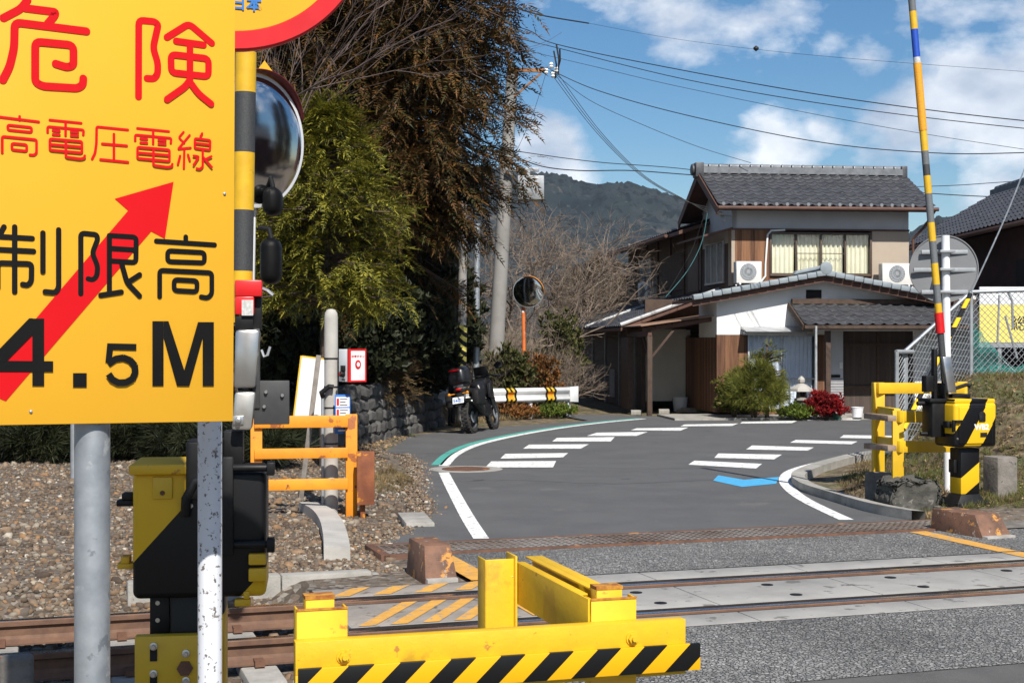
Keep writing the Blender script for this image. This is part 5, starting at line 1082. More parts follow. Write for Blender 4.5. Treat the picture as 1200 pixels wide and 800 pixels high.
q = MB(); q.beam((-2.35, -1.15, 1.98), (-2.35, 1.5, 1.98), .10, .13); q.beam((-2.5, -1.0, 2.08), (-.3, -1.3, 2.42), .09, .11); q.beam((-2.45, 1.2, 2.06), (-.4, 1.2, 2.30), .09, .11)
for k in range(5): q.beam((-2.2 + .42 * k, -1.25, 2.15 + .066 * k), (-2.2 + .42 * k, 1.45, 2.13 + .066 * k), .04, .05)
q.build('carport_beams', m_fascia, HO, bev=.006)
q = MB(); q.hexa([(-2.6, -1.3, 2.16), (-.25, -1.55, 2.50), (-.25, 1.45, 2.50), (-2.6, 1.45, 2.16), (-2.6, -1.3, 2.185), (-.25, -1.55, 2.525), (-.25, 1.45, 2.525), (-2.6, 1.45, 2.185)]); q.build('carport_roof', M('brown_sheet_roof', (.32, .19, .12), (.24, .14, .09), 5, .6), HO)
q = MB(); q.box(-2.41, -2.29, -1.15, -1.03, 0, 1.95); q.beam((-2.35, -1.09, 1.35), (-1.75, -1.15, 2.1), .06, .06); q.beam((-2.35, -1.09, 1.30), (-2.35, -.4, 1.92), .06, .06); q.build('carport_post', m_dkwood, HO, bev=.006)
q = MB(); q.box(-2.62, -2.5, .2, 1.2, .1, 1.9); q.box(-2.55, -2.5, .2, 1.2, 1.05, 1.08); q.build('carport_side_panel', m_dkwood, HO)
# meters, pipes, wire bracket
q = MB(); pa, pz = HL(901, 272, -.06); pa2, pz2 = HL(897, 328, -.06); q.tube([(pa + .42, -.05, pz + .06), (pa + .06, -.06, pz + .04), (pa - .03, -.06, pz - .06), (pa2, -.06, pz2 + .4), (pa2, -.06, pz2 + .1), (pa2 - .12, -.07, pz2 - .05)], .026, 8); q.build('duct', m_plas, HO, smooth=50)
q = MB(); ba, bz = HL(828, 250, -.3); q.beam((-.01, .1, 4.95), (-.42, .05, 5.0), .03, .03)
for k in range(5): q.lathe([(.035, 0), (.06, .03), (.035, .06)], 10, (-.20 - .05 * (k % 3), .0 + .06 * (k % 2), 4.82 + .09 * k))
q.build('service_insulators', M('porcelain', (.6, .6, .58), (.4, .4, .4), 6, .3), HO)

# ------------------------------------------------------------------ air conditioners
m_ac = M('off_white_casing', (.74, .73, .70), (.68, .67, .64), 3, .5)
def ac(label, a, b, z, w, rz=0.):
    t = thing('air_conditioner', label, 'air conditioner', V((5.54 + a * .9936 - b * .113, 35.8 + a * .113 + b * .9936, z)), HZ + rz, 'outdoor air conditioner units of the house')
    q = MB(); q.box(-w / 2, w / 2, -.28, 0, 0, .54); q.build('casing', m_ac, t, bev=.012)
    c = (-.02, -.284, .28); q = MB(); q.lathe([(.21, 0), (.21, .008), (.195, .008)], 28, c, (0, -1, 0)); q.build('fan_ring', m_galv2, t)
    q = MB(); q.lathe([(.190, .0), (.190, .006)], 28, c, (0, -1, 0)); fb = q.build('fan_recess', m_blk_matt, t)
    q = MB()
    for k in range(18): an = 2 * math.pi * k / 18; q.beam(V(c) + V((math.cos(an) * .05, -.013, math.sin(an) * .05)), V(c) + V((math.cos(an) * .195, -.013, math.sin(an) * .195)), .006, .008, (0, 1, 0))
    for r in (.06, .10, .145): q.lathe([(r - .004, .009), (r + .004, .009), (r + .004, .016), (r - .004, .016)], 24, c, (0, -1, 0))
    q.lathe([(.06, .01), (.05, .02)], 16, c, (0, -1, 0)); q.build('grille', m_galv2, t)
    q = MB(); q.beam((-w * .36, -.30, -.02), (-w * .36, .1, -.02), .04, .04); q.beam((w * .36, -.30, -.02), (w * .36, .1, -.02), .04, .04); q.beam((-w * .5, -.25, -.05), (-w * .36, .02, -.22), .03, .03); q.beam((w * .5, -.25, -.05), (w * .36, .02, -.22), .03, .03); q.build('stand', m_white, t)
a_, z_ = HL(875.5, 332, -.35); ac('white air conditioner unit on the front roof at the left of the upper curtained window', a_, -.25, z_, .64)
a_, z_ = HL(1049, 334, -.35); ac('wider white air conditioner unit at the right end of the upper house front', a_, -.25, z_, .80)
ac('grey air conditioner unit on the low side roof of the house, half behind brush', -.45, 7.6, 3.05, .78, R_(-80))

# ------------------------------------------------------------------ house to the right behind the fence
m_redwall = M('dark_red_wall', (.055, .016, .014), (.035, .012, .011), 2, .8)
rhouse = thing('house', 'dark red walled house with dark tiled roof at the right edge behind the fence', 'house', (13, 36, 0))
q = MB(); q.box(12.45, 19, 22, 43.2, 0, 4.6); q.prism([(12.45, 22, 4.6), (17.2, 22, 4.6), (14.8, 22, 6.1)], (0, 21.2, 0)); o = None
q2 = MB(rhouse); q2.v = [tuple(q2.frame @ V(p)) for p in q.v]; q2.f = q.f; q2.m = q.m; q2.build('wall', m_redwall, rhouse)
q = MB(rhouse); tile_roof(q, (11.9, 43.6, 4.66), (11.9, 21.5, 4.66), (14.8, 21.5, 6.32), (14.8, 43.6, 6.32), .30, .30, .035); tile_roof(q, (17.7, 21.5, 4.66), (17.7, 43.6, 4.66), (14.8, 43.6, 6.32), (14.8, 21.5, 6.32), .3, .3, .035); r_ = q.build('roof', m_tile, rhouse, smooth=50)
q = MB(rhouse); slab(q, (11.9, 21.5, 4.62), (14.8, 21.5, 6.28), (14.8, 43.6, 6.28), (11.9, 43.6, 4.62), .1); q.build('roof_deck', m_fascia, r_)
q = MB(rhouse); q.box(14.68, 14.92, 21.5, 43.7, 6.28, 6.44)
for k in range(60): q.lathe([(.08, 0), (.08, .3)], 8, (14.8, 21.6 + .365 * k, 6.46), (0, 1, 0))
q.build('ridge_tiles', m_tile, r_)
q = MB(rhouse); q.tube([(11.83, 21.5, 4.56), (11.83, 43.6, 4.56)], .06, 8); q.build('gutter', m_fascia, r_)
q = MB(rhouse); q.box(12.40, 12.45, 27, 29, 2.6, 3.9); q.build('window', m_dark, rhouse); q = MB(rhouse); q.box(12.40, 12.45, 33, 35, 2.4, 3.8); q.build('window', m_dark, rhouse)

# ------------------------------------------------------------------ garden and porch things
lt = thing('stone_lantern', 'small grey stone lantern between the pine shrub and the red bush', 'lantern', (G(932, 489).x, 33.0, 0))
q = MB(); q.lathe([(.20, 0), (.20, .10), (.11, .14), (.10, .38), (.17, .44), (.17, .48), (.13, .49)], 8); q.build('base', m_conc, lt)
q = MB(); q.lathe([(.13, .49), (.12, .60), (.12, .66)], 6); fb_ = q.build('fire_box', m_conc_d, lt)
q = MB(); q.box(-.05, .05, -.125, -.10, .52, .63); q.build('light_opening', m_dark, fb_)
q = MB(); q.lathe([(.28, .645), (.26, .70), (.12, .80), (.05, .83), (.08, .86), (.085, .92), (.04, .98), (.01, 1.0)], 6); q.build('cap', m_conc_l, lt, smooth=30)
def bucket(label, loc, r, h, m, rim=None):
    t = thing('bucket', label, 'bucket', loc); q = MB(); q.lathe([(r * .8, 0), (r, h), (r * 1.05, h), (r * 1.05, h + .015), (r * .93, h + .015), (r * .75, .02)], 20); q.build('body', m, t, smooth=40)
    q = MB(); q.tube([(math.cos(a) * r, -.0 - .02, h * .95 - math.sin(a) * r * .7) for a in np.linspace(0, math.pi, 12)], .006, 6); q.build('handle', m_blk_matt, t)
bucket('white bucket on the porch step beside the lattice door', V((G(986, 487).x, 32.9, .05)), .14, .22, m_white)
bucket('small green pot at the foot of the thin porch downpipe', V((G(961, 487).x, 32.7, .0)), .10, .12, M('green_pot', (.03, .12, .08), (.04, .14, .10), 5, .6))
bucket('pale paint pail on the floor of the dim carport', V((P(797, 480, 36.6).x, 36.6, .0)), .20, .36, m_plas_g)
ws = thing('small_signboard', 'little white signboard leaning on the porch tiles by the red bush', 'signboard', (P(974, 480, 33).x, 33.0, .05), R_(8))
q = MB(); q.box(-.10, .10, -.01, .01, .10, .36); q.build('board', m_white, ws, bev=.004); q = MB(); q.box(-.08, .08, -.03, .05, 0, .10); q.build('stand', m_rust, ws)
pk_ = thing('wooden_planks', 'low timber planks lying on the carport floor', 'planks', (P(815, 482, 36.4).x, 36.2, 0), R_(-14)); q = MB(); q.box(-.5, .5, -.1, .1, 0, .06); q.box(-.4, .6, -.12, .06, .063, .11); q.build('planks', m_wood, pk_, bev=.006)
for i, u in enumerate((741, 775)):
    b = tag(MB().box(-.13, .13, -.09, .09, 0, .12).build('concrete_block', m_conc, bev=.01), 'single concrete block under the carport edge, at the foot of its brown post' if i == 0 else 'single concrete block in the middle of the carport floor edge', 'block'); b.location = (P(u, 480, 36.0).x, 35.4 if i else 34.9, 0)

# ------------------------------------------------------------------ right side: guard, stumps, fence, sign back
def stump(label, u, v0, Y, w, d, h, rz, z0=None, m=None, rough=0.):
    p = P(u, 400, Y); z0 = float(gz(p.x, Y)) if z0 is None else z0
    t = thing('concrete_stump', label, 'stump', (p.x, Y, z0 - .08), rz); q = MB(); q.box(-w / 2, w / 2, -d / 2, d / 2, 0, h + .08)
    o = q.build('block', m or m_conc_d, t, bev=.018, seg=2)
    if rough:
        bm = bmesh.new(); bm.from_mesh(o.data); bmesh.ops.subdivide_edges(bm, edges=bm.edges, cuts=9, use_grid_fill=True); r = random.Random(3)
        for vv in bm.verts:
            k = math.sin(vv.co.x * 17 + 1) * math.cos(vv.co.y * 21) + math.sin(vv.co.z * 19 + vv.co.x * 9); vv.co += V((r.uniform(-1, 1), r.uniform(-1, 1), r.uniform(-1, 1))) * rough * .35 + vv.co.normalized() * k * rough * .5
        bm.to_mesh(o.data); bm.free(); o.data.polygons.foreach_set('use_smooth', [True] * len(o.data.polygons))
    return t
stump('square concrete stump standing in the grass right of the WB2 machine', 1172, 575, 15.9, .27, .26, .46, R_(20), .06)
stump('rough lump of broken concrete under the nearer post of the right guard', 1062, 600, 15.2, .52, .35, .34, R_(14), -.03, M('shaded_broken_concrete', (.10, .095, .085), (.05, .05, .042), 7, .95, bump=.6, bsc=25, spots=((.20, .19, .17), .62, 9)), .06)  # dark tone of this lump carries the shade it lies in
stump('dark concrete footing under the farther left post of the right guard', 1032, 590, 16.2, .24, .3, .36, R_(18), -.05)
stump('pale concrete stump at the foot of the fence corner behind the guard', 1141, 470, 18.6, .22, .2, .30, R_(10), float(gz(5.96, 18.6)) + .02, m_conc_l)
rg = thing('crossing_guard', 'yellow steel guard with two posts and rails beside the right barrier machine', 'guard', (P(1055, 400, 15.6).x, 15.6, 0), R_(18))
kz = lambda v, Y: H + (400 - v) / F * Y
q = MB(rg); a = P(1052, 556, 15.3); q.beam((a.x, 15.3, .25), (a.x, 15.3, kz(481, 15.3)), .12, .05, (0, 1, 0)); q.beam((a.x + .055, 15.34, .25), (a.x + .055, 15.34, kz(481, 15.3)), .012, .12, (0, 1, 0)); q.build('post', m_yel_far, rg, bev=.004)
q = MB(rg); a2 = P(1030, 545, 16.35); q.beam((a2.x, 16.35, .2), (a2.x, 16.35, kz(448, 16.35)), .12, .06, (0, 1, 0)); q.beam((a2.x - .06, 16.35, .2), (a2.x - .06, 16.35, kz(448, 16.35)), .03, .10, (0, 1, 0)); q.build('post', m_yel_far, rg, bev=.004)
a3 = P(1127, 460, 16.95); q = MB(rg); q.beam((a3.x, 16.95, .5), (a3.x, 16.95, kz(447, 16.95)), .12, .06, (0, 1, 0)); q.build('post', m_yel_far, rg, bev=.004)
q = MB(rg); q.beam((a2.x - .03, 16.29, kz(454.5, 16.35)), (a3.x, 16.89, kz(454.5, 16.9)), .05, .125); q.build('top_rail', m_yel_far, rg, bev=.004)
for v in (488, 523):
    q = MB(rg); q.beam((P(1052, 400, 15.28).x, 15.26, kz(v, 15.26)), (P(1118, 400, 16.0).x, 15.95, kz(v, 15.95)), .05, .125); q.build('rail', m_yel_far, rg, bev=.004)
for v in (486, 521):
    q = MB(rg); q.beam((P(1017, 400, 15.6).x, 15.6, kz(v + 1, 15.6)), (P(1044, 400, 15.1).x, 15.05, kz(v + 4, 15.05)), .10, .06); q.build('rusty_arm', M('arm_rust', (.30, .24, .18), (.20, .12, .08), 8, .8) if 'arm_rust' not in bpy.data.materials else bpy.data.materials['arm_rust'], rg, bev=.004)
    q = MB(rg); q.beam((a2.x, 16.3, kz(v - 6, 16.3)), (a.x, 15.32, kz(v - 3, 15.32)), .07, .08); q.build('side_link', m_yel_far, rg, bev=.004)
# round sign seen from behind on its white post
sb = thing('round_road_sign', 'round grey sign seen from behind, clamped on a white post beside the right barrier machine', 'sign', (P(1108, 400, 16.2).x, 16.2, 0))
q = MB(sb); x_ = P(1108, 400, 16.2).x; q.tube([(P(1111, 400, 16.2).x, 16.2, 0), (x_, 16.2, kz(276, 16.2))], .046, 20); q.build('post', m_white, sb, smooth=40)
q = MB(sb); c = P(1106, 315, 16.3); rr_ = 39.5 / F * 16.3; q.lathe([(rr_, -.02), (rr_, .012), (rr_ * .97, .012), (rr_ * .965, .0), (.01, .0)], 64, c, (-.12, -1, 0)); q.build('disc', M('sign_back_grey', (.20, .205, .215), (.165, .17, .18), 2, .6, .3), sb, smooth=30)
for v, w in ((295, 27), (316, 36), (342, 27)):
    q = MB(sb); k = 16.3 / F; cz = kz(v, 16.22); q.beam((c.x - w * k, 16.28, cz), (c.x + w * k, 16.27, cz), .03, .045); q.beam((x_ - .085, 16.18, cz), (x_ + .085, 16.18, cz), .14, .03); q.build('clamp_rail', m_galv2, sb, bev=.003)
# chain-link fence up the bank
m_mesh = M('fence_wire', (.34, .36, .38), (.26, .28, .30), 9, .5, .4)
fe = thing('chain_link_fence', 'grey chain link fence climbing the grassy bank behind the right barrier machine', 'fence', (6.0, 20, 0))
def panel(mb, A, B, hA0, hA1, hB0, hB1, pitch=.075, r=.0042):
    A, B = V(A), V(B); L = (B - A).length; d = (B - A) / L; n = int((L + 2) / (pitch * 1.41))
    def at(x, h): t = x / L; return A + d * x + UP * (hA0 + (hB0 - hA0) * t + h)
    hgt = hA1 - hA0
    for sgn in (1, -1):
        k = -int(hgt / pitch / 1.0) - 2
        while True:
            x0 = k * pitch * 1.25; k += 1
            if x0 > L + hgt: break
            s0, s1 = (x0, x0 + hgt) if sgn > 0 else (x0 + hgt, x0)
            h0, h1 = 0., hgt
            xs, xe = x0, x0 + hgt
            a0, a1 = max(xs, 0), min(xe, L)
            if a1 - a0 < .02: continue
            f = lambda x: (x - xs) if sgn > 0 else (hgt - (x - xs))
            mb.tube([at(a0, f(a0)), at(a1, f(a1))], r, 4, False)
fA, fB, fC = V((P(1060, 400, 20.4).x, 20.4, 0)), V((P(1138, 400, 20.6).x, 20.6, 0)), V((9.6, 21.0, 0))
zA0, zA1, zB0, zB1 = .22, kz(412, 20.4), kz(452, 20.6), kz(342, 20.6)
q = MB(fe); panel(q, fA, fB, zA0, zA0 + (zB1 - zB0), zB0, zB1); panel(q, fB, fC, zB0, zB1, zB0 + .1, zB1 + .1); 
fA2 = V((P(1048, 400, 20.0).x, 19.4, 0))
q.build('wire_mesh', m_mesh, fe)
for (p, z0, z1) in ((fA, .0, zA1), (fB, zB0 - .3, zB1 + .02), (fC, 1.2, zB1 + .1)):
    q = MB(fe); q.tube([(p.x, p.y, z0), (p.x, p.y, z1)], .03, 10); q.build('post', m_galv2, fe, smooth=40)
q = MB(fe); q.tube([fA + UP * zA1, fB + UP * zB1, fC + UP * (zB1 + .1)], .03, 10); q.build('top_rail', m_galv, fe, smooth=40)
q = MB(fe); q.tube([fA + UP * (zA1 - (zB1 - zB0)), fB + UP * zB0, fC + UP * (zB0 + .1)], .028, 10); q.build('bottom_rail', m_galv2, fe, smooth=40)
q = MB(fe); q.tube([P(1050, 412, 20.2), P(1070, 412, 20.4)], .03, 8); q.tube([P(1051, 412, 20.2), P(1051, 520, 20.2)], .03, 8); q.tube([P(1062, 412, 20.4), P(1062, 520, 20.4)], .024, 8); q.build('end_gate', m_galv2, fe, smooth=40)
q = MB(fe); panel(q, P(1050, 400, 20.2) * V((1, 1, 0)) if False else V((P(1050, 400, 20.2).x, 20.2, 0)), V((P(1062, 400, 20.4).x, 20.4, 0)), kz(520, 20.2), kz(412, 20.2), kz(520, 20.3), kz(412, 20.3), .06); q.build('end_mesh', m_mesh, fe)
# green net hung on the fence, yellow board behind
nt_ = MB(); rows = []
for j in range(14):
    t = j / 13; r = []
    for i in range(40):
        s = i / 39; u = 1139 + 95 * s; vtop = 372 + 60 * math.sin(min(s * 1.5, 1) * math.pi / 2) - 30 * max(0, s - .55) * 1.6; v = vtop + (446 - vtop) * t
        p = P(u, v, 20.95); p.y += .05 * math.sin(s * 40 + 3 * t) + .04 * math.sin(t * 9 + s * 13); p.y = max(p.y, 20.80); r.append(p)
    rows.append(r)
m_net, nt0, N0, L0, b0_ = node_mat('green_net'); b0_.inputs['Base Color'].default_value = (.02, .24, .20, 1); b0_.inputs['Roughness'].default_value = .8
tr_ = N0.new('ShaderNodeBsdfTransparent'); mxs = N0.new('ShaderNodeMixShader'); n_ = N0.new('ShaderNodeTexNoise'); n_.inputs['Scale'].default_value = 55; tco = N0.new('ShaderNodeTexCoord'); L0.new(tco.outputs['Object'], n_.inputs[0])
mr_ = N0.new('ShaderNodeMapRange'); mr_.inputs[1].default_value = .42; mr_.inputs[2].default_value = .58; mr_.inputs[3].default_value = .25; mr_.inputs[4].default_value = .9; L0.new(n_.outputs[0], mr_.inputs[0]); L0.new(mr_.outputs[0], mxs.inputs[0]); L0.new(tr_.outputs[0], mxs.inputs[1]); L0.new(b0_.outputs[0], mxs.inputs[2]); L0.new(mxs.outputs[0], N0['Material Output'].inputs[0])
nt_.grid(rows); tag(nt_.build('green_net', m_net, smooth=60), 'torn green net hanging along the bottom of the chain link fence', 'net')
yb_ = thing('yellow_signboard', 'pale yellow and white board with dark characters behind the chain link fence', 'signboard', P(1195, 400, 23.4) * 1)
yb_.location.z = 0
Yb = 23.4
q = MB(yb_); a, c = P(1148, 401, Yb), P(1300, 343, Yb); q.box(a.x, c.x, Yb, Yb + .04, a.z, kz(357, Yb)); q.build('yellow_panel', M('pale_yellow_panel', (.80, .66, .16), (.76, .62, .14), 3, .5), yb_)
q = MB(yb_); q.box(a.x, c.x, Yb, Yb + .04, kz(357, Yb) + .002, kz(336, Yb)); q.build('white_panel', m_white, yb_)
q = MB(yb_); q.box(a.x - .02, c.x + .02, Yb - .02, Yb + .06, kz(407, Yb), kz(401.5, Yb)); q.box(a.x + .3, a.x + .36, Yb, Yb + .05, 0, kz(407, Yb)); q.box(c.x - .5, c.x - .44, Yb, Yb + .05, 0, kz(407, Yb)); q.build('frame', m_galv2, yb_)
text_mesh('総合', .26, m_sblk, yb_.matrix_world.inverted() @ V((0, 0, 0)) + (P(1203, 380, Yb) + V((0, -.004, 0)) - V(yb_.location)), (1, 0, 0), (0, 0, 1), 'lettering', yb_, .002, 0, .001)
st_ = thing('support_sticks', 'thin grey sticks and hooped pipe standing behind the fence before the yellow board', 'sticks', (P(1170, 400, 22).x, 22, 1.2))
q = MB(st_); q.tube([P(1171, 346, 22), P(1169, 402, 22)], .018, 6); q.build('stick', m_galv2, st_); q = MB(st_); q.tube([P(1178, 370, 22), P(1192, 420, 22)], .018, 6); q.build('stick', m_galv2, st_); q = MB(st_); q.tube([P(1180, 340, 22), P(1186, 352, 22), P(1187, 385, 22)], .02, 6); q.build('hoop', m_galv2, st_); q = MB(st_); q.tube([P(1168, 415, 21.6), P(1196, 442, 21.4)], .014, 6); q.build('stick', m_galv2, st_)
# striped cover on the stay wire
m_stay = stripe_mat('stay_cover', (.80, .50, .02), (.012, .012, .012), (0, 0, 1), .27, .5, .1, .5)
sA, sB = P(1059, 503, 18.2), P(1137, 345, 20.2)
sc0 = thing('stay_wire_cover', 'slanting yellow and black striped cover on the stay wire behind the right boom', 'stay cover', sA)
q = MB(sc0); q.tube([sA, sB], .032, 12); q.build('cover', m_stay, sc0, smooth=40)
# ------------------------------------------------------------------ guardrail
gd = thing('guardrail', 'white corrugated guardrail with yellow and black chevron tape at the road bend', 'guardrail', (P(625, 400, 33.4).x, 33.4, 0))
pA, pB = P(566, 464.5, 33.0), P(677, 461.5, 34.4); L_g = (pB - pA).length; dx = (pB - pA); dx.z = 0; dx.normalize(); nn = V((dx.y, -dx.x, 0))
prof = [(0, -.175), (.03, -.165), (.085, -.12), (.085, -.085), (.02, -.03), (.02, .03), (.085, .085), (.085, .12), (.03, .165), (0, .175)]
zc = kz(463, 33.6)
def gpt(t, o, z): p = pA + dx * t; return V((p.x, p.y, zc)) + nn * o + UP * z
q = MB(gd); q.grid([[gpt(t, o, z) for o, z in prof] for t in (-1.2, L_g - .28)]); g_ = q.build('beam', m_white, gd, smooth=60); md = g_.modifiers.new('s', 'SOLIDIFY'); md.thickness = .004
q = MB(gd); q.hexa([gpt(L_g - .28, 0, -.175), gpt(L_g, .0, -.19), gpt(L_g, .03, -.19), gpt(L_g - .28, .095, -.175), gpt(L_g - .28, 0, .175), gpt(L_g, .0, .19), gpt(L_g, .03, .19), gpt(L_g - .28, .095, .175)]); q.build('end_piece', m_white, gd, bev=.004)
for u in (622.5, 668):
    t = (P(u, 400, 33.8).x - pA.x) / dx.x; q = MB(gd); p = gpt(t, -.04, 0); q.tube([(p.x, p.y, -.1), (p.x, p.y, zc + .1)], .055, 14); po_ = q.build('post', m_white, gd, smooth=40)
    q = MB(gd); q.tube([(p.x, p.y, kz(481.5, 33.8)), (p.x, p.y, kz(480, 33.8))], .0565, 14); q.build('yellow_band', m_yel_far, po_)
for u in (597.5, 644.5):
    t = (P(u, 400, 33.6).x - pA.x) / dx.x; mats = [m_blk_matt, m_yel_far, m_org]
    q = MB(gd)
    for i, (o0, o1, mi) in enumerate(((-.15, -.09, 0), (-.09, -.03, 1), (-.03, .03, 0), (.03, .09, 1), (.09, .15, 0))):
        q.mi = mi; q.grid([[gpt(t + x + .02 * math.cos(z * 18) , o + .008, z) for o, z in prof] for x in (o0, o1)])
    q.mi = 2; q.grid([[gpt(t + x, o + .010, z) for o, z in prof[3:7]] for x in (-.07, .07)]); q.build('chevron_tape', mats, gd)
# ------------------------------------------------------------------ far convex mirror
fm = thing('convex_mirror', 'round traffic mirror on an orange post behind the guardrail', 'mirror', (P(615, 400, 35.4).x, 35.4, .3))
q = MB(fm); p = P(615, 400, 35.4); q.tube([(p.x, p.y, 0), (P(613, 400, 35.4).x, p.y, kz(345, 35.4))], .045, 12); q.build('post', M('faded_orange_post', (.70, .17, .03), (.5, .12, .03), 5, .6, spots=[((.75, .70, .65), .60, 7), ((.25, .05, .02), .66, 3)]), fm)
convex_mirror(fm, P(619, 342, 35.2), V((-.20, -1, -.17)), 18 / F * 35.2, m_org, m_galv2, (-20, 110), .6)
# ------------------------------------------------------------------ utility poles and wires
m_pole = M('concrete_pole', (.27, .26, .245), (.215, .207, .195), 2, .85, bump=.08, spots=((.2, .19, .175), .66, 4))
up = thing('utility_pole', 'tall grey concrete utility pole with transformer box and cross arm beside the cedars', 'utility pole', (P(578, 400, 36).x, 36, 0), 0, 'utility poles')
q = MB(up); q.tube([P(577, 492, 36), P(590.5, 250, 36), P(600.5, 80, 36)], [.205, .175, .145], 20); q.build('shaft', m_pole, up, smooth=40)
q = MB(up)
for u0 in (576, 586, 596): q.beam(P(u0 - 1, 462, 35.72), P(u0 + 1.5, 416, 35.76), .10, .03)
q.build('yellow_strips', m_yel_far, up)
q = MB(up); q.beam(P(596, 82, 35.85), P(640, 83, 35.85), .08, .09); q.beam(P(600, 116, 35.9), P(634, 86, 35.85), .04, .05); q.build('cross_arm', M('rusty_cross_arm', (.33, .17, .08), (.22, .10, .05), 8, .8), up)
q = MB(up); q.box(-.0, .0, 0, 0, 0, 0) if False else None
pb = P(622, 221, 35.7); q.obox(pb, (1, 0, 0), (0, 1, 0), (0, 0, 1), .33, .26, .30); q.obox(P(612, 199, 35.7), (1, 0, 0), (0, 1, 0), (0, 0, 1), .42, .05, .05); q.obox(P(619, 205, 35.7), (1, 0, 0), (0, 1, 0), (0, 0, 1), .05, .05, .12); q.build('transformer_box', m_galv2, up, bev=.02)
q = MB(up)
for (u, v) in ((640, 84), (646, 77), (652, 82), (648, 88)): q.lathe([(.03, -.07), (.06, -.03), (.035, 0), (.06, .03), (.03, .08)], 10, P(u, v, 35.8))
q.build('insulators', m_plas, up)
q = MB(up)
for a in ((652, 52, 654, 88), (649, 60, 651, 92), (656, 58, 653, 84)): q.tube([P(a[0], a[1], 35.8), P((a[0] + a[2]) / 2 + 2, (a[1] + a[3]) / 2, 35.75), P(a[2], a[3], 35.8)], .022, 5)
q.build('jumper_cables', m_blk_matt, up)
up2 = thing('utility_pole', 'shorter concrete pole with black and yellow striped sleeve behind the motorcycle', 'utility pole', (P(540, 400, 31).x, 31, 0), 0, 'utility poles')
q = MB(up2); q.tube([P(540, 500, 31), P(543.5, 200, 31)], [.105, .085], 16); q.build('shaft', m_pole, up2, smooth=40)
m_slv = stripe_mat('pole_sleeve', (.72, .62, .14), (.012, .012, .012), (.9, -.3, 1), .155, .5, .1, .5)
q = MB(up2); q.tube([P(540.5, 428, 31), P(541.5, 381, 31)], .112, 18); q.build('striped_sleeve', m_slv, up2, smooth=40)
q = MB(up2); q.tube([P(531, 500, 30.9), P(534, 230, 30.9)], .055, 10); q.tube([P(527, 500, 30.9), P(529, 330, 30.9)], .04, 8); q.build('cable_pipe', m_blk_matt, up2, smooth=40)
up3 = thing('steel_pole', 'slender bluish grey steel pole between the two concrete utility poles', 'utility pole', (P(558, 400, 33).x, 33, 0), 0, 'utility poles')
q = MB(up3); q.tube([P(557.5, 500, 33), P(559, 262, 33)], .075, 14); q.build('shaft', m_galv, up3, smooth=40)
m_wire = M('black_cable', (.012, .012, .014), (.02, .02, .022), 5, .6)
m_wire_t = M('teal_cable', (.03, .12, .13), (.04, .14, .15), 5, .5)
def wire(label, pts, r, m=None, dots=()):
    """pts: (u, v, distance)"""
    ps = smooth_path([P(*p) for p in pts], 8); mb = MB(); mb.tube(ps, r * .78, 5)
    for (u, v, Y, rr) in dots: mb.lathe([(.01, -rr), (rr, -.3 * rr), (rr, .3 * rr), (.01, rr)], 10, P(u, v, Y))
    o = mb.build('overhead_wire', m or m_wire, smooth=60); return tag(o, label, 'wire', 'overhead wires')
wire('uppermost of the parallel black wires running right from the tall utility pole', [(560, 18, 38), (620, 36, 36), (652, 52, 35.8), (800, 82.5, 33), (980, 114, 30), (1200, 141.5, 28), (1500, 165, 25)], .014)
wire('second of the parallel black wires running right from the tall utility pole', [(560, 32, 38), (617, 47.5, 36), (652, 56, 35.8), (800, 92.5, 33), (980, 124, 30), (1200, 150.5, 28), (1500, 176, 25)], .012)
wire('thin third parallel wire running right below the two black ones', [(560, 45, 38), (630, 62.5, 36), (700, 79, 35), (800, 102.5, 33), (1000, 142.5, 30), (1200, 175, 28), (1500, 215, 25)], .007)
wire('sagging cable from the utility pole to the right edge above the house ridge', [(645, 82, 35.8), (700, 106, 35), (800, 134, 33), (950, 165, 30.5), (1080, 178.5, 29), (1200, 179, 27), (1500, 165, 25)], .013)
wire('single wire running from the utility pole down to the ridge of the house', [(650, 86, 35.8), (690, 117, 36), (750, 145, 36.5), (818, 172, 37), (880, 191, 37)], .009)
for i, (w, du) in enumerate((('leftmost', 0), ('middle', 4), ('rightmost', 8))):
    wire('%s of three steep service wires dropping from the pole to the house gable' % w, [(644 + du, 84, 35.8), (697 + du * .7, 153, 35.7), (750 + du * .5, 205, 35.6), (800 + du * .3, 234, 35.5), (829, 243 + i * 3, 35.4)], .010)
wire('short thick black cable at the top of the sky beside the cedar', [(600, 8, 37), (634, 18, 36), (690, 27.5, 35)], .022)
wire('thin top wire with a small pale ball crossing the sky to the right', [(690, 27.5, 35), (780, 44, 33), (886, 58, 31), (1000, 69, 29.5), (1200, 84, 27), (1500, 104, 25)], .0045, None, [(886, 57, 31, .06)])
wire('upper telephone cable crossing low behind the house roof', [(560, 170, 40), (610, 178, 41), (700, 190, 43), (810, 199, 46), (950, 220, 48), (1100, 218, 48), (1200, 212, 47), (1500, 195, 45)], .016)
wire('lower telephone cable crossing low behind the house roof', [(600, 182, 40), (635, 195, 41), (680, 200, 42), (740, 200, 44), (810, 205, 46), (950, 215, 48), (1080, 226, 48), (1200, 232, 47), (1500, 240, 45)], .021)
wire('thin wire dropping down along the tall utility pole', [(640, 85, 35.8), (634, 105, 35.9), (622, 140, 36), (605, 178, 36.5)], .007)
wire('teal service wire from the house gable down to the side roof corner', [(829, 250, 35.4), (822, 285, 35.2), (805, 318, 35.0), (780, 348, 34.8)], .012, m_wire_t)
wire('second thin service wire from the house gable to the side roof corner', [(826, 250, 35.4), (812, 290, 35.2), (797, 318, 35.0), (780, 346, 34.8)], .006)
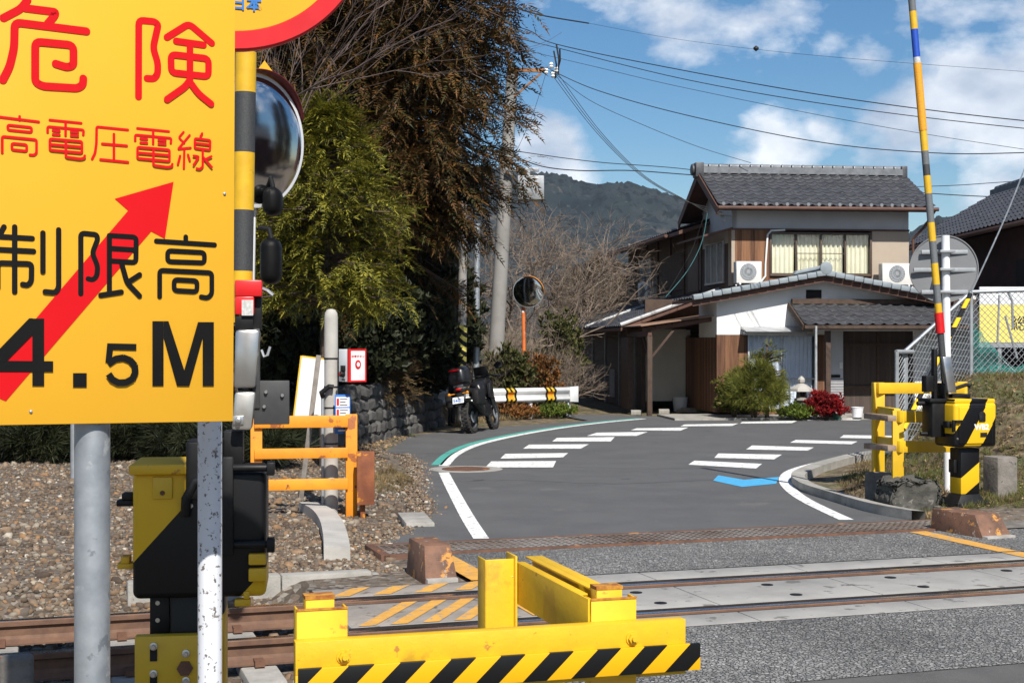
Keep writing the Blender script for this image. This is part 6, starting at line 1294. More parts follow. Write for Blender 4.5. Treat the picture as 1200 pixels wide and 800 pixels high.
wire('slanting grey stay wire at the right edge above the fence', [(1215, 160, 20.6), (1180, 250, 20.4), (1137, 345, 20.2)], .014, m_galv)

# ------------------------------------------------------------------ motorcycle
mo0, mo1 = G(553, 507.5), G(577, 503)
hd_ = math.atan2(mo1.y - mo0.y, mo1.x - mo0.x)
mc_ = thing('motorcycle', 'black adventure motorcycle with top case, parked on its side stand by the dark hedge', 'motorcycle', mo0, hd_)
LEAN = Matrix.Rotation(R_(-9), 4, 'X')
def mbl(mb, name, mats, parent=None, **k):
    mb.v = [tuple(LEAN @ V(p)) for p in mb.v]; return mb.build(name, mats, parent or mc_, **k)
m_tyre = M('tyre_rubber', (.014, .014, .014), (.03, .028, .026), 14, .85); m_mblk = M('motorcycle_black', (.010, .010, .012), (.016, .016, .018), 6, .3)
m_mgry = M('motorcycle_metal', (.20, .20, .21), (.11, .11, .115), 9, .4, .7)
def wheel(x, r, w):
    q = MB(); pr = [(r - .085, -w * .42), (r - .03, -w * .5), (r - .004, -w * .36), (r, 0), (r - .004, w * .36), (r - .03, w * .5), (r - .085, w * .42)]
    rows = [[(x + rr * math.cos(a), z, r + rr * math.sin(a)) for rr, z in pr] for a in np.linspace(0, 2 * math.pi, 41)]; q.grid(rows)
    for k in range(26):
        a = 2 * math.pi * k / 26
        for s in (-1, 1):
            c = V((x + (r + .004) * math.cos(a + s * .05), s * w * .24, r + (r + .004) * math.sin(a + s * .05))); q.obox(c, (-math.sin(a), 0, math.cos(a)), (0, 1, 0), (math.cos(a), 0, math.sin(a)), .022, w * .17, .012)
    ty = mbl(q, 'wheel', m_tyre)
    q = MB(); q.grid([[(x + rr * math.cos(a), z, r + rr * math.sin(a)) for rr, z in ((r - .075, -w * .4), (r - .095, -w * .2), (r - .095, w * .2), (r - .075, w * .4))] for a in np.linspace(0, 2 * math.pi, 33)])
    for k in range(16): a = 2 * math.pi * k / 16; s = (-1) ** k; q.tube([(x + .03 * math.cos(a), s * .04, r + .03 * math.sin(a)), (x + (r - .09) * math.cos(a + .2 * s), 0, r + (r - .09) * math.sin(a + .2 * s))], .0045, 5)
    q.lathe([(.05, -.07), (.05, .07)], 16, (x, 0, r), (0, 1, 0)); mbl(q, 'rim', m_mgry, ty)
    q = MB(); q.lathe([(.11, -.075), (.11, -.070)], 24, (x, 0, r), (0, 1, 0)); mbl(q, 'brake_disc', m_galv2, ty)
wheel(0, .315, .15); wheel(1.40, .33, .11)
q = MB(); q.box(.15, .95, -.13, .13, .30, .62); q.box(.5, .9, -.19, .19, .32, .52); mbl(q, 'engine', m_blk, bev=.03)
q = MB()
for s in (-1, 1): q.beam((0, s * .11, .32), (.45, s * .10, .46), .035, .07)
mbl(q, 'swingarm', m_mgry)
q = MB(); q.hexa([(-.38, -.12, .80), (.60, -.14, .78), (.60, .14, .78), (-.38, .12, .80), (-.38, -.12, .90), (.60, -.11, .86), (.60, .11, .86), (-.38, .12, .90)]); mbl(q, 'seat', m_blk_matt, bev=.03)
q = MB(); q.hexa([(.52, -.16, .70), (1.02, -.17, .74), (1.02, .17, .74), (.52, .16, .70), (.56, -.10, .96), (.98, -.14, 1.08), (.98, .14, 1.08), (.56, .10, .96)]); mbl(q, 'tank', m_mblk, bev=.05)
q = MB(); q.hexa([(1.0, -.24, .72), (1.28, -.13, .78), (1.28, .13, .78), (1.0, .24, .72), (1.0, -.20, 1.06), (1.22, -.11, 1.10), (1.22, .11, 1.10), (1.0, .20, 1.06)]); q.hexa([(1.12, -.17, 1.08), (1.16, -.17, 1.08), (1.16, .17, 1.08), (1.12, .17, 1.08), (1.02, -.13, 1.30), (1.04, -.13, 1.30), (1.04, .13, 1.30), (1.02, .13, 1.30)]); q.hexa([(.78, -.235, .66), (1.10, -.21, .64), (1.10, -.17, .64), (.78, -.18, .66), (.82, -.235, .94), (1.06, -.22, .98), (1.06, -.17, .98), (.82, -.18, .94)]); mbl(q, 'fairing', m_mblk, bev=.02)
q = MB()
for s in (-1, 1): q.tube([(1.40, s * .08, .33), (1.10, s * .08, 1.02)], [.032, .026], 10)
q.hexa([(1.15, -.06, .70), (1.62, -.05, .62), (1.62, .05, .62), (1.15, .06, .70), (1.15, -.06, .725), (1.6, -.05, .65), (1.6, .05, .65), (1.15, .06, .725)]); mbl(q, 'front_fork', m_mblk)
q = MB(); q.tube([(.92, -.41, 1.06), (1.0, -.18, 1.12), (1.05, 0, 1.10), (1.0, .18, 1.12), (.92, .41, 1.06)], .014, 8)
for s in (-1, 1): q.tube([(.92, s * .41, 1.06), (.97, s * .27, 1.09)], .022, 8); q.tube([(1.02, s * .30, 1.11), (1.10, s * .42, 1.06), (.98, s * .46, 1.05)], .018, 6)
mbl(q, 'handlebar', m_blk_matt)
for s in (-1, 1):
    q = MB(); q.tube([(.98, s * .27, 1.12), (1.0, s * .36, 1.25)], .008, 6); q.lathe([(.02, -.012), (.07, -.004), (.07, .008), (.02, .012)], 18, (1.0, s * .42, 1.28), (1, 0, .15), sx=1.25); o = mbl(q, 'rear_mirror', m_mblk)
    q = MB(); q.lathe([(.062, 0), (.062, .003)], 18, (.990, s * .42, 1.279), (-1, 0, -.15), sx=1.25); mbl(q, 'mirror_glass', m_mirror, o)
q = MB(); q.hexa([(-.48, -.19, .99), (-.02, -.22, .97), (-.02, .22, .97), (-.48, .19, .99), (-.44, -.15, 1.31), (-.08, -.19, 1.32), (-.08, .19, 1.32), (-.44, .15, 1.31)]); tcs = mbl(q, 'top_case', m_mblk, bev=.09, seg=4)
q = MB(); q.box(-.475, -.455, -.09, .12, 1.235, 1.275); mbl(q, 'red_reflector', m_lens, tcs, bev=.005)
q = MB(); q.box(-.40, .0, -.10, .10, .92, .985); mbl(q, 'luggage_rack', m_mgry, bev=.01)
for s in (1, -1):
    q = MB(); q.box(-.30, .16, s * .28 - .08, s * .28 + .08, .54, .84); mbl(q, 'side_bag', m_blk_matt, bev=.05)
q = MB(); q.hexa([(-.50, -.07, .56), (-.36, -.08, .86), (-.36, .08, .86), (-.50, .07, .56), (-.47, -.07, .555), (-.30, -.08, .86), (-.30, .08, .86), (-.47, .07, .555)]); q.hexa([(-.35, -.07, .62), (.25, -.07, .66), (.25, .07, .66), (-.35, .07, .62), (-.35, -.07, .65), (.2, -.07, .70), (.2, .07, .70), (-.35, .07, .65)]); mbl(q, 'tail_fender', m_blk_matt)
q = MB(); q.box(-.43, -.38, -.05, .05, .86, .90); mbl(q, 'tail_light', M('tail_lamp_red', (.55, .01, .01), (.45, .008, .008), 9, .2), bev=.006)
m_plate = M('plate_white', (.72, .74, .76), (.66, .68, .70), 9, .5)
q = MB(); q.hexa([(-.525, -.115, .615), (-.52, -.115, .615), (-.52, .115, .615), (-.525, .115, .615), (-.485, -.115, .735), (-.48, -.115, .735), (-.48, .115, .735), (-.485, .115, .735)]); pl = mbl(q, 'licence_plate', m_plate)
po = LEAN @ V((-.509, 0, .664)); px_ = LEAN.to_3x3() @ V((0, -1, 0)); py_ = LEAN.to_3x3() @ V((.316, 0, .949))
text_mesh('54-21', .088, m_nblue, po, px_, py_, 'plate_number', pl, .001, .001, .002)
q = MB(); q.tube([(.55, -.20, .30), (.25, -.20, .36), (.05, -.235, .47), (-.22, -.25, .60)], [.03, .035, .065, .062], 14); ex = mbl(q, 'exhaust', m_blk)
q = MB(); q.tube([(-.215, -.25, .598), (-.275, -.252, .626)], [.062, .045], 14); mbl(q, 'exhaust_tip', m_galv, ex)
q = MB(); q.tube([(.45, .16, .34), (.38, .33, -.0)], .014, 8); q.box(.34, .42, .29, .37, -.055, -.03); mbl(q, 'side_stand', m_mgry)
q = MB()
for s in (-1, 1): q.tube([(-.40, s * .08, .80), (-.42, s * .19, .80)], .01, 6); q.lathe([(.02, 0), (.03, .03), (.015, .05)], 10, (-.42, s * .19, .80), (-1, 0, 0))
mbl(q, 'turn_signals', m_org)

# ------------------------------------------------------------------ plants
def rh(p): return np.array(p, float)
def rhomb(base, tip, w, nrm):
    base, tip = rh(base), rh(tip); d = tip - base; s = np.cross(d, nrm); s = s / (np.linalg.norm(s) + 1e-9) * w / 2; m = base + d * .45
    return [base, m + s, tip, m - s]
def template(items):
    v, f = [], []
    for it in items: k = len(v); v += it; f.append((k, k + 1, k + 2, k + 3))
    return np.array(v), np.array(f)
def spray(n=7, L=.42, w=.085, droop=.30, seed=0):
    r = np.random.default_rng(seed); it = []
    for i in range(n):
        t = .12 + .8 * i / (n - 1); b = np.array([0, t, -droop * t * t])
        for s in (-1, 1):
            l = L * (1 - .55 * t) * r.uniform(.75, 1.2); a = r.uniform(.6, 1.0)
            it.append(rhomb(b, b + [s * l * math.sin(a), l * math.cos(a), -droop * .55 * l + r.uniform(-.07, .07)], w * r.uniform(.8, 1.3), [r.uniform(-.4, .4), 0, 1]))
    it.append(rhomb([0, .8, -droop * .64], [0, 1.12, -droop * 1.2], w, [0, 0, 1])); return template(it)
def clump(n=9, w=.36, seed=0):
    r = np.random.default_rng(seed); it = []
    for i in range(n):
        d = r.normal(size=3); d[1] = abs(d[1]) + .4; d /= np.linalg.norm(d); b = r.uniform(-.2, .2, 3); it.append(rhomb(b, b + d * r.uniform(.6, 1.), w * r.uniform(.7, 1.2), r.normal(size=3)))
    return template(it)
def needles(n=22, w=.055, seed=0):
    r = np.random.default_rng(seed); it = []
    for i in range(n):
        d = r.normal(size=3) * .75; d[1] = abs(d[1]) + .55; d /= np.linalg.norm(d); it.append(rhomb([0, r.uniform(0, .3), 0], d * r.uniform(.8, 1.1) + [0, .2, 0], w, r.normal(size=3)))
    return template(it)
def foliage(name, tmpl, pos, dirs, scale, mat, parent, roll=None):
    v, f = scatter(tmpl[0], tmpl[1], pos, dirs, scale, roll); v = v - np.array(parent.location)[None]; return npmesh(name, v, f, mat, parent)
m_bark = M('bark', (.12, .085, .06), (.07, .05, .037), 9, .95, bump=.5, bsc=25); m_twig = M('grey_twig', (.15, .105, .09), (.075, .052, .045), 4, .9); m_twig_t = M('tan_twig', (.225, .175, .135), (.14, .105, .08), 1.5, .9)
m_cedar = leaf_mat('cedar_leaf', (.140, .062, .018), (.030, .036, .010), .2); m_cedar2 = leaf_mat('green_cedar_leaf', (.095, .055, .016), (.026, .036, .011), .18)
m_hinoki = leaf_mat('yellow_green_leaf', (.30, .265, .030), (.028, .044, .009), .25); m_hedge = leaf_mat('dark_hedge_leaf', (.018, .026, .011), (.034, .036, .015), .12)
m_brown = leaf_mat('brown_cypress_leaf', (.11, .07, .03), (.06, .045, .02), .2); m_pine = leaf_mat('pine_needle', (.085, .115, .02), (.20, .19, .03), .22)
m_redl = leaf_mat('red_nandina_leaf', (.36, .012, .015), (.16, .012, .012), .25); m_greenl = leaf_mat('fresh_green_leaf', (.09, .15, .022), (.16, .19, .03), .3); m_shrub = leaf_mat('dull_green_leaf', (.06, .075, .022), (.10, .09, .03), .2)
m_oran = leaf_mat('russet_leaf', (.28, .10, .03), (.16, .10, .03), .25)
SPR = spray(); FSP = spray(11, .27, .05, .38, 4); CLM = clump(); NDL = needles()
def conifer(label, x, y, z0, h, R, n, mat, size, prof=lambda t: (1 - t) ** .75, zc=.18, up=-.1, seed=1, group=None, cat='tree', name='cedar_tree', tm=None, lean=0.):
    r = np.random.default_rng(seed); t_ = thing(name, label, cat, (x, y, z0), 0, group)
    q = MB(); q.tube([(0, 0, -.3), (lean * .7, 0, h * .2), (lean, 0, h * .5), (lean, .03, h * .97)], [h * .017 + .03, h * .015 + .02, h * .012 + .02, .02], 10); q.build('trunk', m_bark, t_, smooth=50)
    pos, dr, sc = [], [], []; q = MB(); nb = int(n / 11)
    lob = r.uniform(0, 6.28, 3)
    for b in range(nb):
        t = zc + (1 - zc) * r.uniform(0, 1) ** 1.15; a = r.uniform(0, 6.283); rad = R * prof((t - zc) / (1 - zc)) * r.uniform(.62, 1.12) * (1 + .16 * math.sin(3 * a + lob[0] + 5 * t) + .12 * math.sin(5 * t * 4 + lob[1])) + .1
        o = np.array([x + lean * min(max(t - .05, 0) * 5, 1), y, z0 + h * t]); d = np.array([math.cos(a), math.sin(a), up + .25 * (t - .5)]); bend = -.22 * rad
        tip = o + d * rad + [0, 0, bend]; q.tube([V(o) - t_.location, V(o + d * rad * .5 + [0, 0, bend * .15]) - t_.location, V(tip) - t_.location], [.035, .02, .006], 4, False)
        for k in range(11):
            s = r.uniform(.30, 1.02); p = o + d * rad * s + np.array([0, 0, bend * s * s]) + r.normal(size=3) * .10 * (.4 + rad * .22); e = d + r.normal(size=3) * .55 + np.array([0, 0, -.30 * s]); pos.append(p); dr.append(e); sc.append(size * r.uniform(.6, 1.25))
    q.build('limbs', m_bark, t_); foliage('crown', tm or SPR, pos, dr, sc, mat, t_); return t_
GC = 'tall cedars of the grove'
conifer('tallest brown tinged cedar at the right edge of the grove, drooping over the utility pole', -3.2, 26.4, .3, 14, 2.35, 8500, m_cedar, .62, lambda t: min(.34 + 2.6 * t, .5 + .5 * (1 - t)), .27, -.12, 3, GC, tm=FSP, lean=1.2)
conifer('brown green cedar in the middle of the grove behind the bare tree', -3.7, 26.5, .3, 14, 2.4, 6500, m_cedar, .62, lambda t: .55 + .45 * (1 - t), .22, -.15, 4, GC, tm=FSP)
conifer('dark cedar behind the near round mirror, left in the grove', -5.9, 25.6, .4, 13, 2.5, 5000, m_cedar2, .62, lambda t: .55 + .45 * (1 - t), .2, -.15, 5, GC, tm=FSP)
conifer('cedar hidden mostly behind the big yellow sign', -8.6, 26.5, .5, 12.5, 2.5, 2600, m_cedar2, .66, lambda t: .5 + .5 * (1 - t), .10, -.15, 6, GC)
conifer('deep shaded cedar at the back of the grove, behind the pole group', -3.6, 30.8, .3, 13, 2.2, 3000, m_cedar2, .66, lambda t: min(.5 + 1.2 * t, .55 + .45 * (1 - t)), .16, -.15, 8, GC)
conifer('deep shaded cedar at the back of the grove, behind the yellow green tree', -5.0, 30.5, .3, 12, 2.6, 2400, m_cedar2, .7, lambda t: .55 + .45 * (1 - t), .04, -.15, 9, GC)
conifer('bright yellow green cypress in front of the cedar grove', -2.65, 20.3, .12, 5.0, 1.35, 3600, m_hinoki, .40, lambda t: (.62 + .5 * t) if t < .42 else (1 - t) * 1.42, .44, .26, 12, None, 'tree', 'cypress_tree', FSP)
conifer('small dark green conifer top showing between the two houses', 18.7, 60, 1.5, 5.2, 1.3, 600, m_cedar2, .7, lambda t: 1 - t, .2, .1, 13)
def bush(name, label, x, y, z0, rx, rz, n, tm, mat, size, seed=1, cat='shrub', group=None, stem=True, squash=1.):
    r = np.random.default_rng(seed); t = thing(name, label, cat, (x, y, z0), 0, group); d = r.normal(size=(n, 3)); d /= np.linalg.norm(d, axis=1, keepdims=True); d[:, 2] = np.abs(d[:, 2]) * r.choice([1, 1, 1, -.35], n)
    k = r.uniform(.35, 1.06, n) ** .55; lump = 1 + .20 * np.sin(d[:, 0] * 5 + seed) * np.cos(d[:, 2] * 6 + seed * 2) + .14 * np.sin(d[:, 1] * 9 + seed)
    pos = d * (k * lump)[:, None] * [rx, rx * squash, rz * .62] + [x, y, z0 + rz * .40]; pos[:, 2] = np.maximum(pos[:, 2], z0 + .03)
    if stem:
        q = MB()
        for i in range(7): a = r.uniform(0, 6.28); q.tube([(0, 0, -.1), (math.cos(a) * rx * .2, math.sin(a) * rx * .2, rz * .35), (math.cos(a) * rx * .6, math.sin(a) * rx * .6, rz * .75)], [.03, .02, .006], 5, False)
        q.build('stems', m_bark, t)
    foliage('leaves', tm, pos, d + r.normal(size=(n, 3)) * .5 + [0, 0, .25], r.uniform(.65, 1.25, n) * size, mat, t); return t
GH = 'dark shrubs under the cedars'
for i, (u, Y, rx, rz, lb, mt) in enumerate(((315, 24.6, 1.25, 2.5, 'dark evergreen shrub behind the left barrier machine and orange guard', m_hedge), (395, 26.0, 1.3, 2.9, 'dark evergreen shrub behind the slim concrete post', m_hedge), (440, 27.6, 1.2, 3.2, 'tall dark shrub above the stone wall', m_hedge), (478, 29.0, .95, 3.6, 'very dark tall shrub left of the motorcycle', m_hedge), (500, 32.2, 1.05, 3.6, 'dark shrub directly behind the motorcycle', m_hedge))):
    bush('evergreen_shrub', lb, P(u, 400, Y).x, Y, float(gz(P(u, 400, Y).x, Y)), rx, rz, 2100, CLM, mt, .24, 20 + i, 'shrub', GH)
conifer('feathery brown cypress shrub right of the concrete post with the button box', P(455, 400, 26.6).x - .1, 26.6, .6, 2.5, .62, 900, m_brown, .30, lambda t: (1 - t) ** .6, .05, .45, 31, None, 'shrub', 'cypress_shrub')
for i, (u, Y, rx, rz) in enumerate(((40, 19.8, .6, .55), (140, 20.4, .8, .65), (215, 20.0, .75, .75), (290, 19.6, .7, .6), (-40, 20.5, .9, .8))):
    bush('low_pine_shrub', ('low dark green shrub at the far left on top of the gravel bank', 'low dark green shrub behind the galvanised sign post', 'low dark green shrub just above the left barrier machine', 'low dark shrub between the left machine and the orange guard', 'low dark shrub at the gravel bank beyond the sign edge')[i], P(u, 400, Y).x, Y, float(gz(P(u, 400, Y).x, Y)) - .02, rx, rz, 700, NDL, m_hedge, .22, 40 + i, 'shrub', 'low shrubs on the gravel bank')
# garden
bush('pine_shrub', 'rounded bushy green pine shrub in front of the house corner', G(872, 488).x, 32.7, .0, .64, 1.25, 800, NDL, m_pine, .19, 51)
conifer('upright leading shoot of the pine with yellowish tips by the curtained window', G(887, 488).x, 32.75, .0, 1.72, .34, 240, m_pine, .17, lambda t: (1 - t) + .1, .5, .5, 52, None, 'shrub', 'pine_shoot')
bush('yellow_green_shrub', 'yellow green shrub beside the pine, left at the house corner', G(852, 488).x, 33.0, .0, .45, .95, 500, CLM, leaf_mat('olive_leaf', (.17, .15, .03), (.10, .11, .02), .25), .13, 53)
bush('red_nandina', 'bright red leaved low bush by the porch', G(948, 487).x, 32.6, .0, .43, .60, 900, CLM, m_redl, .085, 54)
bush('green_plant', 'small fresh green leafy plant between the pine and the red bush', G(920, 488).x, 32.6, .0, .40, .30, 320, CLM, m_greenl, .11, 55)
# bare trees
def bare(label, x, y, z0, h, spread, seed, mat, bias=(0, 0, 0), r0=.07, depth=6, name='bare_tree', cat='tree', group=None, stems=1, kids=(2, 4), side=.7, shrink=.74):
    r = random.Random(seed); t = thing(name, label, cat, (x, y, z0), 0, group); tr = MB(); tw = MB()
    def grow(p, d, l, rad, k):
        pts = [p]; dd = d.copy(); n = 3
        for i in range(n):
            dd = (dd + V((r.gauss(0, .13), r.gauss(0, .13), r.gauss(.03, .10))) + V(bias) * .10).normalized(); pts.append(pts[-1] + dd * l / n)
        mb = tr if k >= depth - 1 else tw
        mb.tube(pts, [rad * (1 - .13 * i) for i in range(n + 1)], 7 if k >= depth - 1 else (4 if k > 2 else 3), False)
        if k <= 0: return
        for i in range(r.randint(*kids)):
            f = r.uniform(.35, 1.); j = min(int(f * n), n - 1); b = pts[j].lerp(pts[j + 1], f * n - j) if i else pts[-1]
            ax = V((r.gauss(0, 1), r.gauss(0, 1), r.gauss(0, .6))).normalized(); nd = (dd + ax * side * r.uniform(.5, 1.2)).normalized(); nd.z = max(nd.z, -.15)
            grow(b, nd, l * shrink * r.uniform(.75, 1.15), rad * (.60 if i else .72), k - 1)
    for s in range(stems):
        a = r.uniform(0, 6.28); d = V((math.cos(a) * spread, math.sin(a) * spread, 1)).normalized() if stems > 1 else (V((0, 0, 1)) + V(bias) * .4).normalized()
        grow(V((0, 0, -.1)), d, h * .34, r0, depth)
    tr.build('trunk', mat, t, smooth=60); tw.build('branches', mat, t); return t
bare('grey leafless tree spreading thin branches to the right in front of the cedars', -3.9, 21.4, .1, 8.4, .3, 5, m_twig, (.36, 0, .28), .034, 6, stems=3, kids=(2, 3), side=.55, shrink=.79)
bare('second leafless grey tree behind the near round mirror', -5.4, 22.6, .1, 7.4, .4, 9, m_twig, (.30, 0, .30), .034, 6, stems=2, kids=(2, 3), side=.55, shrink=.78)
GB = 'bare trees behind the guardrail'
for i, (u, Y, h, lb, sd_) in enumerate(((612, 39, 5.6, 'leafless tan tree rising behind the far round mirror', 2), (660, 41, 6.4, 'widest leafless tree in front of the mountain', 3), (676, 47, 5.8, 'leafless tree nearest the house, tan twigs before the hill', 4), (585, 42, 6.0, 'leafless tree just right of the cedar edge, behind the tall pole', 6), (640, 45, 6.0, 'farther leafless tree between the mirror and the hill', 7))):
    x = P(u, 400, Y).x; bare(lb, x, Y, float(gz(x, Y)), h, .55, sd_, m_twig_t, (0, 0, -.12), .05, 6, stems=3, kids=(2, 4), side=1.1, group=GB, shrink=.72)
GS = 'dry brush behind the guardrail'
for i, (u, Y, h, lb) in enumerate(((582, 36.5, 2.2, 'dry twiggy brush at the foot of the tall utility pole'), (630, 37.2, 2.6, 'dry twiggy brush behind the middle of the guardrail'), (655, 37.4, 2.2, 'dry twiggy brush behind the right end of the guardrail'), (650, 41.5, 3.0, 'dry twiggy brush farthest back, before the hill'), (605, 38.5, 3.0, 'dense dry brush directly behind the orange mirror post'), (562, 35.2, 2.4, 'dry brush behind the motorcycle handlebar'))):
    x = P(u, 400, Y).x; bare(lb, x, Y, float(gz(x, Y)) - .1, h, .45, 60 + i, m_twig_t, (0, 0, .1), .018, 4, 'dry_brush', 'shrub', GS, 13, (2, 4), .95, .74)
bush('evergreen_shrub', 'dull green leafy shrub amid dry brush left of the house', P(655, 400, 38.6).x, 38.6, .3, .65, 2.1, 700, CLM, m_shrub, .20, 71)
bush('leafy_brush', 'mixed green brush at the yellow strips of the tall pole', P(598, 400, 35.3).x, 35.3, .2, .62, 1.35, 520, CLM, m_shrub, .17, 72)
bush('russet_shrub', 'orange and red leaved shrub at the foot of the far mirror post', P(634, 400, 35.6).x, 35.6, .2, .5, 1.15, 360, CLM, m_oran, .15, 73)
bush('evergreen_shrub', 'low green weeds under the right end of the guardrail', P(648, 400, 33.6).x, 33.9, -.03, .55, .30, 260, CLM, m_greenl, .10, 74, stem=False)
bush('russet_shrub', 'brown dry weeds under the left half of the guardrail', P(600, 400, 33.2).x, 33.6, -.03, .75, .34, 320, CLM, m_oran, .10, 75, stem=False)
for i, (u, Y, rx, rz) in enumerate(((700, 56, 1.8, 3.4), (725, 60, 1.8, 3.6))):
    bush('autumn_tree', ('rust brown leafy tree far left of the house under the hill', 'rust brown leafy tree beside the rear house corner')[i], P(u, 400, Y).x, Y, 1.2, rx, rz, 700, CLM, m_brown, .34, 80 + i, 'tree')
# more dark cover to the far left and behind, so the grove closes
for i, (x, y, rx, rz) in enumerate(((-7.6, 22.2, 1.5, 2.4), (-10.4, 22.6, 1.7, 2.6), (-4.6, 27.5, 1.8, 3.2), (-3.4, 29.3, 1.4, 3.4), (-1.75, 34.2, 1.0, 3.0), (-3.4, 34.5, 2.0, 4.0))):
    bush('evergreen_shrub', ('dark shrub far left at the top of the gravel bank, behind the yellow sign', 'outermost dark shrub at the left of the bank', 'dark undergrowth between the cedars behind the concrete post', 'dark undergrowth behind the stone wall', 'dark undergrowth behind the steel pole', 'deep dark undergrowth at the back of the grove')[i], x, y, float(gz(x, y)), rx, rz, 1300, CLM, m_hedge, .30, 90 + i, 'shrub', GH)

# ------------------------------------------------------------------ stone wall under the hedge
sw_ = thing('stone_wall', 'low dark dry stone wall under the hedge left of the motorcycle', 'wall', (-2.55, 24.2, 0))
wA, wB = V((-2.75, 24.0, 0)), V((-1.62, 30.4, 0)); dW = (wB - wA).normalized(); nW = V((dW.y, -dW.x, 0)); LW = (wB - wA).length
m_wst = M('wall_stone', (.065, .062, .058), (.03, .029, .028), 5, .95, island=(.11, .105, .10), bump=.6, bsc=14)
r = random.Random(4); q = MB(sw_); z = -.05; row = 0
SV, SF = [], []
while z < 1.0:
    h = r.uniform(.20, .27); x = -r.uniform(0, .3)
    while x < LW:
        w = r.choice((.22, .3, .38, .55)) * r.uniform(.85, 1.15); top = .95 - .42 * (x / LW)
        if z < top:
            c = wA + dW * (x + w / 2) + UP * (z + h / 2) + nW * (.02 - .10 * z + r.uniform(-.03, .03)); n, m = 7, 5; vs = []; fs = []
            ko = r.uniform(.8, 1.2)
            for i in range(m + 1):
                th = math.pi * i / m
                for j in range(n):
                    ph = 2 * math.pi * j / n + r.uniform(-.15, .15); e = lambda v: math.copysign(abs(v) ** .6, v); kx = r.uniform(.9, 1.08)
                    vs.append(c + dW * (w * .53 * e(math.sin(th) * math.cos(ph)) * kx) + nW * (.14 * e(math.sin(th) * math.sin(ph))) + UP * (h * .53 * ko * e(math.cos(th)) * kx + .05 * w * math.sin(j * 1.7 + x * 5)))
            for i in range(m):
                for j in range(n): a, b = i * n + j, i * n + (j + 1) % n; fs.append((a, b, b + n, a + n))
            q.add(vs, fs)
        x += w
    z += h * .96; row += 1
q.build('stones', m_wst, sw_)
q = MB(sw_); q.hexa([wA - nW * .5 - UP * .1, wB - nW * .5 - UP * .1, wB - nW * .06 - UP * .1, wA - nW * .06 - UP * .1, wA - nW * .5 + UP * .85, wB - nW * .5 + UP * .42, wB - nW * .10 + UP * .42, wA - nW * .10 + UP * .85]); q.build('backing', m_conc_d, sw_)

# ------------------------------------------------------------------ grass, weeds, fallen leaves
def tufts(name, label, pts, sizes, mat, seed=0, n=7):
    r = np.random.default_rng(seed); it = []
    for i in range(n):
        d = np.array([r.normal() * .45, 1, r.normal() * .45]); it.append(rhomb([r.uniform(-.15, .15), 0, r.uniform(-.15, .15)], d / np.linalg.norm(d) * r.uniform(.6, 1.1), .075, r.normal(size=3)))
    tm = template(it); d = RNG.normal(size=(len(pts), 3)) * .3; d[:, 2] = 1; v, f = scatter(tm[0], tm[1], pts, d, sizes, RNG.uniform(0, 6.28, len(pts))); o = npmesh(name, v, f, mat); tag(o, label, None, None, 'stuff'); return o
m_dry = leaf_mat('dry_grass', (.26, .19, .10), (.15, .115, .05), .3); m_grs = leaf_mat('bank_grass', (.10, .13, .03), (.17, .15, .055), .3)
bk = region(15000, 3.9, 11, 12.6, 23, lambda x, y, s, d: (d > 12.4) & (x > np.interp(y, [12, 16, 18, 20, 22], [4.3, 4.05, 4.1, 4.9, 5.9])) & (y < 20.8 + (x - 5.4) * .75))
cl_ = np.sin(bk[:, 0] * 2.2 + 1.1 * np.sin(bk[:, 1] * 1.7)) * np.cos(bk[:, 1] * 1.9 + .8)
g1 = bk[cl_ > -.05]; g2 = bk[cl_ <= .25]
tufts('bank_grass', 'short green grass on the bank', g1, RNG.uniform(.04, .13, len(g1)), m_grs, 1); tufts('dry_bank_grass', 'pale dry grass on the bank', g2, RNG.uniform(.04, .12, len(g2)), m_dry, 2)
vg = region(3800, -2.6, -.7, 16.4, 22, lambda x, y, s, d: (((x + 1.55) / .6) ** 2 + ((y - 18.9) / 1.9) ** 2 < RNG.uniform(.3, 1.1, len(x))) & (x < np.interp(y, [16, 17.5, 18.5, 20.5, 22], [-1.1, -1.15, -1.3, -1.75, -2.0])))
tufts('dry_verge_grass', 'flattened straw coloured grass at the left verge', vg, RNG.uniform(.04, .11, len(vg)), m_dry, 3)
wd_ = region(2600, -2.2, 2.0, 28, 36.8, lambda x, y, s, d: (x > np.interp(y, [28, 31, 33, 37], [-1.4, -1.2, -1.6, -2.0])) & (y > np.interp(x, [-1.3, 0, 1.2, 2], [30.2, 32.9, 34.3, 36])) & (x < 1.7))
tufts('roadside_weeds', 'dry and green weeds along the guardrail', wd_, RNG.uniform(.07, .24, len(wd_)), m_dry, 4)
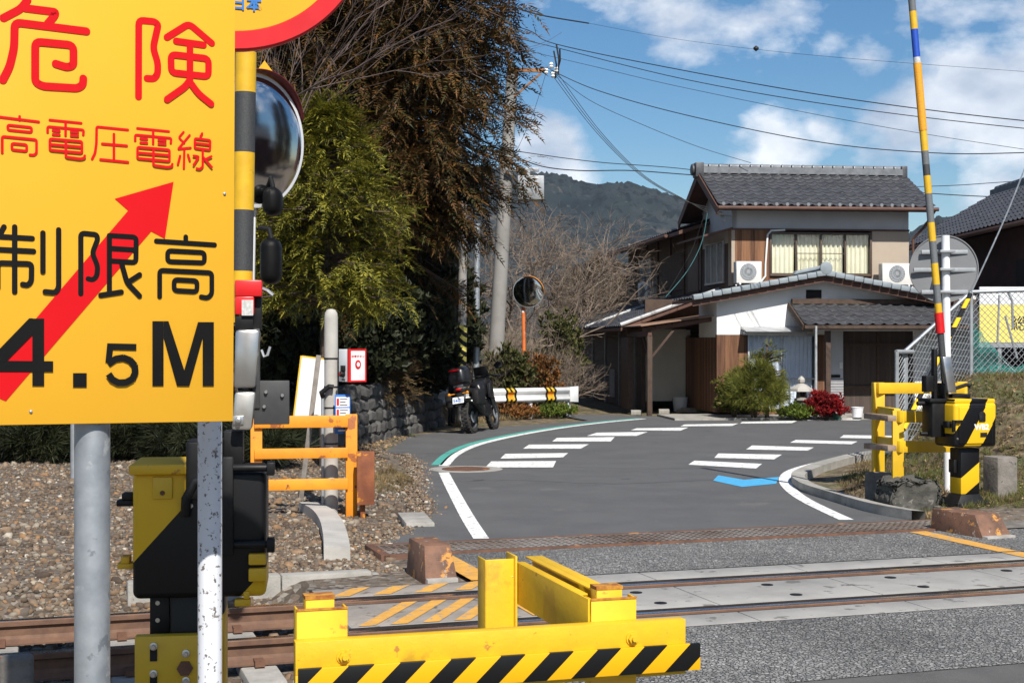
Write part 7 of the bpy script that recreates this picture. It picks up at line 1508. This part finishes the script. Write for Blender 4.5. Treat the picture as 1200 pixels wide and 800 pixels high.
lf = region(5200, 3.95, 9, 12.8, 21, lambda x, y, s, d: (d > 12.45) & (x > np.interp(y, [12, 16, 18, 20, 22], [4.3, 4.1, 4.15, 5.0, 6])) & (y < 20.8 + (x - 5.4) * .75))
lv = region(2600, -3.8, -1.6, 20.5, 27, lambda x, y, s, d: x < np.interp(y, [20, 22.5, 27], [-1.8, -2.1, -1.9])); lf = np.concatenate([lf, lv])
dl = RNG.normal(size=(len(lf), 3)); dl[:, 2] *= .3; tm = template([rhomb([0, -.5, 0], [0, .5, .1], .55, [.2, 0, 1])]); v, f = scatter(tm[0], tm[1], lf + [0, 0, .02], dl, RNG.uniform(.03, .075, len(lf)), RNG.uniform(-.6, .6, len(lf)))
o = npmesh('fallen_leaves', v, f, leaf_mat('fallen_leaf', (.22, .13, .06), (.38, .28, .17), .1)); tag(o, 'dry fallen leaves on the verges', None, None, 'stuff')

# ------------------------------------------------------------------ what the near mirror looks back at: houses and cedars behind the viewer
bh = dup(rhouse, (22, 4, 0), None, 'dark tiled house beyond the right edge of view, seen only in the near mirror')
bh2 = dup(rhouse, (44, 12, 0), None, 'farther dark tiled house beyond the right edge, reflected small in the near mirror')
for (x, y, nm_) in ((34, 17, 'cedar beyond the right edge, middle of the trees in the near mirror'), (29, 19, 'cedar beyond the right edge, left of the trees in the near mirror'), (38, 9, 'cedar beyond the right edge, right of the trees in the near mirror')):
    src = [o for o in COL.objects if o.get('group') == GC][1]; dup(src, (x, y, 0), x * .3, nm_)
# ------------------------------------------------------------------ air between here and the hills
hz = MB(); hz.box(-1500, 1500, -90, 1560, -6, 420)
hm = bpy.data.materials.new('haze_air'); hm.use_nodes = True; hn = hm.node_tree; hn.nodes.clear()
ho = hn.nodes.new('ShaderNodeOutputMaterial'); hv = hn.nodes.new('ShaderNodeVolumePrincipled'); hv.inputs['Color'].default_value = (.55, .72, .98, 1); hv.inputs['Density'].default_value = .00006
hn.links.new(hv.outputs[0], ho.inputs['Volume']); tag(hz.build('haze', hm), None, None, None, 'stuff')
